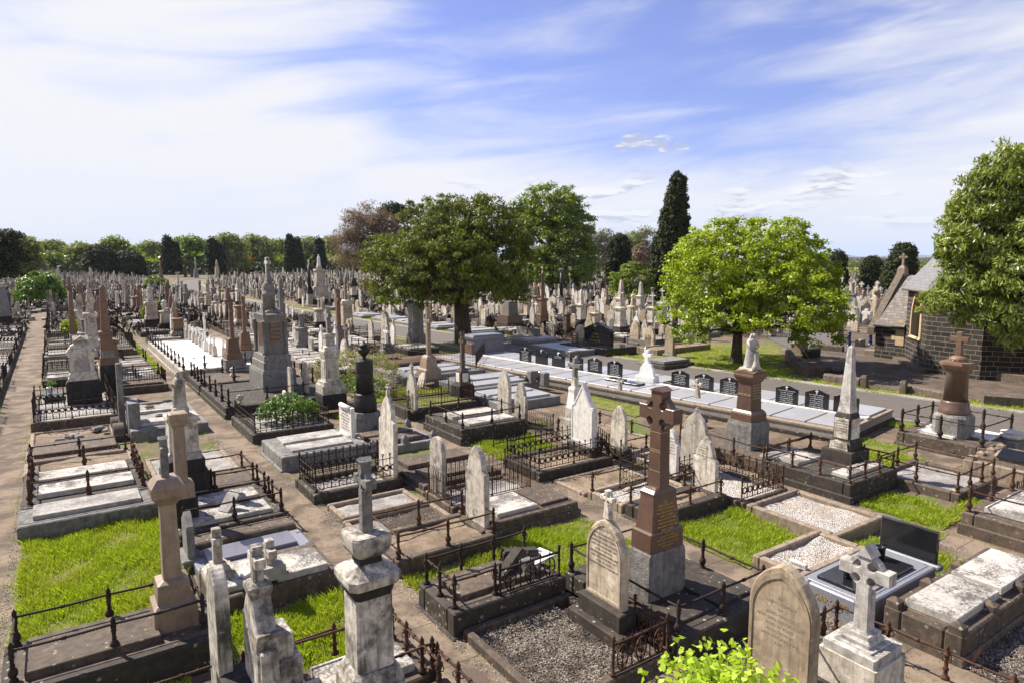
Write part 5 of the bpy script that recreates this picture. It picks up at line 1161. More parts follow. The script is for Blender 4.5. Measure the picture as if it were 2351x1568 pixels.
# ---- fourth path and the statue pedestal, obelisk, column
plot('long dark platform before the nun graves carrying the brown statue pedestal',16.05,10.95,18.3,14.2,.36,.22,BB,slab=BB,ledgers=[(16.4,11.1,17.9,11.35,.44,'ledger_white')])
railing('rusty rope railing round the brown statue pedestal',[((15.95,10.9),(15.95,13.9),4),((15.95,10.9),(18.2,10.9),3)],.36,'rope',.55,'rust')
T=mon('statue_monument','brown granite pedestal with carved cap carrying a bowed hooded woman in white marble','monument','B3',(2192,715),1960,2360,.36,[
 ('base','sq','rock_grey',[(715,1.),(500,.97),(460,.90)]),('plinth','sq','granite_brown',[(485,.84),(390,.82),(372,.76),(350,.66)]),
 ('pedestal','sq','granite_brown',[(350,.58),(90,.52)]),('cap','sq','granite_tan',[(92,.55),(72,.65),(50,.75),(35,.78),(10,.76)]),('gable','gables','granite_tan',(12,-28,.76)),
 ('statue_base','sq',W,[(-22,.54),(-45,.50)]),('statue','statue','marble_grey',(-45,-378,'weep',1.25))])
xc,yc,wx,wy,Z=T_info[T.name]
text(T,['JAMES BERGIN'],'letter_gold_dull',wy*.5,(-wx*.283,0,Z(215,.6)),'-x',.10,ext=.004)
text(T,['ELIZABETH BERGIN','BELOVED WIFE OF','JAMES BERGIN','DIED 12TH APRIL','NORA KELLY','OF HER SISTER'],'letter_gold_dull',wx*.45,(0,-wy*.277,Z(120,.6)),'-y',.06,ext=.004)
T=plot('broad dark lichened platform with stained ledgers under the white obelisk',15.85,8.36,18.15,10.9,.50,.2,BS,slab=BS,ledgers=[(16.15,8.62,17.9,9.05,.60,'ledger_white'),(16.1,9.95,17.2,10.7,.60,'ledger_white')],foot=.18)
railing('thin rusty railing with leafy posts round the white obelisk platform',[((15.93,8.45),(18.05,8.45),4),((15.93,8.45),(15.93,10.8),4),((18.05,8.45),(18.05,10.8),4),((15.93,10.8),(18.05,10.8),3)],.50,'rope',.48,'rust','orn')
T=mon('obelisk','tall stained white obelisk on a dark pedestal with two white lettered tablets','obelisk','B4',(765,845),480,928,.52,[
 ('base','sq',BS,[(845,1.),(745,.99),(735,.96)]),('plinth','sq',BS,[(745,.72),(660,.70),(635,.60),(615,.56)]),('pedestal','sq',BS,[(615,.55),(410,.52),(385,.48),(370,.44)]),
 ('shaft','sq','marble_grey',[(372,.42),(340,.40),(300,.36),(-235,.16),(-258,.02)])])
xc,yc,wx,wy,Z=T_info[T.name]
mb=MB(); s=.545*wx/2; mb.prof([(-s*.8,Z(610,.55)),(s*.8,Z(610,.55)),(s*.8,Z(425,.55)),(-s*.8,Z(425,.55))],.03,'x',.004,0,-s-.012); mb.prof([(-s*.8,Z(610,.55)),(s*.8,Z(610,.55)),(s*.8,Z(425,.55)),(-s*.8,Z(425,.55))],.03,'y',.004,0,-s*wy/wx-.012)
mb.prof([(-wy*.3,Z(738,.72)),(wy*.3,Z(738,.72)),(wy*.28,Z(655,.7)),(wy*.1,Z(628,.62)),(-wy*.25,Z(640,.62))],.03,'x',.004,0,-.72*wx/2-.012); part(T,'tablet',mb,'marble')
text(T,['IN LOVING MEMORY OF','EMMA BELOVED WIFE','OF DANIEL O\'CONNOR','DIED 14TH MARCH 1910','AGED 52 YEARS','R.I.P.'],'letter_dark',wy*.36,(-s-.03,0,Z(455,.55)),'-x',.05)
text(T,['SACRED','TO THE MEMORY OF','DANIEL O\'CONNOR'],'letter_dark',wy*.5,(-.72*wx/2-.032,0,Z(672,.7)),'-x',.06)
T=thing('reading_desk','tilted dark octagonal tablet on a short post, left of the white obelisk','tablet',15.75,12.9,.36); part(T,'post',MB().box(-.05,-.05,0,.05,.05,.26),'granite_grey'); 
mb=MB(); mb.sq([(0,.25,.25),(.04,.25,.25)],cut=.5); o=part(T,'tablet',mb,'black_granite'); o.location=(0,0,.22); o.rotation_euler=(0,-.6,0)
plot('rope railed grave of dark gravel right of the white obelisk platform',18.1,6.85,20.4,9.0,.24,.2,BB,fill='gravel_grey',fz=.14)
railing('rusty rope railing with urn posts round the dark gravel grave',[((18.2,6.95),(20.3,6.95),4),((18.2,6.95),(18.2,8.9),3),((20.3,6.95),(20.3,8.9),2),((18.2,8.9),(20.3,8.9),3)],.24,'rope',.56,'rust')
plot('dark stepped grave with a white ledger inside rope rails at the right photo edge',16.15,4.6,19.0,6.05,.50,.24,BB,slab=BB,ledgers=[(16.5,4.9,18.4,5.75,.62,'ledger_white')],foot=.24)
railing('thick rusty rope railing round the white ledger at the right photo edge',[((16.25,5.95),(18.6,5.95),3),((16.25,4.7),(16.25,5.95),2),((18.6,4.7),(18.6,5.95),2)],.50,'rope',.60,'rust')
railing('small hoop fence just behind the white ledger at the right photo edge',[((18.9,5.95),(20.2,5.95),2)],.1,'hoop',.6,'rust','slim')
plot('pale scalloped kerb grave with a black sloping tablet at the right photo edge',20.9,6.2,23.3,7.9,.40,.24,'concrete_tan',slab=BB,posts=[(21.03,7.76),(21.7,7.76),(22.4,7.76),(23.1,7.76)],ph=.14)
T=thing('sloping_tablet','black lettered tablet sloping on the pale scalloped kerb grave','tablet',21.9,6.9,.42); part(T,'block',MB().sq([(0,.36,.5),(.10,.36,.5),(.2,.12,.48)]),'concrete_tan'); 
o=part(T,'tablet',MB().sq([(0,.24,.42),(.02,.24,.42)]),'black_granite'); o.location=(-.2,0,.16); o.rotation_euler=(0,-.42,0)
mon('marble_urn','small white marble vase cut off by the right photo edge','vase','B4',(2270,740),None,2400,.1,[('base','sq','granite_grey',[(740,1.),(640,.95),(630,.7)]),('urn','urn','marble_clean',(635,505,.62))],wy=.6)
plot('dark kerbed platform with white marble slabs under the brown round column',22.4,7.9,24.75,10.45,.44,.24,BB,slab=BB,ledgers=[(22.7,8.9,23.4,10.0,.52,'marble_clean'),(23.5,8.2,24.5,8.9,.52,'marble_clean'),(23.6,9.2,24.5,10.1,.52,'marble_clean')],foot=.1)
railing('slim iron rope railing with vase posts round the brown round column',[((22.5,8.05),(22.5,10.35),3),((22.5,8.05),(24.6,8.05),2),((24.6,8.05),(24.6,10.35),4),((22.5,10.35),(24.6,10.35),3)],.44,'rope',.78,'rust_dark')
mon('round_column','thick brown round column with a ribbed dome and granite cross by the road','column','B4',(1790,610),1510,1882,.46,[
 ('base','oct2','rock_grey',[(610,1.),(430,.97),(400,.86)]),('foot','lathe','granite_brown',[(408,.86),(380,.90),(340,.84),(330,.80),(280,.78),(265,.74)]),
 ('shaft','lathe','granite_brown',[(268,.68),(-10,.60),(-20,.64)]),('cap','oct2','granite_tan',[(-15,.66),(-45,.82),(-60,.86),(-85,.84),(-95,.6)]),
 ('neck','lathe','granite_tan',[(-75,.44),(-95,.44),(-100,.52),(-120,.52)]),('dome','flute','granite_tan',[(-115,.54),(-130,.52),(-150,.40),(-162,.22),(-166,.10)]),
 ('cross','latin','granite_tan',(-165,-380,.52,.15,.16,0,.70,1.15))],wy=1.0,wx=1.0)
# ---- the sisters' graves: one long granite platform, twelve black headstones
NA,NB=(20.95,11.4),(17.55,34.0)     # near edge line of the platform, running beside the road
nd=Vector((NB[0]-NA[0],NB[1]-NA[1])); NL=nd.length; nd/=NL; nn=Vector((nd.y,-nd.x)); nrot=math.atan2(nd.y,nd.x)-math.pi/2
def NP(u,v): return (NA[0]+nn.x*u+nd.x*v,NA[1]+nn.y*u+nd.y*v)
T=thing('granite_platform','long granite platform of pale slabs beside the road under the black headstones','grave platform',*NA,0,nrot,)
part(T,'kerb',MB().box(0,0,-.05,4.6,NL,.36,.02),'verge_concrete'); part(T,'footing',MB().box(-.08,-.08,-.05,4.68,NL+.08,.14,.02),BS)
part(T,'coping',MB().box(-.03,-.03,.36,4.63,NL+.03,.44,.015),'concrete_tan')
part(T,'spine',MB().box(2.15,.05,.44,2.45,NL-.05,.52,.01),'marble_clean')
k=0; v=.15
while v<NL-1.3:
    part(T,'slab',MB().box(.22,v,.44,2.10,v+1.16,.50,.008),'grey_granite_polished'); part(T,'slab',MB().box(2.5,v,.44,4.42,v+1.16,.50,.008),'grey_granite_polished'); v+=1.235
names=[['Sr. M. CLETUS CARROLL','19.11.1898 - 22.12.1986','Sr. M. MARTHA FINN','18.11.1872 - 04.08.1957','Sr. M. ISOBEL MOORE','18.11.1873 - 21.06.1949','Sr. M. BRUNO FRANCIS','17.05.1880 - 11.07.1959'],
 ['Sr. M. DOROTHY DONOVAN','12.05.1868 - 18.09.1944','Sr. M. LUCY MANLEY','20.09.1893 - 10.08.1939','Sr. M. VINCENT HICKEY','27.05.1871 - 23.08.1952','Sr. M. CANICE FARRELL','23.02.1889 - 30.06.1955'],
 ['Sr. M. WILFRED NOLAN','25.05.1866 - 08.02.1919','Sr. M. ADRIAN McCANN','10.04.1908 - 28.02.1951','Sr. M. GABRIEL FITZGERALD','21.03.1876 - 16.11.1940','Sr. M. MARGARET MARY WHELAN','22.08.1884 - 01.01.1950'],
 ['Sr. M. HILDA DONOHUE','18.05.1870 - 07.08.1944','Sr. M. PETER MULCAHY','06.09.1871 - 22.08.1955','Sr. M. VINCENT BURKE','06.12.1885 - 21.07.1957'],
 ['Sr. M. THECLA FITZGERALD','17.11.1869 - 20.08.1939','Sr. M. CELSUS CARROLL','01.04.1891 - 20.08.1967','Sr. M. BERNARDINE GANE','20.03.1870 - 18.11.1967'],
 ['Sr. M. ANGELA RYLAND','15.03.1856 - 24.01.1898','Sr. M. DAMIEN BYRNE','18.05.1868 - 23.11.1930','Sr. M. CAMILLUS NIELL','29.10.1861 - 01.09.1931','Sr. M. ALPHONSUS DALTON','29.05.1854 - 09.03.1934'],
 ['Sr. M. PAUL GALLAGHER','18.05.1847 - 29.07.1919','Sr. M. AGATHA FINN','25.08.1853 - 21.03.1921','Sr. M. PETER MOORE','20.07.1851 - 16.06.1926'],
 ['Sr. M. URSULA','01.05.1860 - 11.10.1919'],['Sr. M. REGINA CLARE','19.05.1861 - 12.07.1921'],[''],
 ['Sr. M. ST JOHN O\'CONNOR','15.07.1849 - 09.09.1907','Sr. M. AUGUSTINE','18.02.1861 - 01.08.1909','Sr. M. BONAVENTURE','01.05.1864 - 15.07.1911','Sr. M. MAGDALENE LEE','09.09.1880 - 12.01.1914'],
 ['Miss ANNIE','1894','Miss','1894']]
nl=['the black headstone nearest the white obelisk with eight lines','black headstone with eight lines, second beyond the white obelisk','black headstone just behind the brown statue pedestal','black headstone with three names, between the pedestal and the white cross tablet','black headstone just right of the white cross tablet','black headstone just left of the white cross tablet','black headstone with three names, second beyond the white cross tablet','black headstone with one short name, third beyond the white cross tablet','black headstone with one short name behind the grey cross','bare black headstone in the far half of the sisters row','black headstone with eight lines at the far end of the sisters row','half hidden black headstone behind the white obelisk']
tops=[('A4',(475,1590),278,1402),('A4',(184,1545),-5,1358),('A3',(2003,1453),1838,1282),('A3',(1765,1412),1608,1246),('A3',(1540,1375),1392,1213),('A3',(935,1272),808,1123),('A3',(752,1240),635,1097),('A3',(590,1210),468,1074),('A3',(420,1183),312,1047),('A3',(265,1157),163,1022),('A3',(116,1132),20,1001),('A4',(745,1640),575,1445)]
wyN=None
for i,(cell,cr_,L_,tp) in enumerate(tops):
    x0,y0=G(cell,cr_[0],cr_[1],.52)
    d_=Vector((x0-NA[0],y0-NA[1])); v=d_.dot(nd); x0,y0=NP(2.32,v)
    T=thing('black_headstone','polished '+nl[i].replace('the black','black'),'headstone',*NP(2.36,v+.43),.52,nrot,'sisters black headstones')
    h=zat(x0+nd.x*.43,y0+nd.y*.43,cell,tp)-.52; h=min(max(h*1.12,.7),1.0)
    part(T,'slab',MB().prof(outline('wave',.86,h),.09,'x',.008),'black_granite')
    mb=MB(); add_cross(mb,.11,.15,.032,.004,h*.79,'latin'); mb.move(-.047,0,0); part(T,'cross',mb,'letter_white')
    if names[i]!=['']: text(T,names[i],'letter_white',.70,(-.0465,0,h*.70),'-x',.050,1.5,ext=.0015)
T=thing('cross_tablet','white painted stepped tablet topped by a cross in the middle of the sisters row','tablet',0,0,.52,nrot)
x0,y0=G('A3',1225,1330,.5); d_=Vector((x0-NA[0],y0-NA[1])); v=d_.dot(nd); T.location=(*NP(2.36,v+.45),.5)
part(T,'base',MB().box(-.22,-.50,0,.22,.50,.26,.02),'white_paint')
mb=MB(); mb.prof([(-.40,.26),(.40,.26),(.36,.55),(.34,.62),(.25,.72),(.24,.80),(.14,.84),(.10,.95),(.07,1.0),(.07,1.14),(.23,1.14),(.23,1.28),(.07,1.28),(.07,1.44),(-.07,1.44),(-.07,1.28),(-.23,1.28),(-.23,1.14),(-.07,1.14),(-.07,1.0),(-.10,.95),(-.14,.84),(-.24,.80),(-.25,.72),(-.34,.62),(-.36,.55)],.16,'x',.012); part(T,'tablet',mb,'white_paint')
for u_,v_,lb in ((1.55,v+1.6,'flat black plaque on the slabs left of the white cross tablet'),(1.35,v+.45,'flat black lettered plaque right before the white cross tablet'),(2.75,v-.75,'flat black plaque behind the foot of the white cross tablet')):
    a,b=NP(u_,v_); o=link('flat_plaque',MB().box(-.30,-.42,0,.30,.42,.09,.01).mesh('flat_plaque','black_granite'),None,(a,b,.50),nrot); tag(o,lb,'plaque')
# ---- between the hoop fences and the road
plot('pale polished granite grave with two long slabs left of the sisters graves',14.2,21.5,17.2,24.2,.34,.2,'granite_grey',slab='granite_grey',ledgers=[(14.5,21.7,16.8,22.6,.44,'grey_granite_polished'),(14.5,22.9,16.8,23.9,.44,'grey_granite_polished')])
T=hs('small black gold lettered tablet between two grey pillars left of the sisters graves','A3',(275,1310),200,1200,.3,'seg','black_granite',.08,.02,'granite_grey',lines=['IN LOVING MEMORY','MARY WARD'],lm='gold',lsize=.06,wy=.75)
T=hs('second small black gold lettered tablet beside the grey pillars','A3',(140,1310),65,1240,.3,'seg','black_granite',.08,.02,'granite_grey',lines=['IN LOVING','MEMORY'],lm='gold',lsize=.06,wy=.7)
for i,(a,b) in enumerate(((300,190),(180,160))):
    x,y=G('A3',a,1330-i*20,.3); o=link('granite_pillar',MB().sq([(0,.16,.16),(.55,.16,.16),(.58,.13,.13)]).mesh('granite_pillar','granite_grey'),None,(x,y,.3)); tag(o,['square grey granite pillar right of the small black tablet','square grey granite pillar left of the small black tablet'][i],'pillar')
T=mon('ringed_cross','tan granite ringed cross on a tapered pedestal left of the dark stone cross','cross','A2',(1560,1285),1472,1705,.35,[
 ('base','sq','granite_pink',[(1285,1.),(1200,.98),(1185,.86)]),('pedestal','sq','granite_pink',[(1205,.78),(1090,.60),(1075,.52),(1060,.38)]),('cross','celtic','granite_pink',(1060,620,.60,.20,.22,.05,.72,1.1))])
T=mon('ringed_cross','dark grey stone ringed cross with a white tablet on a black base','cross','A2',(1870,1490),1790,2010,.2,[
 ('base','sq','black_base',[(1490,1.),(1350,.98),(1335,.86)]),('pedestal','sq',BB,[(1340,.72),(1215,.56),(1195,.46),(1178,.34)]),('panel','panel','marble_clean',(1325,1225,.62,.62)),('cross','celtic',BB,(1180,835,.56,.20,.22,.10,.72,1.1))])
mon('sarcophagus','large polished blue grey granite sarcophagus behind the dark stone cross','sarcophagus','A2',(1990,1080),1920,2205,.3,[('chest','sq','blue_granite',[(1080,1.),(1060,.96),(930,.90),(920,.96),(900,.98),(880,.86),(870,.3)])],wy=1.2,wx=2.3)
T=hs('pair of brown granite tablets with gold lettering below the blue sarcophagus','A2',(1982,1078),1835,945,.3,'rect','granite_brown',.12,.05,'granite_grey',lines=['IN LOVING MEMORY OF','JOHN WALSH','DIED 1921','ALSO HIS WIFE'],lm='gold',lsize=.08,wy=1.3)
mon('pedestal_monument','tall grey stone square pedestal with a moulded cap left of the big dark tree','monument','A2',(1440,985),1400,1560,.1,[('base','sq','granite_grey',[(985,1.),(880,.96),(865,.86)]),('body','sq','grey_paint',[(870,.80),(660,.76)]),('cap','sq','grey_paint',[(660,.84),(625,.90),(600,.92),(590,.8)])],wx=1.0,wy=1.0)
T=mon('ringed_cross','tall slim brown granite cross with a roofed top beside the white square pedestal','cross','A2',(720,1035),700,832,.2,[('base','sq','granite_grey',[(1035,1.),(938,.98)]),('pedestal','sq','granite_tan',[(938,.90),(880,.84),(870,.66),(800,.52),(792,.44)]),('cross','celtic','granite_tan',(795,455,.66,.26,.26,.08,.72,1.1))],wy=.85,wx=.95)
mon('pedestal_monument','white marble square pedestal with a heavy cap and tall cross by the road','monument','A2',(800,820),770,890,.1,[('base','sq',W,[(820,1.),(790,.95)]),('body','sq','marble_warm',[(790,.86),(600,.82)]),('cap','sq',W,[(600,.9),(580,1.),(562,1.),(555,.6)]),('cross','latin','granite_pink',(556,350,.42,.2,.22))],wy=1.0,wx=1.0)
plot('railed grave with a big brown sloping ledger left of the grey square pedestal',13.6,29.2,18.3,33.6,.3,.2,'granite_grey',slab='granite_grey',ledgers=[(14.4,29.5,17.6,30.4,.42,'grey_granite_polished'),(14.4,30.7,17.6,31.6,.42,'grey_granite_polished'),(14.0,32.0,17.4,33.3,.55,'granite_brown')])
railing('tall dark spear railing around the grey square pedestal',[((17.9,29.5),(21.0,33.5),2),((17.9,29.5),(15.5,35.8),3),((15.5,35.8),(18.6,37.6),2)],.05,'picket',1.15,'rust_dark','slim')
hs('tall round topped marble headstone inside the tall spear railing','A2',(1205,935),1120,662,.1,'round',W,.2,.1,BS,wy=1.0)
mon('cross_monument','small white cross on three granite steps before the tall spear railing','cross','A2',(1170,1050),None,1258,.3,[('steps','sq','granite_grey',[(1050,1.),(1015,1.),(1010,.75),(985,.75),(980,.5),(950,.5)]),('cross','latin','marble_clean',(950,792,.8,.18,.2,0,.68,1.))],wy=.8,wx=.8)
plot('wide pale granite grave with polished slabs in front of the tan ringed cross',14.6,24.6,18.4,27.9,.36,.22,'granite_grey',slab='granite_grey',ledgers=[(15.0,24.9,18.1,25.8,.46,'grey_granite_polished'),(15.0,26.2,18.1,27.2,.46,'grey_granite_polished')])
shrub('spreading shrub covered in pinkish blossom beside the black column',11.6,30.4,0,2.3,1.7,1.7,'leaf_olive',380,26,.08,.04,blossom=14,cr=.2)
shrub('dense dark green bush just behind the black column',9.6,26.6,0,1.0,.9,1.25,'leaf_shrub',240,26,.07,.035)
shrub('low green bush at the foot of the blossom shrub',11.2,27.4,0,.8,.7,.95,'leaf_shrub',160,26,.07,.035)
hs('tall plain gothic marble headstone in grass between the hoop fences','B3',(122,450),18,80,.1,'shoulder',W,.12,.1,BS,wy=.7)
hs('tall streaked gothic marble headstone right of the rope railed double ledgers','B2',(2320,400),2195,-30,.1,'gothic',W,.14,.1,BS,wy=.75)
railing('rusty hoop fence in the grass left of the crocketed gable headstone',[((11.2,17.4),(13.6,17.4),3),((13.6,17.4),(13.6,19.0),2)],.1,'hoop',.75,'rust_dark','slim')
plot('bare sandy grave with thin dark rails below the sisters platform',13.8,14.2,15.9,17.6,.2,.14,'concrete_tan',fill='soil_bare')
railing('thin black rail round the bare sandy grave',[((13.9,14.3),(15.8,14.3),3),((15.8,14.3),(15.8,17.5),3),((13.9,17.5),(15.8,17.5),2)],.2,'rope',.45,'rust_dark','orn')
hs('small pale stone cross headstone rising before the sisters platform','B3',(1745,420),1650,310,.2,'gothic',W,.12,.1,BS,wy=.55,cross=.6)
plot('dark flat grave with a black bowl and concrete kerb behind the patched headstones',13.9,11.9,15.0,14.0,.18,.14,'concrete_tan',fill='soil',ledgers=[(14.1,12.3,14.9,13.4,.3,'black_granite')])

mb=MB().box(-.17,-.08,0,.17,.08,.09,.008); o=link('loose_brick',mb.mesh('loose_brick','brick_red'),None,(*G('C4',1860,1240),.03),.1); tag(o,'loose orange red brick on the mulch below the white ledgers','brick')

# ================================================================ THE CHAPEL
def uvquads(name,quads,m,T,label=None):
    """quads: list of (4 points, 4 uvs)"""
    vs=[];fs=[];uv=[]
    for pts,u in quads:
        o=len(vs); vs+=pts; fs.append(tuple(range(o,o+len(pts)))); uv+=u
    me=bpy.data.meshes.new(name); me.from_pydata(vs,[],fs); l=me.uv_layers.new(name='UVMap')
    for i,x in enumerate(uv): l.data[i].uv=x
    me.materials.append(M[m]); o=link(name,me,T)
    if label: o['label']=label
    return o
CE=Vector((.11,.994)).normalized(); CN=Vector((CE.y,-CE.x))   # along the wall (away), and inwards
cp2=Vector(G('A4',1430,1210)); cp3=cp2-CE*2.75; cp1=cp2+(CE+CN).normalized()*4.1; cp0=cp1+CE*1.85
zw=zat(cp1.x,cp1.y,'A4',792); za=zat(cp1.x,cp1.y,'A4',425)
cp3b=cp3+(CN-CE).normalized()*3.4; cp4=cp3b+CN*9; cp1b=cp1+CN*9
T=thing('stone_chapel','dark bluestone chapel with pale mortar, slate roofs and a gable cross behind the big tree','chapel',cp2.x,cp2.y,0); ox,oy=cp2
def wq(a,b,z0,z1,u0=0,inset=0):
    L=(b-a).length; return ([(a.x-ox,a.y-oy,z0),(b.x-ox,b.y-oy,z0),(b.x-ox,b.y-oy,z1),(a.x-ox,a.y-oy,z1)],[(u0,z0),(u0+L,z0),(u0+L,z1),(u0,z1)])
wb=cp0+CN*7
quads=[wq(cp0,cp1,0,zw,0),wq(wb,cp0,0,zw,20)]
# the diagonal wall with a lancet opening
def holed(a,b,z0,z1,h0,h1,zs,zt,u0):
    L=(b-a).length; d=(b-a)/L; Q=[]
    def pt(s,z): p=a+d*s; return (p.x-ox,p.y-oy,z)
    def poly(l): return ([pt(s,z) for s,z in l],[(u0+s,z) for s,z in l])
    Q+= [poly([(0,z0),(h0,z0),(h0,z1),(0,z1)]),poly([(h1,z0),(L,z0),(L,z1),(h1,z1)]),poly([(h0,z0),(h1,z0),(h1,zs),(h0,zs)])]
    m=(h0+h1)/2; spring=zt-(h1-h0)*.9; r=[]
    for i in range(7):
        f=i/6; r.append((h0+(m-h0)*(1-math.cos(f*math.pi/2)),spring+(zt-spring)*math.sin(f*math.pi/2)))
    Q+= [poly([(h0,z1)]+r+[(m,z1)]),poly([(m,z1)]+[(2*m-s,z) for s,z in r[::-1]]+[(h1,z1)])]
    arch=[(h0,zs)]+r+[(2*m-s,z) for s,z in r[::-1][1:]]+[(h1,zs)]
    return Q,arch,d,pt
Q,arch,dd,pt=holed(cp1,cp2,0,za,1.25,3.0,zat(*(cp1*.5+cp2*.5),'A4',895),zat(*(cp1*.5+cp2*.5),'A4',500),7.)
quads+=Q+[wq(cp2,cp3,0,za,13),wq(cp3,cp3b,0,za,17),wq(cp1b,cp1,0,za,30),wq(cp3b,cp4,0,za,41)]
pq=cp3-CE*.05; side=cp3+CN*2.0-CE*.1
quads+=[wq(cp3,side,0,za,51),wq(side,side-CE*14,0,za*.85,53)]
uvquads('wall',quads,'block_wall',T)
# window: moulded stone surround and leaded glass, set back
inn=Vector((-dd.y,dd.x)); 
if inn.dot(CN)<0: inn=-inn
def arch_band(a_,k,depth0,depth1,m,name,par):
    cx_=sum(p[0] for p in a_)/len(a_); lo=a_[0][1]
    out=[(s,z) for s,z in a_]; mid=(a_[0][0]+a_[-1][0])/2
    big=[(mid+(s-mid)*(1+k),lo+(z-lo)*(1+k*.42)-k*.25) for s,z in a_]
    mb=MB(); n=len(out)
    def q3(l,dp): return [(lambda p:(p[0]+inn.x*dp,p[1]+inn.y*dp,p[2]))(pt(s,z)) for s,z in l]
    mb.add(q3(big,depth0)+q3(out,depth0)+q3(out,depth1)+q3(big,.02),[(i,i+1,n+i+1,n+i) for i in range(n-1)]+[(n+i,n+i+1,2*n+i+1,2*n+i) for i in range(n-1)]+[(3*n+i,3*n+i+1,i+1,i) for i in range(n-1)])
    return part(par,name,mb,m)
we=arch_band([(a*1.,b) for a,b in arch],.24,-.06,.35,'quoin','window_surround',T)
mb=MB(); mb.add([(lambda p:(p[0]+inn.x*.30,p[1]+inn.y*.30,p[2]))(pt(s,z)) for s,z in arch],[tuple(range(len(arch)))]); part(T,'window',mb,'glass_dark')
mb=MB(); mid=(arch[0][0]+arch[-1][0])/2
def P3(s,z,dp): p=pt(s,z); return (p[0]+inn.x*dp,p[1]+inn.y*dp,p[2])
mb.tube([P3(mid,arch[0][1],.2),P3(mid,max(z for s,z in arch)-.5,.2)],.07,4,False); mb.tube([P3(arch[0][0]-.2,arch[0][1]-.05,-.02),P3(arch[-1][0]+.2,arch[0][1]-.05,-.02)],.12,4,False); part(T,'mullion',mb,'quoin')
# pale quoins in the wing wall, pilaster and downpipe
mb=MB(); s0=cp1+CE*.10-Vector((ox,oy)); n0=0
for i in range(5):
    z0=zat(cp1.x,cp1.y,'A4',975)+i*.30; L=.75 if i%2 else .5; a=cp1+CE*.06-CN*.03; b=cp1+CE*(.06+L)-CN*.03; c=b+CN*.06; d=a+CN*.06
    mb.rings([[(p.x-ox,p.y-oy,z) for p in (a,d,c,b)] for z in (z0,z0+.285)])
part(T,'quoin',mb,'quoin')
mb=MB(); mb.tube([(side.x-ox-.12,side.y-oy+.05,0),(side.x-ox-.12,side.y-oy+.05,za*.85)],.06,8); part(T,'downpipe',mb,'iron_black')
# wing roof
hw=2.0; lo,hi=.3,9.
for _ in range(40):
    m=(lo+hi)/2; p=cp0+CN*m
    if P(p.x,p.y,zw+2)[0]<q('A4',1238,0)[0]: lo=m
    else: hi=m
hw=lo; rp=cp0+CN*hw; zr=zat(rp.x,rp.y,'A4',325)
def rq(a,b,c,d,za_,zc_,sc=1.):
    L=(b-a).length; Hs=math.hypot((c-b).length,zc_-za_); return ([(a.x-ox,a.y-oy,za_),(b.x-ox,b.y-oy,za_),(c.x-ox,c.y-oy,zc_),(d.x-ox,d.y-oy,zc_)],[(0,0),(L,0),(L,Hs),(0,Hs)])
ov=CN*-.22; a0=cp0+ov; b0=cp1+ov-CE*.0; r0=cp0+CN*hw; r1=cp1+CN*hw-CE*1.5
uvquads('wing_roof',[rq(a0,b0-CE*.02,cp1+CN*hw,r0,zw-.05,zr),rq(r1,r0,cp0+CN*2*hw,cp1+CN*2*hw,zr,zw-.05)],'slate',T)
mb=MB(); e0=a0-Vector((ox,oy)); 
for sgn,(A_,B_) in ((1,(a0-CN*.12,r0)),(-1,(cp0+CN*(2*hw+.2),r0))):
    A_=A_+CE*.10; B_=B_+CE*.10; zA=zw-.25; zB=zr+.42
    vs=[]
    for off_ in (-.22,.22):
        a=A_+CE*off_; b=B_+CE*off_; vs+= [(a.x-ox,a.y-oy,zA),(b.x-ox,b.y-oy,zB),(b.x-ox,b.y-oy,zB-.75),(a.x-ox,a.y-oy,zA-.45)]
    mb.add(vs,[(0,1,2,3),(7,6,5,4),(0,4,5,1),(3,2,6,7),(0,3,7,4)])
gp=part(T,'gable_parapet',mb,'gable_stone')
mb=MB(); p=r0+CE*.1; bx_,by_=p.x-ox,p.y-oy
mb.sq([(zr-.1,.26,.26),(zr+.42,.22,.22),(zr+.6,.09,.09)],bx_,by_); add_cross(mb,.50,.80,.12,.12,zr+.55,'celtic',cx=bx_,cy=by_); c=part(T,'gable_cross',mb,'concrete_tan')
mb=MB(); mb.tube([(a0.x-ox+.0,a0.y-oy,zw-.12),(b0.x-ox,b0.y-oy,zw-.12)],.075,8); part(T,'gutter',mb,'iron_black')
# apse roof: hipped slate
apx=cp2+CN*5.2-CE*1.4; zap=za+6.4; o_=.28
def outp(p,k=.3): d=(p-(apx)).normalized(); return p+d*k
E_=[outp(cp1b),outp(cp1),outp(cp2),outp(cp3),outp(cp3b),outp(cp4)]; RQ=[]
ridge=apx+CN*9
for i in range(5):
    a,b=E_[i],E_[i+1]
    if i in (1,2,3): t=[apx]
    else: t=[apx,ridge] if i==4 else [ridge,apx]
    if i in(1,2,3):
        L=(b-a).length; Hs=math.hypot(((a+b)/2-apx).length,zap-za); RQ.append(([(a.x-ox,a.y-oy,za-.1),(b.x-ox,b.y-oy,za-.1),(apx.x-ox,apx.y-oy,zap)],[(0,0),(L,0),(L/2,Hs)]))
    else:
        L=(b-a).length; pts=[(a.x-ox,a.y-oy,za-.1),(b.x-ox,b.y-oy,za-.1),((apx.x if i==0 else ridge.x)-ox,(apx.y if i==0 else ridge.y)-oy,zap),((ridge.x if i==0 else apx.x)-ox,(ridge.y if i==0 else apx.y)-oy,zap)]
        RQ.append((pts,[(0,0),(L,0),(L,7),(0,7)]))
uvquads('apse_roof',RQ,'slate_blue',T)
mb=MB(); mb.tube([(p.x-ox,p.y-oy,za-.14) for p in E_],.10,6); part(T,'apse_gutter',mb,'grey_paint')
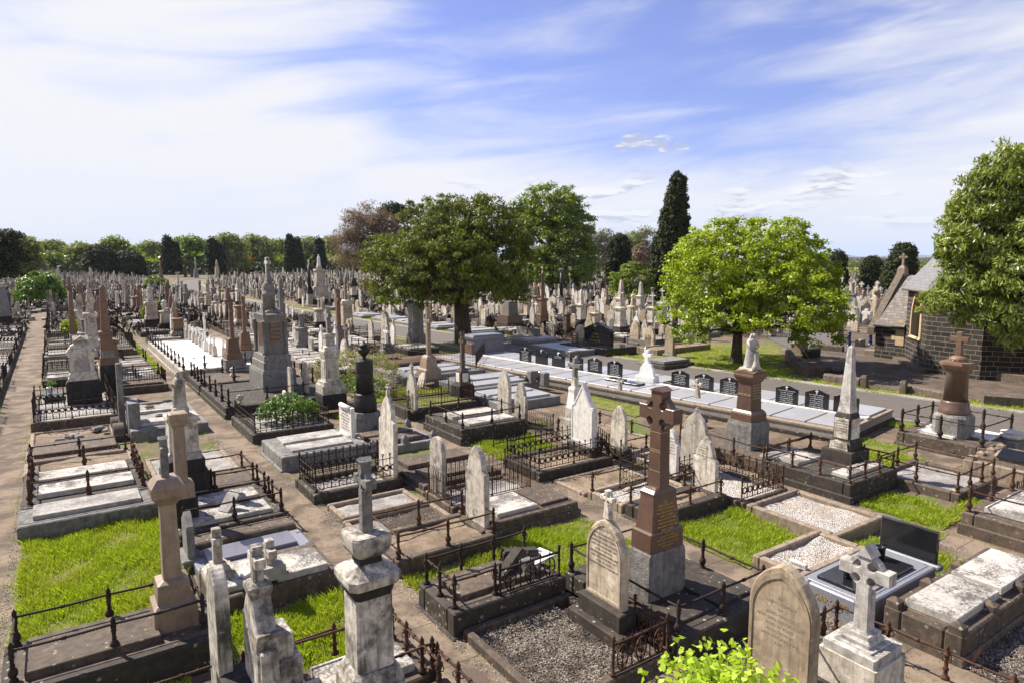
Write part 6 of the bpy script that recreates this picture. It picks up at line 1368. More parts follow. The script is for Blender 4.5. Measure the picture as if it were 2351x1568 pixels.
# plinth steps round the apse
mb=MB()
def seg(mb,a,b,w,z0,z1):
    d=(b-a).normalized(); n=Vector((-d.y,d.x))
    if n.dot(CN)>0: n=-n
    P4=[a,b,b+n*w,a+n*w]
    if (P4[1]-P4[0]).cross(P4[2]-P4[0])<0: P4=P4[::-1]
    mb.rings([[(p.x-ox,p.y-oy,z) for p in P4] for z in (z0,z1)])
seg(mb,cp1+(cp1-cp2)*.02,cp2+(cp2-cp1)*.08,.55,-.02,.22); part(T,'step',mb,'gable_stone')
mb=MB(); seg(mb,side-CE*.2,side-CE*12,1.5,-.02,.42); part(T,'step',mb,'gable_stone')
# low boundary walls of the forecourt
def lowwall(label,pts,h,w,m='gable_stone',cap=True):
    pts=[Vector(p) for p in pts]; T=thing('low_wall',label,'wall',pts[0].x,pts[0].y)
    mb=MB()
    for i,(a,b) in enumerate(zip(pts,pts[1:])):
        d=(b-a).normalized(); n=Vector((-d.y,d.x))*w/2; L=(b-a).length; k=max(1,int(L/1.1))
        for j in range(k):
            p=a+(b-a)*(j/k)+d*.01; r=a+(b-a)*((j+1)/k)-d*.01; o=pts[0]; hh=h*random.uniform(.93,1.05)
            mb.rings([[(v.x-o.x,v.y-o.y,z) for v in (p+n*s,p-n*s,r-n*s,r+n*s)] for z,s in ((-.02,1.),(hh*.8,1.),(hh,.6))])
    part(T,'coping',mb,m); return T
gw=lambda x,y:G('A4',x,y)
lowwall('low rough bluestone wall curving from the bench block towards the road, in tree shade',[gw(185,1080),gw(240,1150),gw(350,1245),gw(555,1225)],.5,.4)
lowwall('short low bluestone wall ending in a square post just beyond the white obelisk',[gw(525,1300),gw(650,1322),gw(850,1355)],.45,.4)
lowwall('low bluestone wall with smooth middle block left of the brown round column',[gw(1270,1400),gw(1640,1475)],.42,.42)
lowwall('thick low bluestone wall at the right photo edge beyond the road',[gw(1960,1500),gw(2351,1530),gw(2900,1620)],.5,.7)
lowwall('low stone kerb wall on the lawn near the blue bollards',[gw(420,1000),gw(690,1028)],.4,.35)
lowwall('stub of low pale stone wall at the chapel corner',[gw(890,1050),gw(990,1060)],.35,.3,'concrete_tan')
for (x,y,w,d,h,lb,m) in ((285,1040,.9,.7,.75,'big tan stone block with a lip at the end of the shaded wall','concrete_tan'),(880,1362,.28,.28,.62,'square chamfered bluestone post ending the short wall','gable_stone'),(1240,1412,.25,.25,.6,'pointed bluestone post at the opening by the road','gable_stone'),(845,975,.9,.35,.45,'pale rectangular stone block between the two blue bollards','concrete_tan'),(640,1245,.7,.5,.3,'dark flat stone cover on the forecourt behind the short wall','black_base'),(400,1075,1.3,.5,.5,'black shaded stone bench behind the shaded wall','black_base')):
    X,Y=gw(x,y); o=link('stone_block',MB().sq([(0,w/2,d/2),(h*.85,w/2,d/2),(h,w*.38,d*.38)]).mesh('stone_block',m),None,(X,Y,.012),.1); tag(o,lb,'stone block')
for x,y,t,lb in ((742,975,838,'blue cast iron bollard left of the pale stone block'),(938,962,825,'blue cast iron bollard right of the pale stone block')):
    X,Y=gw(x,y); h=zat(X,Y,'A4',t); T=thing('bollard',lb,'bollard',X,Y,0,0,'blue bollards')
    part(T,'post',MB().lathe([(0,.20),(.05,.20),(.08,.13),(h*.2,.12),(h*.24,.15),(h*.28,.12),(h*.7,.10),(h*.73,.15),(h*.77,.10),(h*.80,.08),(h*.84,.13),(h*.92,.13),(h*.97,.08),(h,.01)],n=14),'blue_paint')
X,Y=G('A3',1225,1100); T=thing('marker_post','slim white painted marker post on the lawn edge by the road','post',X,Y); part(T,'post',MB().sq([(0,.07,.07),(zat(X,Y,'A3',990),.07,.07),(zat(X,Y,'A3',980),.02,.02)]),'white_paint')
X,Y=G('A3',1320,1135); o=link('drain_cover',MB().box(-1.0,-.5,0,1.0,.5,.14,.02).mesh('drain_cover','concrete_tan'),None,(X,Y,0),.1); tag(o,'flat concrete drain cover in the lawn edge by the road','drain cover')

# ================================================================ TREES
def TB(c,x,y): return q(c,x,y)
tree('maple_tree','bright lime green round crowned tree on the lawn before the chapel forecourt','tree',(1690,833),
 [(1700,595,150,88,0),(1600,630,88,90,-.5),(1820,630,95,95,.5),(1568,710,58,62,0),(1650,705,105,68,-1.5),(1795,712,105,64,-1.2),(1868,690,62,72,0),(1650,555,80,50,1),(1780,550,80,52,.5),(1700,650,130,95,2.5),(1750,690,130,85,-2.6),(1590,765,45,34,-.8),(1860,765,55,36,-.5),(1700,730,110,60,2)],
 'leaf_lime',1500,46,.42,.17,.13,trunk=(.33,1.7,(.05,0)),limbn=8,twign=40,up=.7,fill=.15,flat=.6,rmin=.84)
tree('evergreen_tree','broad dark spreading tree with a leaning trunk beside the far side of the road','tree',(1064,786),
 [(1010,505,85,58,0),(1095,500,80,52,.5),(935,600,90,60,-.5),(1010,580,100,75,-1.2),(1110,560,105,80,0),(1160,600,62,80,0),(895,640,56,62,0),(1060,650,120,66,-2),(1140,660,72,58,-1.5),(965,675,100,45,-1),(1170,535,52,42,0),(1040,560,95,95,3),(890,590,50,50,0),(1175,665,40,50,0),(1030,600,110,90,-3)],
 'leaf_dark',1500,46,.52,.30,.10,trunk=(.62,3.4,(-.2,0)),limbn=16,twign=160,up=.4,droop=.5,fill=.22,flat=.55,bark='bark',rmin=.80)
tree('park_tree','tall bushy mid green tree rising behind the broad dark spreading tree','tree',(1260,672),
 [(1262,475,72,54,0),(1222,520,58,60,0),(1302,520,58,66,0),(1270,560,95,70,-2),(1215,600,52,56,0),(1318,590,50,60,0),(1270,620,95,48,-2),(1338,610,28,36,0),(1190,490,26,26,0),(1250,645,80,28,0),(1265,540,85,80,3)],
 'leaf_mid',1500,40,.95,.42,.28,trunk=(.9,7.,(0,0)),limbn=12,twign=60,up=.6,fill=.2,flat=.6,rmin=.82)
tree('cypress_tree','tall dark column of cypress with a knobbly blunt top','tree',(1532,700),
 [(1548,428,17,29,0),(1546,470,22,44,0),(1542,520,31,54,0),(1538,575,40,58,0),(1535,630,46,54,0),(1532,680,38,42,0)],
 'leaf_cypress',2400,34,.42,.34,.2,trunk=(.5,2.,(0,0)),limbn=0,twign=0,up=.3,fill=.08,flat=1.,depthk=.95,rmin=.9)
tree('cypress_tree','smaller rounded dark cypress left of the tall one','tree',(1416,668),
 [(1420,575,24,34,0),(1418,615,27,45,0),(1415,650,25,28,0)],'leaf_cypress',900,28,.6,.4,.24,trunk=(.4,2,(0,0)),limbn=0,twign=0,up=.3,fill=.1,flat=1.,rmin=.9)
tree('spreading_tree','low umbrella shaped glossy green tree before the tall cypress','tree',(1450,705),
 [(1448,640,50,30,0),(1425,665,28,22,0),(1475,665,28,24,0),(1448,612,22,12,0),(1450,672,40,16,-1)],'leaf_mid',420,40,.40,.2,.12,trunk=(.28,1.3,(0,0)),limbn=6,twign=20,up=.9,flat=.4,fill=.2)
tree('glossy_tree','huge dense glossy leaved tree cut by the right photo edge before the chapel','tree',(2395,905),
 [(2290,440,95,105,0),(2370,400,100,90,0),(2240,530,88,110,0),(2350,520,120,120,-1.),(2235,620,85,95,0),(2320,640,130,105,-1.4),(2185,680,62,62,-.3),(2250,715,88,62,-.8),(2345,730,110,62,-1),(2440,560,90,190,0),(2135,700,36,30,0),(2450,730,90,70,0),(2205,460,44,66,0),(2180,575,46,60,0),(2310,760,70,40,-1.3)],
 'leaf_glossy',2600,50,.34,.25,.075,trunk=(.45,1.8,(0,0)),limbn=10,twign=40,up=.35,droop=.8,fill=.12,flat=.75,rmin=.86)
tree('bare_tree','large brown half bare tree behind the broad dark spreading tree','tree',(860,640),
 [(850,520,58,50,0),(808,560,42,48,0),(890,560,52,55,0),(850,590,75,40,0)],'leaf_brown',620,38,1.5,.6,.14,trunk=(.9,6.,(0,0)),bark='twig',limbn=24,twign=220,up=.4,fill=.3,xy=(62,115))
tree('gum_tree','dark rounded gum tree crown above the brown half bare tree','tree',(900,636),[(905,487,28,20,0),(925,500,20,22,0)],'leaf_cypress',160,34,1.2,.6,.3,trunk=(.6,10.,(0,0)),limbn=4,twign=10,xy=(76,130))
for i,(px,ptop,w_,xy) in enumerate([(1382,528,26,(112,150)),(1405,552,20,(120,150)),(1445,534,34,(124,150)),(1480,524,30,(128,150)),(1505,560,20,(132,148))]):
    tree('gum_tree','grey green gum tree in the clump behind the cypresses','tree',(px,640),[(px,ptop+22,w_,24,0),(px-6,ptop+55,w_,30,0),(px+6,ptop+85,w_*.9,30,0)],['leaf_grey','leaf_grey','leaf_olive','leaf_grey','leaf_grey'][i],150,30,1.5,.65,.25,trunk=(.5,8.,(0,0)),bark='twig',limbn=5,twign=20,xy=xy,group='gum trees behind the cypresses')
tree('rust_shrub','small brownish leaved tree between the gum trees and cypress','tree',(1460,640),[(1468,590,20,24,0)],'leaf_brown',100,34,1.,.5,.3,trunk=(.3,4.,(0,0)),limbn=3,twign=5,xy=(96,110))
tree('cypress_tree','dark rounded cypress leaning tall behind the chapel gable','tree',(2062,690),[(2068,585,24,24,0),(2062,620,32,35,0),(2050,655,30,34,0)],'leaf_cypress',800,30,.5,.35,.2,trunk=(.4,1.5,(0,0)),limbn=0,twign=0,fill=.1,rmin=.9,flat=.8)
tree('cypress_tree','squat dark cypress left of the chapel gable','tree',(1997,680),[(1998,618,22,26,0),(1997,648,24,32,0)],'leaf_cypress',560,30,.5,.35,.2,trunk=(.4,1.5,(0,0)),limbn=0,twign=0,fill=.1,rmin=.9,flat=.8)
tree('cypress_tree','narrow dark cypress half hidden behind the bright lime tree','tree',(1922,680),[(1920,600,15,22,0),(1924,640,16,34,0)],'leaf_cypress',360,30,.5,.35,.2,trunk=(.4,1.5,(0,0)),limbn=0,twign=0,fill=.1,rmin=.9,flat=.8)
# the tree line across the back
far_rt=random.Random(11)
TLn=[ # px, top, halfwidth, base, leaf, label
 (18,528,42,640,'leaf_cypress','layered black green cedar at the left photo edge'),
 (62,545,32,632,'leaf_olive','light green tree just right of the black green cedar'),
 (112,580,34,628,'leaf_mid','dense rounded green tree left of the two black rounded ones'),
 (130,552,34,624,'leaf_olive','pale feathery tree above the dense rounded green tree'),
 (190,556,30,624,'leaf_olive','pale feathery tree in the middle of the far tree line left half'),
 (232,567,32,630,'leaf_cypress','large black green rounded conifer in the far tree line'),
 (275,545,40,624,'leaf_mid','broad light green tree behind the black rounded conifers'),
 (298,580,32,634,'leaf_cypress','second rounded conifer, lighter topped, in the far tree line'),
 (345,552,30,624,'leaf_olive','feathery pale tree right of the rounded conifers'),
 (388,546,12,626,'leaf_cypress','pointed dark cypress pair, left one'),
 (404,560,11,626,'leaf_cypress','pointed dark cypress pair, right one'),
 (415,542,28,622,'leaf_olive','tall pale green tree between the pointed cypresses'),
 (455,540,32,622,'leaf_mid','open branched green tree right of the pointed cypress pair'),
 (490,552,13,624,'leaf_cypress','dark pointed cypress behind the tallest grey monument'),
 (505,562,13,624,'leaf_cypress','shorter dark cypress beside the pointed one'),
 (530,534,34,622,'leaf_olive','tall feathery green tree in the middle of the tree line'),
 (552,582,22,628,'leaf_rust','small rust brown leaved tree in the far tree line'),
 (592,536,36,622,'leaf_olive','wide feathery tree left of the dome of the grey monument'),
 (640,548,28,622,'leaf_mid','rounded green tree just right of the grey monument'),
 (668,543,11,626,'leaf_cypress','slim dark cypress right of the grey monument, first of three'),
 (684,550,11,626,'leaf_cypress','slim dark cypress right of the grey monument, second of three'),
 (712,545,26,622,'leaf_olive','pale thin tree between the slim cypresses'),
 (735,552,13,628,'leaf_cypress','slim dark cypress right of the grey monument, third of three'),
 (752,540,26,624,'leaf_olive','pale tree touching the brown half bare tree'),
]
for px,top,hw_,base,leaf,lab in TLn:
    d=ray(px,0); a=math.atan2(d[0],d[1]); D=300+far_rt.uniform(-40,60)
    if leaf=='leaf_cypress': D=250
    if px<70: D=150
    X,Y=D*math.sin(a),D*math.cos(a); hgt=base-top
    if leaf=='leaf_cypress' and hw_<16:
        hw_*=.8; lobes=[(px,top+hgt*.25,hw_*.55,hgt*.27,0),(px,top+hgt*.5,hw_*.8,hgt*.3,0),(px,top+hgt*.75,hw_,hgt*.28,0)]
    elif leaf=='leaf_cypress' and px>70: lobes=[(px,top+hgt*.35,hw_*.85,hgt*.35,0),(px,top+hgt*.65,hw_,hgt*.36,0)]
    elif px<30: lobes=[(10,545,50,15,0),(25,565,35,14,0),(5,590,60,22,0),(30,600,38,22,0),(15,625,48,20,0)]
    else:
        hw_*=1.3; lobes=[(px+far_rt.uniform(-.3,.3)*hw_,top+hgt*.22,hw_*.6,hgt*.2,0),(px-hw_*.45,top+hgt*.42,hw_*.5,hgt*.22,0),(px+hw_*.45,top+hgt*.4,hw_*.5,hgt*.22,0),(px,top+hgt*.62,hw_*.9,hgt*.26,0),(px,top+hgt*.85,hw_,hgt*.2,0)]
    dense=leaf=='leaf_cypress'
    sz=D/300
    tree('conifer' if dense else 'far_tree',lab,'tree',(px,base),lobes,leaf,620 if dense else 420,24 if dense else 28,1.5*sz if dense else 2.0*sz,1.0*sz,.6*sz if dense else .5*sz,trunk=(.45,hgt*.35*D/1530,(0,0)),bark='twig' if not dense else 'bark',limbn=4,twign=12 if not dense else 0,xy=(X,Y),up=.5,fill=.15 if dense else .35,flat=.55 if not dense else .9,rmin=.88 if dense else .75)
# belt of distant woodland and the far suburb
def belt(label,pxs,ytop,dist,leaf,amp,per,hh):
    Vs=[]
    for px in pxs:
        d=ray(px,0); a=math.atan2(d[0],d[1]); Dd=dist*far_rt.uniform(.92,1.1); X,Y=Dd*math.sin(a),Dd*math.cos(a); zt=zat(X,Y,None,ytop+far_rt.uniform(-amp,amp)); zb=0
        n=per; C=np.stack([X+rng.normal(0,hh,n),Y+rng.normal(0,hh,n),rng.uniform(zb,max(zt,zb+2),n)],1)
        Vs.append(leaf_quads(C,rng.normal(0,1,(n,3)),dist*.007,dist*.005,.6))
    o=link('woodland',quads_mesh('woodland',np.concatenate(Vs),leaf)); tag(o,label,'woodland',kind='stuff')
belt('low dark woodland closing the far left side of the cemetery',[-60+5*i for i in range(180)],592,345,'leaf_mid',14,130,5)
belt('shadowy hedge at the foot of the far tree line',[-60+5*i for i in range(180)],608,300,'leaf_cypress',6,60,4)
belt('band of far trees behind the headstones right of the bright tree',[1300+7*i for i in range(150)],626,270,'leaf_olive',10,110,7)
belt('grey green tree cover of the distant suburb',[1500+4*i for i in range(230)],600,1500,'leaf_grey',5,90,30)
belt('green parkland trees between the cemetery and the suburb',[1500+5*i for i in range(190)],611,600,'leaf_dark',5,80,12)
belt('hazy tree cover of the farthest suburb',[1200+6*i for i in range(200)],598,3500,'leaf_grey',1.5,40,80)
for i,(px,py,w_,h_,D) in enumerate([(1975,607,60,5,900),(2045,600,22,4,1200),(2120,604,40,9,700),(2140,597,26,6,900),(2075,608,26,5,800),(1700,606,20,4,1000),(2200,606,30,5,900),(735,628,30,5,330),(100,628,18,5,320)]):
    d=ray(px,0); a=math.atan2(d[0],d[1]); X,Y=D*math.sin(a),D*math.cos(a); mp=D/FPX; zt=zat(X,Y,None,py)
    T=thing('suburb_building',['long low white roofed shed beyond the cemetery','small pale building left of the chapel cross','flat roofed modern block with dark windows right of the chapel gable','upper block of the flat roofed modern building','brick building below the modern block','pale roof behind the bright tree','pale roof right of the modern block','low pale roof seen through the far tree line','white roof left of the rounded conifers'][i],'building',X,Y,0,-a)
    ww=w_*mp/2; part(T,'wall',MB().box(-ww,-8,0,ww,8,zt,.05),['white_paint','quoin','white_paint','marble_warm','brick_red','white_paint','white_paint','white_paint','white_paint'][i])
    if i in(2,3,4):
        for k in range(6): part(T,'window',MB().box(-ww+ww*2*(k+.2)/6,-8.1,zt*.45,-ww+ww*2*(k+.75)/6,-8.02,zt*.75,.01),'glass_dark')
    part(T,'roof',MB().box(-ww*1.02,-8.3,zt,ww*1.02,8.3,zt+.5,.05),['white_paint','brick_red','grey_paint','grey_paint','grey_paint','grey_paint','white_paint','grey_paint','white_paint'][i])
shrub('large round light green shrub at the far end of the first path',-1.6,104,0,2.6,2.2,4.4,'leaf_shrub',320,34,.34,.2,cr=.5)
shrub('yellow green young shrub among the iron railings beside the first path',.9,62,0,.6,.6,1.5,'leaf_lime',60,30,.16,.09,cr=.25)
shrub('bushy light green shrub with palm like leaves at the left photo edge',-9.6,106,0,2.6,2.,4.8,'leaf_shrub',240,34,.36,.2,cr=.6)
shrub('white flowering bush among the headstones beside the second path',7.9,73,0,1.1,1.,2.1,'leaf_mid',140,30,.2,.12,blossom=6,cr=.3)
shrub('small rounded green shrub behind the marble statues',16.5,150,0,1.8,1.8,2.6,'leaf_mid',90,30,.4,.24,cr=.5)

# ================================================================ MIDDLE AND FAR FIELD
occ=[]   # footprints already used: (x0,y0,x1,y1)
for o in list(S.objects):
    if o.parent is None and o.get('category') in('grave plot','monument','cross','headstone','statue','column','obelisk','sarcophagus','shrub','grave platform') :
        pass
A1=[ # hand placed monuments seen far down the left rows: name,label,corner,L,R,z,tiers
 ('round_column','brown round column on a tapered pedestal beside the first path, left of the marble angel',(648,1010),None,722,.3,[('base','sq','marble',[(1010,1.),(870,.98)]),('pedestal','sq','granite_tan',[(868,.86),(720,.80),(700,.9),(690,.9)]),('shaft','lathe','granite_tan',[(690,.74),(670,.66),(445,.6)]),('cap','sq','granite_tan',[(448,.8),(428,1.),(420,.9)]),('stump','sq','granite_tan',[(420,.42),(340,.38)])]),
 ('scroll_monument','white marble shaft of stacked rolls behind the marble angel pedestal',(722,900),None,785,.3,[('base','sq','marble',[(900,1.3),(860,1.2),(840,.95)]),('shaft','sq','marble',[(845,.85),(640,.8)]),('roll','lathe','marble',[(640,.7),(625,.9),(600,.7),(585,.9),(560,.7),(545,.85),(520,.7),(500,.6)])]),
 ('angel_monument','weathered marble winged angel on a tall gabled pedestal','',None,None,0,None),
]
mon('round_column',A1[0][1],'column','A1',(648,1010),None,722,.3,A1[0][6])
mon('scroll_monument',A1[1][1],'monument','A1',(722,900),None,788,.3,A1[1][6])
mon('angel_monument','weathered marble angel on a tall gabled pedestal behind the marble arch monument','monument','A1',(792,1080),None,925,.3,[('base','sq','marble',[(1080,1.),(905,.98),(890,.88)]),('pedestal','sq','marble',[(895,.84),(715,.80)]),('cap','sq','marble',[(718,.9),(700,1.),(680,1.),(670,.6)]),('gable','gables','marble',(700,668,.9)),('statue_base','lathe','marble',[(672,.55),(655,.5),(575,.42),(560,.5)]),('statue','statue','marble',(575,430,'angel',.2))])
mon('brown_pillar','tall plain brown stone pillar between the angel and the brown obelisk','monument','A1',(908,840),None,952,.3,[('base','sq','granite_tan',[(840,1.1),(800,1.)]),('shaft','sq','granite_tan',[(800,.85),(545,.78),(535,.9),(520,.5)])])
mon('obelisk','tall brown granite obelisk on an inscribed arch topped pedestal','obelisk','A1',(935,1400),None,1092,.3,[('base','sq','black_base',[(1400,1.),(1165,.98),(1155,.95)]),('plinth','sq','granite_tan',[(1158,.92),(1085,.90)]),('step','sq','granite_grey',[(1085,.80),(1020,.78)]),('pedestal','sq','granite_tan',[(1020,.74),(890,.70),(880,.80),(850,.84),(842,.7)]),('shaft','sq','granite_tan',[(842,.52),(440,.34),(412,.02)])])
# white pebble enclosure with its row of crosses
plot('big white pebbled enclosure on a marble kerb with a row of small crosses',4.9,36.3,9.3,50.5,.5,.35,'marble',fill='pebbles_bright',fz=.46,foot=.1)
railing('row of small black posts and thin rail along the white pebbled enclosure',[((5.05,36.5),(5.05,50.2),11),((5.05,36.5),(8.0,36.5),4)],.5,'rope',.72,'iron_black')
x_,y_=7.6,0
T=mon('cross_monument','big white marble cross in the middle of the row on the white pebbles','cross','A1',(1868,1030),None,1925,.45,[('base','sq','marble_clean',[(1030,1.),(935,.7)]),('cross','latin','marble_clean',(935,668,.8,.3,.3,0,.72,1.2))])
cx0,cy0=T_info[T.name][0],T_info[T.name][1]
sx=thing('small_cross','small white marble cross of the row standing on the white pebbles','cross',cx0+.3,cy0-3.6,.45,0,'small crosses on the white pebbles')
mb=MB(); mb.sq([(0,.13,.20),(.6,.10,.15)]); part(sx,'base',mb,'marble'); mb=MB(); add_cross(mb,.34,.50,.12,.12,.58,'latin'); part(sx,'cross',mb,'marble_clean')
for k,dy in enumerate([-2.4,-1.2,1.2,2.4,3.8,5.2,6.6,8.2]): dup(sx,(cx0+.05+.02*k,cy0+dy,.45))
mon('ringed_cross','brown granite cross beside the white pebbles, nearer of the two','cross','A1',(2078,1245),None,2258,.3,[('base','sq','granite_grey',[(1245,1.),(1105,.98)]),('plinth','sq','granite_tan',[(1105,.80),(1045,.78)]),('pedestal','sq','granite_tan',[(1045,.66),(915,.50),(905,.40)]),('cross','celtic','granite_tan',(905,570,.42,.17,.2,.08,.75,1.1))])
mon('ringed_cross','brown granite cross beside the white pebbles, farther of the two','cross','A1',(2205,1150),None,2345,.3,[('base','sq','granite_grey',[(1150,1.),(1020,.98)]),('plinth','sq','granite_tan',[(1020,.80),(965,.78)]),('pedestal','sq','granite_tan',[(965,.70),(860,.54),(850,.44)]),('cross','celtic','granite_tan',(850,520,.5,.2,.22,.08,.75,1.1))])
plot('dark rope railed double grave with a stone urn, before the white pebbled enclosure',5.0,32.0,9.5,35.0,.45,.25,'bluestone',slab='bluestone_brown',foot=.15)
railing('black bulbous rope railing of the double grave before the white pebbled enclosure',[((5.15,32.2),(9.3,32.2),4),((5.15,32.2),(5.15,34.8),4),((5.15,34.8),(9.3,34.8),4)],.45,'rope',.72,'rust_dark')
mon('stone_urn','low stone urn standing on the dark rope railed double grave','urn','A1',(2120,1245),None,2170,.5,[('base','sq','marble',[(1245,1.),(1225,.8)]),('urn','urn','marble',(1230,1160,1.2))])
mon('stone_urn','low stone urn standing in the enclosure of the grey temple monument','urn','A1',(2190,1515),None,2240,.5,[('base','sq','marble',[(1515,1.),(1490,.8)]),('urn','urn','marble',(1490,1405,1.4))])
mon('statue_monument','marble figure on a square pedestal with a black base, left of the white pebbles','monument','A1',(1338,825),None,1468,.2,[('base','sq','black_base',[(825,1.),(735,.98)]),('plinth','sq','marble',[(735,.90),(700,.86)]),('pedestal','sq','marble_warm',[(700,.74),(600,.70)]),('cap','sq','marble',[(602,.8),(588,.92),(572,.8)]),('statue','statue','marble',(572,405,'plain',.3))])
mon('pink_column','pale pink tapered pillar left of the row of small crosses','monument','A1',(1592,890),None,1650,.2,[('base','sq','granite_pink',[(890,1.),(850,.9)]),('shaft','sq','granite_pink',[(850,.75),(660,.68),(650,.9),(625,.8),(560,.2)])])
mon('brown_pillar','brown square pillar with a small pyramid top, far beside the third path','monument','A1',(1525,800),None,1590,.2,[('base','sq','granite_tan',[(800,1.1),(640,.8)]),('shaft','sq','granite_tan',[(640,.62),(460,.56),(440,.7),(385,.1)])])
mon('obelisk','large black based pedestal with a white cross beside the bend of the road','monument','A1',(1615,560),None,1688,.1,[('base','sq','black_base',[(560,1.),(510,.96)]),('pedestal','sq','granite_grey',[(510,.8),(420,.6)]),('shaft','sq','marble',[(420,.3),(320,.2)])])
mon('cross_monument','pale stone cross on a grey stepped base beside the road bend','cross','A1',(1808,590),None,1892,.1,[('base','sq','granite_grey',[(590,1.),(545,.98),(500,.7)]),('cross','celtic','rock_grey',(500,375,.62,.24,.24))])
mon('brown_obelisk','dark brown obelisk before the far tree line','obelisk','A1',(1460,362),None,1508,.1,[('base','sq','granite_tan',[(362,1.),(300,.6)]),('shaft','sq','granite_tan',[(300,.46),(196,.16)])])
mon('column','slender white column on a broad base before the far tree line','column','A1',(1782,350),None,1828,.1,[('base','sq','granite_grey',[(350,1.),(265,.55)]),('shaft','lathe','marble',[(265,.34),(160,.2)])])
mon('statue_monument','tall far marble monument with dome and cross before the far tree line','monument','A1',(1980,340),None,2020,.1,[('base','sq','marble_warm',[(340,1.),(250,.8)]),('dome','lathe','marble_warm',[(250,.8),(215,.6),(180,.05)])])
mon('statue_monument','white marble angel on a plain base far down the first path','monument','A1',(522,352),None,560,.1,[('base','sq','marble',[(352,1.),(335,.9)]),('statue','statue','marble',(335,248,'anchor',0))])
mon('statue_monument','grey monument with a broken top cut by the left photo edge','monument','A1',(-60,800),None,85,.1,[('base','sq','black_base',[(800,1.1),(710,1.05)]),('pedestal','sq','granite_grey',[(710,.9),(600,.85),(440,.6)]),('cap','sq','marble',[(440,.75),(400,.6)])],wx=1.3,wy=1.3)
mon('statue_monument','white marble monument with a slim statue left of the first path','monument','A1',(140,570),None,208,.1,[('base','sq','marble',[(570,1.),(500,.8)]),('statue','statue','marble',(500,350,'plain',0))])
mon('cross_column','white slim cross column right of the blossom bush','monument','A1',(1122,612),None,1165,.1,[('base','sq','marble',[(612,1.),(560,.7)]),('shaft','sq','marble',[(560,.4),(430,.3)]),('cross','latin','marble',(430,365,.6,.2,.2))])
# A2 far monuments
mon('statue_monument','tall white marble saint holding a cross on a high pedestal before the far headstones','monument','A2',(545,602),None,678,.2,[('base','sq','black_base',[(602,1.),(548,.98)]),('plinth','sq','marble',[(548,.92),(440,.80),(430,.66)]),('pedestal','sq','marble',[(430,.60),(295,.52),(285,.66),(270,.6)]),('statue_base','lathe','marble',[(272,.42),(240,.34)]),('statue','statue','marble_clean',(242,136,'anchor',0))])
mon('dark_column','tall black round column with a small cross before the white saint','column','A2',(478,600),None,535,.2,[('base','sq','marble',[(600,1.),(500,.9)]),('pedestal','sq','black_base',[(500,.8),(440,.7)]),('shaft','lathe','cast_black',[(440,.5),(235,.4)]),('cross','latin','marble',(235,180,.5,.15,.15))])
mon('dark_column','broken dark column on a black and white pedestal left of the white saint','column','A2',(395,590),None,450,.2,[('base','sq','black_base',[(590,1.),(540,.9)]),('pedestal','sq','marble',[(540,.8),(450,.7)]),('shaft','lathe','granite_brown',[(450,.5),(335,.5)])])
mon('cross_column','white column topped by a slim figure left of the grey temple monument','column','A2',(90,380),None,130,.2,[('base','sq','marble',[(380,1.),(300,.7)]),('shaft','lathe','marble',[(300,.4),(220,.36)]),('statue','statue','marble',(220,165,'plain',0))])
mon('obelisk','grey stone obelisk just right of the grey temple monument','obelisk','A2',(222,870),None,282,.2,[('base','sq','granite_grey',[(870,1.),(760,.9)]),('shaft','sq','granite_grey',[(760,.66),(375,.50),(345,.05)])])
mon('dark_monument','black monument with a white arched panel right of the white square pedestal','monument','A2',(880,600),None,945,.2,[('base','sq','black_base',[(600,1.),(510,.9)]),('body','sq','marble',[(510,.72),(430,.66)]),('cap','sq','cast_black',[(430,.9),(405,.9),(350,.2)])])
mon('bust_monument','brown granite pedestal carrying a pale bust, left of the dark spreading tree','monument','A2',(990,540),None,1048,.2,[('base','sq','marble',[(540,1.2),(470,.9)]),('pedestal','sq','granite_tan',[(470,.8),(385,.72),(375,.95),(365,.8)]),('bust','statue','marble',(365,265,'plain',0))])
hs('tall round grey headstone by the road beside the white square pedestal','A2',(940,665),912,552,.0,'round','marble_warm',.2,.15,'granite_grey')
for i,(cx_,L_,top,bot,m_,k_) in enumerate([(1178,1160,608,680,'marble','gothic'),(1240,1215,570,700,'marble','round'),(1322,1282,580,680,'marble','round'),(1278,1235,672,722,'granite_grey','seg'),(1338,1292,668,715,'black_granite','seg'),(1398,1368,635,715,'granite_grey','round'),(1440,1405,682,735,'granite_grey','seg'),(1030,975,638,690,'granite_grey','rect'),(2030,1965,755,830,'granite_grey','cham'),(1742,1700,600,715,'marble','seg'),(1788,1745,725,790,'granite_grey','rect'),(2128,2072,595,735,'marble','point'),(2185,2130,585,735,'marble','round'),(2225,2190,590,700,'marble','round'),(2270,2232,600,700,'marble_warm','round')]):
    hs(['slim gothic white','white cross topped','tall round white','low grey','low black','small round grey','low grey stepped','low rectangular grey','pale blue grey chamfered','broad flat topped white','leaning grey','tall pointed streaked','tall rounded streaked','smaller round streaked','warm brown round'][i]+' headstone by the road, '+['left of the tall round white one','second from the white square pedestal','first from the dark tree','in front of the tall round white one','between low grey ones','with a domed top','beside the domed one','nearest the white square pedestal','just right of the dark tree trunk','behind the dark tree trunk','touching the dark tree trunk','right of the dark tree trunk, first of four','right of the dark tree trunk, second of four','right of the dark tree trunk, third of four','right of the dark tree trunk, fourth of four'][i],'A2',(cx_,bot),L_,top,.0,k_,m_,.18,.12,'granite_grey')
mon('rose_monument','dark grey and brown square pedestal right of the dark tree','monument','A2',(2310,830),None,2460,.1,[('base','sq','bluestone',[(830,1.),(770,.98)]),('band','sq','granite_brown',[(770,.92),(700,.88)]),('body','sq','grey_paint',[(700,.6),(570,.55),(560,.3)])])
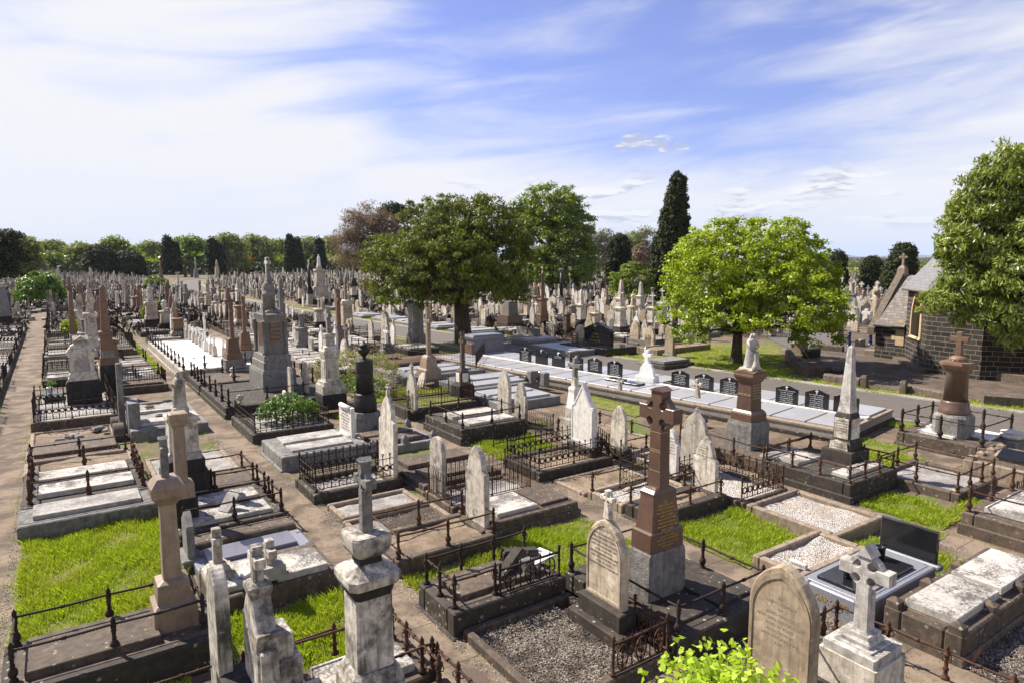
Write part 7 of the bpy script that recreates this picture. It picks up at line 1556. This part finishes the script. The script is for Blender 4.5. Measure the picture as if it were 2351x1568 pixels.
# A3 front rows beyond the road
mon('round_column','tall brown round column topped by a small cross on a stepped brown pedestal','column','A3',(262,785),215,345,.1,[('base','sq','bluestone_brown',[(785,1.),(725,.98)]),('plinth','sq','granite_tan',[(725,.92),(690,.9),(680,.8),(655,.74)]),('pedestal','sq','granite_tan',[(655,.68),(560,.60),(550,.78),(540,.7)]),('shaft','lathe','granite_tan',[(545,.4),(530,.32),(330,.26),(320,.36),(310,.3),(285,.16)]),('cross','latin','granite_tan',(300,250,.28,.1,.1))])
mon('black_column','tall black round column with a scrolled top on a carved marble pedestal','column','A3',(425,685),402,500,.1,[('base','sq','black_base',[(685,1.),(640,.98)]),('pedestal','sq','marble',[(640,.9),(540,.8),(530,.9),(520,.8)]),('foot','lathe','cast_black',[(525,.5),(510,.4)]),('shaft','lathe','cast_black',[(510,.34),(300,.26)]),('capital','lathe','granite_grey',[(300,.3),(280,.42),(268,.5),(262,.2)])])
mon('box_monument','plain blue grey box shaped monument with a pitched lid','monument','A3',(540,755),512,618,.1,[('body','sq','grey_paint',[(755,.9),(620,.86)]),('cap','sq','grey_paint',[(622,1.),(608,1.),(590,.1)])])
mon('dark_pillar','dark brown square pillar headstone with a small white cross','monument','A3',(500,872),462,545,.1,[('body','sq','bluestone_brown',[(872,.9),(695,.82)]),('cap','sq','bluestone_brown',[(697,1.),(685,1.),(665,.2)]),('cross','celtic','marble',(668,610,.42,.15,.15))])
HL=[((385,900),312,700,'point','marble','cross topped pale headstone with shoulders inside low railings',.2),((655,965),582,778,'round','marble_warm','tall round streaked headstone left of the black family tomb',0),
 ((402,850),368,728,'shoulder','marble','slim pale headstone behind the cross topped one',0),((386,690),345,645,'round','marble','round topped white headstone right of the brown column',0),
 ((934,810),868,600,'point','marble','tall cross topped gothic headstone behind the black family tomb',.16),((943,840),892,720,'round','granite_grey','grey oval topped headstone behind the black tomb roof',0),
 ((752,752),686,610,'round','marble_warm','broad round warm headstone above the black tomb',0),((762,812),712,708,'round','marble','smaller round pale headstone left above the black tomb',0),
 ((830,670),772,545,'round','marble_warm','broad round headstone in the second rank above the tomb',0),((1085,815),1038,612,'round','marble','tall round slab behind the marbled pair',0),
 ((1160,945),1082,738,'gothic','marble_warm','streaked brown and white gothic headstone left of the ogee one',.0),((1300,985),1215,785,'ogee','marble_warm','ogee headed carved headstone inside spear railings',0),
 ((1235,930),1185,735,'shoulder','marble','pale gothic headstone just behind the ogee headed one',0),((1474,1052),1400,800,'seg','sand_headstone','plain tan round shouldered headstone at the lawn edge',0),
 ((1392,885),1345,778,'round','marble_warm','small round headstone between the tan one and the bright tree',0),((1742,930),1676,830,'ogee','marble','small ogee headstone under the bright tree',0),
 ((1152,685),1112,602,'round','marble_warm','small warm round headstone in the upper rank',0),((1028,695),988,598,'seg','marble_warm','grey brown headstone in the upper rank',0),((985,680),952,590,'seg','marble','pale narrow headstone in the upper rank',0),
 ((1192,668),1145,545,'gothic','marble_warm','tall brown grey headstone before the low umbrella tree',0),((668,640),638,565,'round','marble','small white round headstone left of the upper rank',0),((720,620),684,585,'round','marble','small white headstone under the mid green tree',0),
 ((400,612),335,495,'point','marble','broad white cross topped headstone behind the brown column',.14),((185,720),155,635,'round','marble_warm','round brownish headstone left of the brown column',0),((252,690),220,615,'round','marble','round pale headstone touching the brown column',0),
 ((1145,560),1105,548,'round','marble','tiny headstone by the umbrella tree',0)]
for i,(c_,L_,tp,k_,m_,lb,cr_) in enumerate(HL[:-1]):
    hs(lb,'A3',c_,L_,tp,.05,k_,m_,.2,.12,'granite_grey',cross=cr_ or None)
    if i in (0,1,4,6,9,11,12):
        x,y=G('A3',*c_); railing('rusty spear railing round the '+lb,[((x-1.0,y-.5),(x+.3,y-.5),2),((x-1.0,y-.5),(x-1.0,y+1.5),2)],.05,'picket' if i%2 else 'circle',.95,'rust_dark','slim')
mon('cross_monument','brown granite cross in the upper rank beyond the black tomb','cross','A3',(855,640),840,905,.1,[('base','sq','marble',[(640,1.),(600,.95)]),('pedestal','sq','granite_tan',[(600,.8),(545,.5)]),('cross','latin','granite_tan',(545,420,.5,.2,.2))])
mon('cross_monument','second brown granite cross behind the first one in the upper rank','cross','A3',(795,560),785,832,.1,[('pedestal','sq','granite_tan',[(560,1.),(485,.5)]),('cross','latin','granite_tan',(485,388,.5,.2,.2))])
mon('pedestal_monument','short marble pedestal with a moulded cap and cross before the bright tree','monument','A3',(1225,705),1215,1282,.1,[('body','sq','marble_warm',[(705,.8),(610,.7)]),('cap','sq','marble',[(612,.95),(598,1.),(585,.6)]),('cross','celtic','marble',(585,525,.42,.15,.15))])
mon('pedestal_monument','dark stepped marble monument half hidden by the bright tree left side','monument','A3',(1305,880),1290,1392,.1,[('base','sq','black_base',[(880,1.1),(820,1.)]),('body','sq','marble',[(820,.9),(720,.8),(700,.6)])])
T=plot('low slab grave on a grey stone base in the verge across from the sisters graves',27.1,24.9,29.6,26.6,.22,.15,'bluestone',slab='bluestone',ledgers=[(27.3,25.1,29.4,26.4,.42,'granite_grey',.12)])
# black family tomb
bx0,by0=G('A3',905,985,.4); 
T=mon('family_tomb','large black polished granite family tomb with a low pediment and gold leaf ornament','tomb','A3',(905,985),662,932,.42,[('block','sq','black_granite',[(985,1.),(860,1.)]),('cap','sq','black_granite',[(862,1.06),(838,1.08)]),])
xc,yc,wx,wy,Z=T_info[T.name]
mb=MB(); z=Z(840,1.05); mb.prof([(-wy*.5,z),(wy*.5,z),(wy*.42,z+.10),(0,z+.48),(-wy*.42,z+.10)],wx*.95,'x',.01); part(T,'pediment',mb,'black_granite')
text(T,['VERELLI','DIED 1998','REST IN PEACE'],'gold',wy*.4,(-wx/2-.02,.2,Z(890,1.)),'-x',.16)
mb=MB(); mb.tube([(-wx/2-.03,wy*.12-.3*k/8+.0,z+.2+.06*math.sin(k*1.2)) for k in range(9)],.02,5); part(T,'ornament',mb,'gold')
px0,py0=G('A3',745,1070); 
plot('low black polished granite slab grave with gold name before the black tomb, left one',*G('A3',700,1052),G('A3',700,1052)[0]+2.6,G('A3',700,1052)[1]+2.9,.42,.2,'black_granite',slab='black_granite')
plot('low black polished granite slab grave before the black tomb, right one',*G('A3',870,1072),G('A3',870,1072)[0]+2.6,G('A3',870,1072)[1]+1.5,.46,.2,'black_granite',slab='black_granite')
plot('tan kerbed earth grave with scattered leaves behind the lawn edge',30.9,29.0,36.,30.8,.35,.2,'concrete_tan',fill='soil_bare')
plot('grey kerbed white pebble grave under the bright tree',33.5,32.5,38.,34.5,.4,.2,'granite_grey',fill='pebbles_white')
for i,(a,b,c,d) in enumerate([(0,950,245,800),(-300,900,100,760)]):
    x,y=G('A3',40+i*0,950-i*60); 
hs('double grey granite headstone behind a polished slab across the road','A3',(240,900),150,815,.3,'rect','granite_grey',.2,.05,'granite_grey')
hs('grey granite headstone with a small cross mark across the road','A3',(137,880),40,800,.3,'rect','granite_grey',.2,.05,'granite_grey')
plot('grey granite double slab grave across the road',25.9,31.5,29.6,35.8,.34,.2,'granite_grey',slab='grey_granite_polished')
for k,(x0_,y0_,L_) in enumerate([(25.3,37.2,3.0),(24.9,44.5,3.2),(24.6,49.5,2.8),(24.2,54.,2.8),(24.0,58.5,2.8),(23.6,63.5,2.6)]):
    plot(['low grey slab grave beside the dark tree trunk','low granite grave across the road left of the dark tree','row of grey slab graves across the road, nearest','row of grey slab graves across the road, middle','row of grey slab graves across the road, farther','row of grey slab graves across the road, farthest'][k],x0_+1.6,y0_,x0_+1.6+L_,y0_+3.6,.3,.2,'granite_grey',slab='ledger_grey',ledgers=[(x0_+1.9,y0_+.3,x0_+1.3+L_,y0_+1.5,.42,'grey_granite_polished'),(x0_+1.9,y0_+2.,x0_+1.3+L_,y0_+3.2,.42,'ledger_grey')])
# A4
hs('tall wide round white headstone left of the chapel','A4',(822,750),730,608,.1,'round','marble',.25,.15,'granite_grey')
hs('smaller round pale headstone left of the wide white one','A4',(640,825),588,683,.1,'round','marble_warm',.22,.12,'granite_grey')
hs('double rounded pale headstone before the chapel corner','A4',(820,835),760,750,.1,'round','marble_warm',.22,.12,'granite_grey')
mon('cross_monument','white cross on a stepped base beside the wide white headstone','cross','A4',(868,790),852,945,.1,[('base','sq','marble',[(790,1.),(770,.95),(755,.7),(725,.5)]),('cross','latin','marble_clean',(725,635,.55,.2,.2))])
mon('octagon_monument','dark stepped octagonal monument with white panels and an urn top near the blue bollards','monument','A4',(640,930),598,706,.05,[('base','oct2','bluestone',[(930,1.),(885,.95),(870,.8)]),('body','oct2','marble_warm',[(870,.7),(815,.6)]),('step','oct2','bluestone',[(815,.8),(800,.6)]),('upper','oct2','marble_warm',[(800,.5),(760,.42)]),('cap','oct2','cast_black',[(765,.56),(735,.4)]),('urn','urn','cast_black',(738,698,.3))])
mon('stone_column','tall weathered sandstone column with a cross beside the chapel gable','column','A4',(965,850),935,1015,.1,[('base','sq','quoin',[(850,1.),(790,.9),(745,.75)]),('shaft','lathe','sand_headstone',[(745,.5),(720,.42),(500,.36)]),('capital','lathe','sand_headstone',[(500,.5),(470,.6),(455,.4)]),('cross','celtic','marble',(455,380,.42,.15,.15))])
mon('cross_monument','brown granite cross among the far white headstones left of the chapel','cross','A4',(872,590),None,922,.1,[('base','sq','marble',[(590,1.2),(550,1.)]),('pedestal','sq','granite_brown',[(550,.8),(490,.5)]),('cross','latin','granite_brown',(490,435,.55,.2,.2)),('finial','latin','marble',(435,385,.5,.15,.15))])

# ---- general filling of the rows: stock pieces, copied
R=random.Random(21)
def stock():
    st={}
    def reg(k,T): st[k]=T; return T
    def hstone(nm,kind,w,h,m,cross=0,t=.14):
        T=thing('headstone','x','headstone',0,0,-50)
        hh=h*(1-cross); part(T,'slab',MB().prof([(a,b+.12) for a,b in outline(kind,w,hh)],t,'x',.012),m)
        if cross: mb=MB(); add_cross(mb,h*cross*.7,h*cross,h*cross*.2,t*.8,.12+hh-.02,'latin',foot=1.6); part(T,'cross',mb,m)
        part(T,'plinth',MB().box(-t/2-.1,-w/2-.08,-.05,t/2+.1,w/2+.08,.13,.01),'granite_grey'); return reg(nm,T)
    hstone('h1','round',.75,1.5,'marble'); hstone('h2','gothic',.72,1.75,'marble'); hstone('h3','shoulder',.8,1.7,'marble_warm'); hstone('h4','seg',.7,1.1,'marble'); hstone('h5','gothic',.7,1.9,'marble',.25)
    hstone('h6','round',.7,1.35,'marble_warm'); hstone('h7','ogee',.8,1.6,'marble'); hstone('h8','rect',.9,.8,'granite_grey'); hstone('h9','point',.65,1.6,'sand_headstone'); hstone('h10','seg',.75,.9,'bluestone_brown')
    hstone('h11','gothic',.62,2.1,'marble_clean',.2); hstone('h12','shoulder',.7,1.45,'marble')
    def crossm(nm,h,m,style,bm):
        T=thing('cross_monument','x','cross',0,0,-50); part(T,'base',MB().sq([(0,.42,.42),(.25,.42,.42),(.27,.32,.32),(.5,.3,.3),(.52,.24,.24),(h*.34,.17,.17)]),bm); mb=MB(); add_cross(mb,h*.30,h*.66,h*.075,.15,h*.34,style); part(T,'cross',mb,m); return reg(nm,T)
    crossm('c1',2.6,'marble','latin','marble'); crossm('c2',3.0,'granite_tan','celtic','granite_tan'); crossm('c3',2.2,'rock_grey','celtic','granite_grey'); crossm('c4',2.0,'marble_clean','latin','granite_grey')
    def ped(nm,h,m,top,bm='black_base'):
        T=thing('pedestal_monument','x','monument',0,0,-50); part(T,'base',MB().sq([(0,.55,.55),(h*.16,.54,.54),(h*.17,.46,.46),(h*.22,.42,.42)]),bm)
        part(T,'body',MB().sq([(h*.22,.36,.36),(h*.27,.32,.32),(h*.55,.30,.30),(h*.56,.36,.36),(h*.60,.40,.40),(h*.62,.30,.30)]),m); mb=MB()
        if top=='urn': mb.lathe([(z+h*.62,r) for z,r in urn(h*.38,.24)]); part(T,'urn',mb,m)
        elif top=='ob': mb.sq([(h*.62,.22,.22),(h*.95,.12,.12),(h,.005,.005)]); part(T,'shaft',mb,m)
        elif top=='col': mb.lathe([(h*.62,.22),(h*.65,.17),(h*.95,.14),(h*.97,.18),(h,.16)]); part(T,'shaft',mb,m)
        elif top=='statue': mb=statue_mesh(h*.38,'plain'); mb.move(0,0,h*.62); part(T,'statue',mb,m)
        else: add_cross(mb,h*.2,h*.38,.09,.12,h*.62,'latin'); part(T,'cross',mb,m)
        return reg(nm,T)
    ped('p1',2.8,'marble','urn'); ped('p2',3.6,'marble','ob'); ped('p3',3.4,'granite_tan','ob','granite_tan'); ped('p4',3.2,'marble','cross'); ped('p5',3.6,'marble_warm','statue'); ped('p6',3.0,'granite_grey','col','granite_grey'); ped('p7',2.6,'cast_black','urn'); ped('p8',3.2,'granite_tan','cross','marble')
    def led(nm,m,km,lm,wh=2):
        T=thing('kerbed_grave','x','grave plot',0,0,-50); part(T,'kerb',MB().box(-1.12,-.62*wh,-.05,1.12,.62*wh,.32,.02),km)
        for k in range(wh): part(T,'ledger',MB().box(-.92,-.62*wh+.16+1.24*k,.32,.92,-.62*wh+1.08+1.24*k,.42,.01),lm)
        return reg(nm,T)
    led('l1','',BS,'ledger_white'); led('l2','',BB,BB); led('l3','','granite_grey','ledger_grey'); led('l4','','concrete_tan','ledger_white',1); led('l5','',BS,'ledger_grey',1); led('l6','','granite_grey','grey_granite_polished',1)
    for nm,kind,h,m,pk in (('r1','picket',.85,'rust_dark','slim'),('r2','circle',.75,'rust_dark','slim'),('r3','wreath',.7,'rust_dark','slim')):
        T=railing('x',[((-1.1,-.6),(1.1,-.6),3),((-1.1,-.6),(-1.1,.6),2),((1.1,-.6),(1.1,.6),2),((-1.1,.6),(1.1,.6),3)],-50,kind,h,m,pk)
        for c in T.children: c.location.x-=1.1; c.location.y-=.6; 
        for c in T.children:
            if c.name.startswith('panel'): pass
        T.location=(0,0,-50); reg(nm,T)
    T=railing('x',[((-1.1,-.6),(1.1,-.6),3),((-1.1,.6),(1.1,.6),3),((-1.1,-.6),(-1.1,.6),2)],-50,'rope',.6,'rust_dark'); 
    for c in T.children: c.location.x-=1.1; c.location.y-=.6
    T.location=(0,0,-50); reg('r4',T)
    return st
STK=stock()
used=[]
for o in S.objects:
    if o.parent is None and o.get('category') in('monument','cross','headstone','column','obelisk','sarcophagus','shrub','grave plot','statue','tomb','urn') and o.location.z>-10 and o.location.y>20:
        if o.get('category')=='grave plot':
            k=[c for c in o.children if c.name.startswith('kerb')]
            if k: bb=k[0].bound_box; used.append((o.location.x+bb[0][0],o.location.y+bb[0][1],o.location.x+bb[6][0],o.location.y+bb[6][1],'g'))
        else: used.append((o.location.x-.55,o.location.y-.55,o.location.x+.55,o.location.y+.55,'m'))
def free(x0,y0,x1,y1,kinds='gm'):
    for a in used:
        if a[4] in kinds and x0<a[2] and x1>a[0] and y0<a[3] and y1>a[1]: return False
    return True
def road_x(y,side):
    A=near if side==0 else far; b=min(A,key=lambda p:abs(p[1]-y)); return b[0]
cnt={}
KL={'h':('headstone','headstones'),'c':('stone cross','crosses'),'p':('pedestal monument','pedestal monuments'),'l':('kerbed grave','kerbed graves'),'r':('iron railing','iron railings')}
DESC={'h1':'white round topped marble','h2':'white gothic marble','h3':'warm toned shouldered','h4':'low white segmental','h5':'gothic marble cross topped','h6':'warm toned round','h7':'white ogee topped','h8':'low grey granite','h9':'sandy pointed','h10':'low dark','h11':'tall clean white cross topped','h12':'white shouldered',
 'c1':'tall white marble','c2':'brown granite ringed','c3':'grey ringed','c4':'small clean white','p1':'marble urn topped','p2':'marble obelisk topped','p3':'brown granite obelisk topped','p4':'marble cross topped','p5':'marble statue topped','p6':'grey column topped','p7':'black urn topped','p8':'brown cross topped',
 'l1':'dark kerbed pale slab','l2':'all dark stone','l3':'grey granite slab','l4':'tan kerbed single','l5':'dark kerbed single','l6':'polished grey single','r1':'spear topped','r2':'interlaced ring','r3':'wreath patterned','r4':'rope and post'}
def place(k,x,y,zone,rot=0,sc=1.,z=0):
    a=KL[k[0]]; lab=f'{DESC[k]} {a[0]} {zone}'; grp=f'{DESC[k]} {a[1]} {zone}'
    t=R.gauss(0,.035) if k[0]=='h' else 0
    o=dup(STK[k],(x,y,z),(t,R.gauss(0,.04) if k[0]=='h' else 0,rot),lab,grp,(1,1,sc) if k[0] in 'cph' else None); cnt[k[0]]=cnt.get(k[0],0)+1; return o
HS_=['h1','h2','h3','h4','h5','h6','h7','h9','h12','h11','h8','h10']
def fill(x0,x1,y0,y1,zone,pm=.35,pr=.55,ph=.5,headside=1,step=1.55,tall=1.):
    y=y0
    while y<y1:
        d=step*R.uniform(.85,1.3)
        cx=(x0+x1)/2; hx=x1-.25 if headside>0 else x0+.25
        if free(x0+.1,y,x1-.1,y+d):
            s=(x1-x0)/2.35
            o=place(R.choice(['l1','l2','l2','l3','l4','l5','l1']),cx,y+d/2,zone); 
            if R.random()<pr: place(R.choice(['r1','r1','r2','r3','r4','r4']),cx,y+d/2,zone,0,1,.3 if R.random()<.6 else .05)
        if free(hx-.4,y+.2,hx+.4,y+d-.2,'gm' if True else 'm') :
            r=R.random()
            if r<ph: place(R.choice(HS_),hx,y+d/2,zone,0,R.uniform(.8,1.15)*tall,.25)
            elif r<ph+pm: place(R.choice(['c1','c2','c3','c4','p1','p2','p3','p4','p5','p6','p8','p8','p3']),hx,y+d/2,zone,0,R.uniform(.8,1.15)*tall,.25)
        y+=d
fill(-4.6,-2.15,13,75,'left of the first path',.12,.6,.12,-1,1.6,.8)
fill(-7.4,-4.8,30,90,'left of the first path',.2,.5,.5,-1,1.9)
fill(-.95,1.6,38.5,88,'in the row beside the first path',.12,.85,.22,1,1.5,.8)
fill(1.8,4.0,33,80,'in the row before the second path',.3,.6,.45,-1,1.6,.85)
fill(5.2,7.5,51,92,'in the row past the second path',.3,.4,.5,1,1.7,.85)
fill(7.6,9.7,34,92,'in the row before the third path',.22,.4,.6,-1,1.6,.85)
fill(10.8,13.2,33,88,'in the row past the third path',.2,.5,.6,1,1.8,.9)
fill(13.4,15.0,36,88,'in the middle rows before the road',.22,.3,.6,-1,1.8,.9)
fill(15.9,18.2,38,100,'in the middle rows before the road',.22,.4,.5,1,2.,.9)
fill(18.4,19.9,38,70,'in the rows beside the road',.1,.3,.5,-1,2.6,.7)
print('placed',cnt)
# beyond the road: ranks of marble seen broadside
def field(y0,y1,xoff0,xoff1,zone,dx,dy,dens,dens_l,dens_r,skip=lambda x,y:False,tall=1.):
    y=y0
    while y<y1:
        xs=road_x(y,1)+xoff0
        x=xs
        while x<xs+xoff1-xoff0:
            X,Y=x+R.uniform(-.3,.3),y+R.uniform(-.4,.4)
            if not skip(X,Y) and free(X-.5,Y-.6,X+.5,Y+.6):
                r=R.random()
                if r<dens:
                    k=R.choice(HS_[:10]) if R.random()<.82 else R.choice(['c1','c2','c4','c3','p1','p2','p4','p5','p8','p6'])
                    place(k,X,Y,zone,0,R.uniform(.8,1.2)*tall)
                if R.random()<dens_l: place(R.choice(['l1','l3','l4','l6','l5']),X-1.3,Y,zone)
                if R.random()<dens_r: place('r1' if R.random()<.6 else 'r2',X-.9,Y,zone)
            x+=dx
        y+=dy
def skipA(x,y):
    return (x-32.2)**2+(y-24.1)**2<9 or (x>27 and y<31 and x<40) or (x>36 and y<29) 
ninmid=cnt.get('h',0)
field(31,62,3.,34,'in the dense ranks beyond the road',2.9,1.75,.62,.22,.30,skipA)
field(27,50,31,60,'in the ranks left of the chapel',3.3,2.2,.6,.18,.15,lambda x,y: x<58 or (x<66 and y<32))
field(62,96,5.,40,'in the far ranks behind the dark tree',4.,3.0,.62,.1,.12,lambda x,y:False)
print('placed',cnt)
for k,T in STK.items():
    for c in list(T.children): bpy.data.objects.remove(c)
    bpy.data.objects.remove(T)
# the rest of the cemetery, thousands of small pale stones: stuff
def massf(label,cells,m):
    mb=MB()
    for (x,y,k) in cells:
        h=R.uniform(.7,1.5)*(1.6 if R.random()<.10 else 1); w=R.uniform(.5,.8)
        if k=='s':
            a=w/2; t=.12; v=[(-t/2,-a,0),(-t/2,a,0),(-t/2,a,h*.8),(-t/2,0,h),(-t/2,-a,h*.8)]; v=[(p[0]+x,p[1]+y,p[2]) for p in v]; v+=[(p[0]+t,p[1],p[2]) for p in v]
            mb.add(v,[(0,1,2,3,4),(9,8,7,6,5),(0,5,6,1),(1,6,7,2),(2,7,8,3),(3,8,9,4),(4,9,5,0)])
        elif k=='b':
            L=R.uniform(.9,1.1); hh=R.uniform(.15,.5); v=[(x-L,y-.45,0),(x+L,y-.45,0),(x+L,y+.45,0),(x-L,y+.45,0)]; v+=[(p[0],p[1],hh) for p in v]; mb.add(v,[(0,1,5,4),(1,2,6,5),(2,3,7,6),(3,0,4,7),(4,5,6,7)])
        else:
            hh=h*1.6; s=.28; v=[(x-s,y-s,0),(x+s,y-s,0),(x+s,y+s,0),(x-s,y+s,0)]; s2=.2 if k=='p' else .10; v+=[(x-s2,y-s2,hh*.55),(x+s2,y-s2,hh*.55),(x+s2,y+s2,hh*.55),(x-s2,y+s2,hh*.55)]; s3=.14 if k=='p' else .07
            v+=[(x-s3,y-s3,hh),(x+s3,y-s3,hh),(x+s3,y+s3,hh),(x-s3,y+s3,hh)]
            f=[(0,1,5,4),(1,2,6,5),(2,3,7,6),(3,0,4,7),(4,5,9,8),(5,6,10,9),(6,7,11,10),(7,4,8,11),(8,9,10,11)]; mb.add(v,f)
            if k=='c': a=.32; zc=hh*.82; v=[(x-.07,y-a,zc-.07),(x+.07,y-a,zc-.07),(x+.07,y+a,zc-.07),(x-.07,y+a,zc-.07)]; v+=[(p[0],p[1],p[2]+.15) for p in v]; mb.add(v,[(3,2,1,0),(0,1,5,4),(1,2,6,5),(2,3,7,6),(3,0,4,7),(4,5,6,7)])
    o=link('headstones',mb.mesh('headstones',m)); tag(o,label,'headstones',kind='stuff')
def inpath(x):
    return -2.1<x<-.9 or 4.0<x<5.0 or 9.8<x<10.7 or 15.<x<15.9
cl=[]
for _ in range(5200):
    y=R.uniform(80,285)**1.0; x=R.uniform(-45,19)
    x=x if y<235 else x
    if x<-12+ (y-80)*-.25: continue
    if inpath(x) and y<150: continue
    if y<150 and x>18.2: continue
    cl.append((x,y,R.choice('sssbbbpcs')))
massf('thousands of small pale headstones crowding the far left of the cemetery',cl,'far_stones')
cl=[]
for _ in range(9500):
    y=R.uniform(60,245); x=R.uniform(25,190)
    rx=road_x(y,1)+1.6
    if x<rx+ (0 if y<200 else 3): continue
    if y<96 and x<road_x(y,1)+40: 
        if R.random()<.7: continue
    az=math.atan2(x,y)-AL
    if az>.52: continue
    cl.append((x,y,R.choice('sssssbpcs')))
for _ in range(1500):
    x=R.uniform(58,190); y=R.uniform(24,62)*x/90
    if x<70 and y<30: continue
    cl.append((x,y,R.choice('ssssbpcs')))
massf('thousands of pale headstones crowding the far right of the cemetery',cl,'far_stones')
# dark kerbs and railings between the far stones, seen as a low brown tangle
V=[]
n=9000; x=rng.uniform(-14,20,n); y=rng.uniform(60,190,n); k=(np.abs(x+1.5)>.7); x=x[k];y=y[k]
C=np.stack([x,y,rng.uniform(.1,.6,len(x))],1); n2=16000; C2=np.stack([rng.uniform(27,140,n2),rng.uniform(34,190,n2),rng.uniform(.1,.7,n2)],1)
ok=np.array([c[0]>road_x(c[1],1)+2.5 and not (c[0]<44 and c[1]<36) for c in C2]); C=np.concatenate([C,C2[ok]])
o=link('railings',quads_mesh('railings',leaf_quads(C,np.tile([1.,.3,0.],(len(C),1)),.95,.32,0,0,.35),'rust_dark')); tag(o,'low tangle of rusty railings between the far headstones','railings',kind='stuff')
bpy.context.view_layer.update()
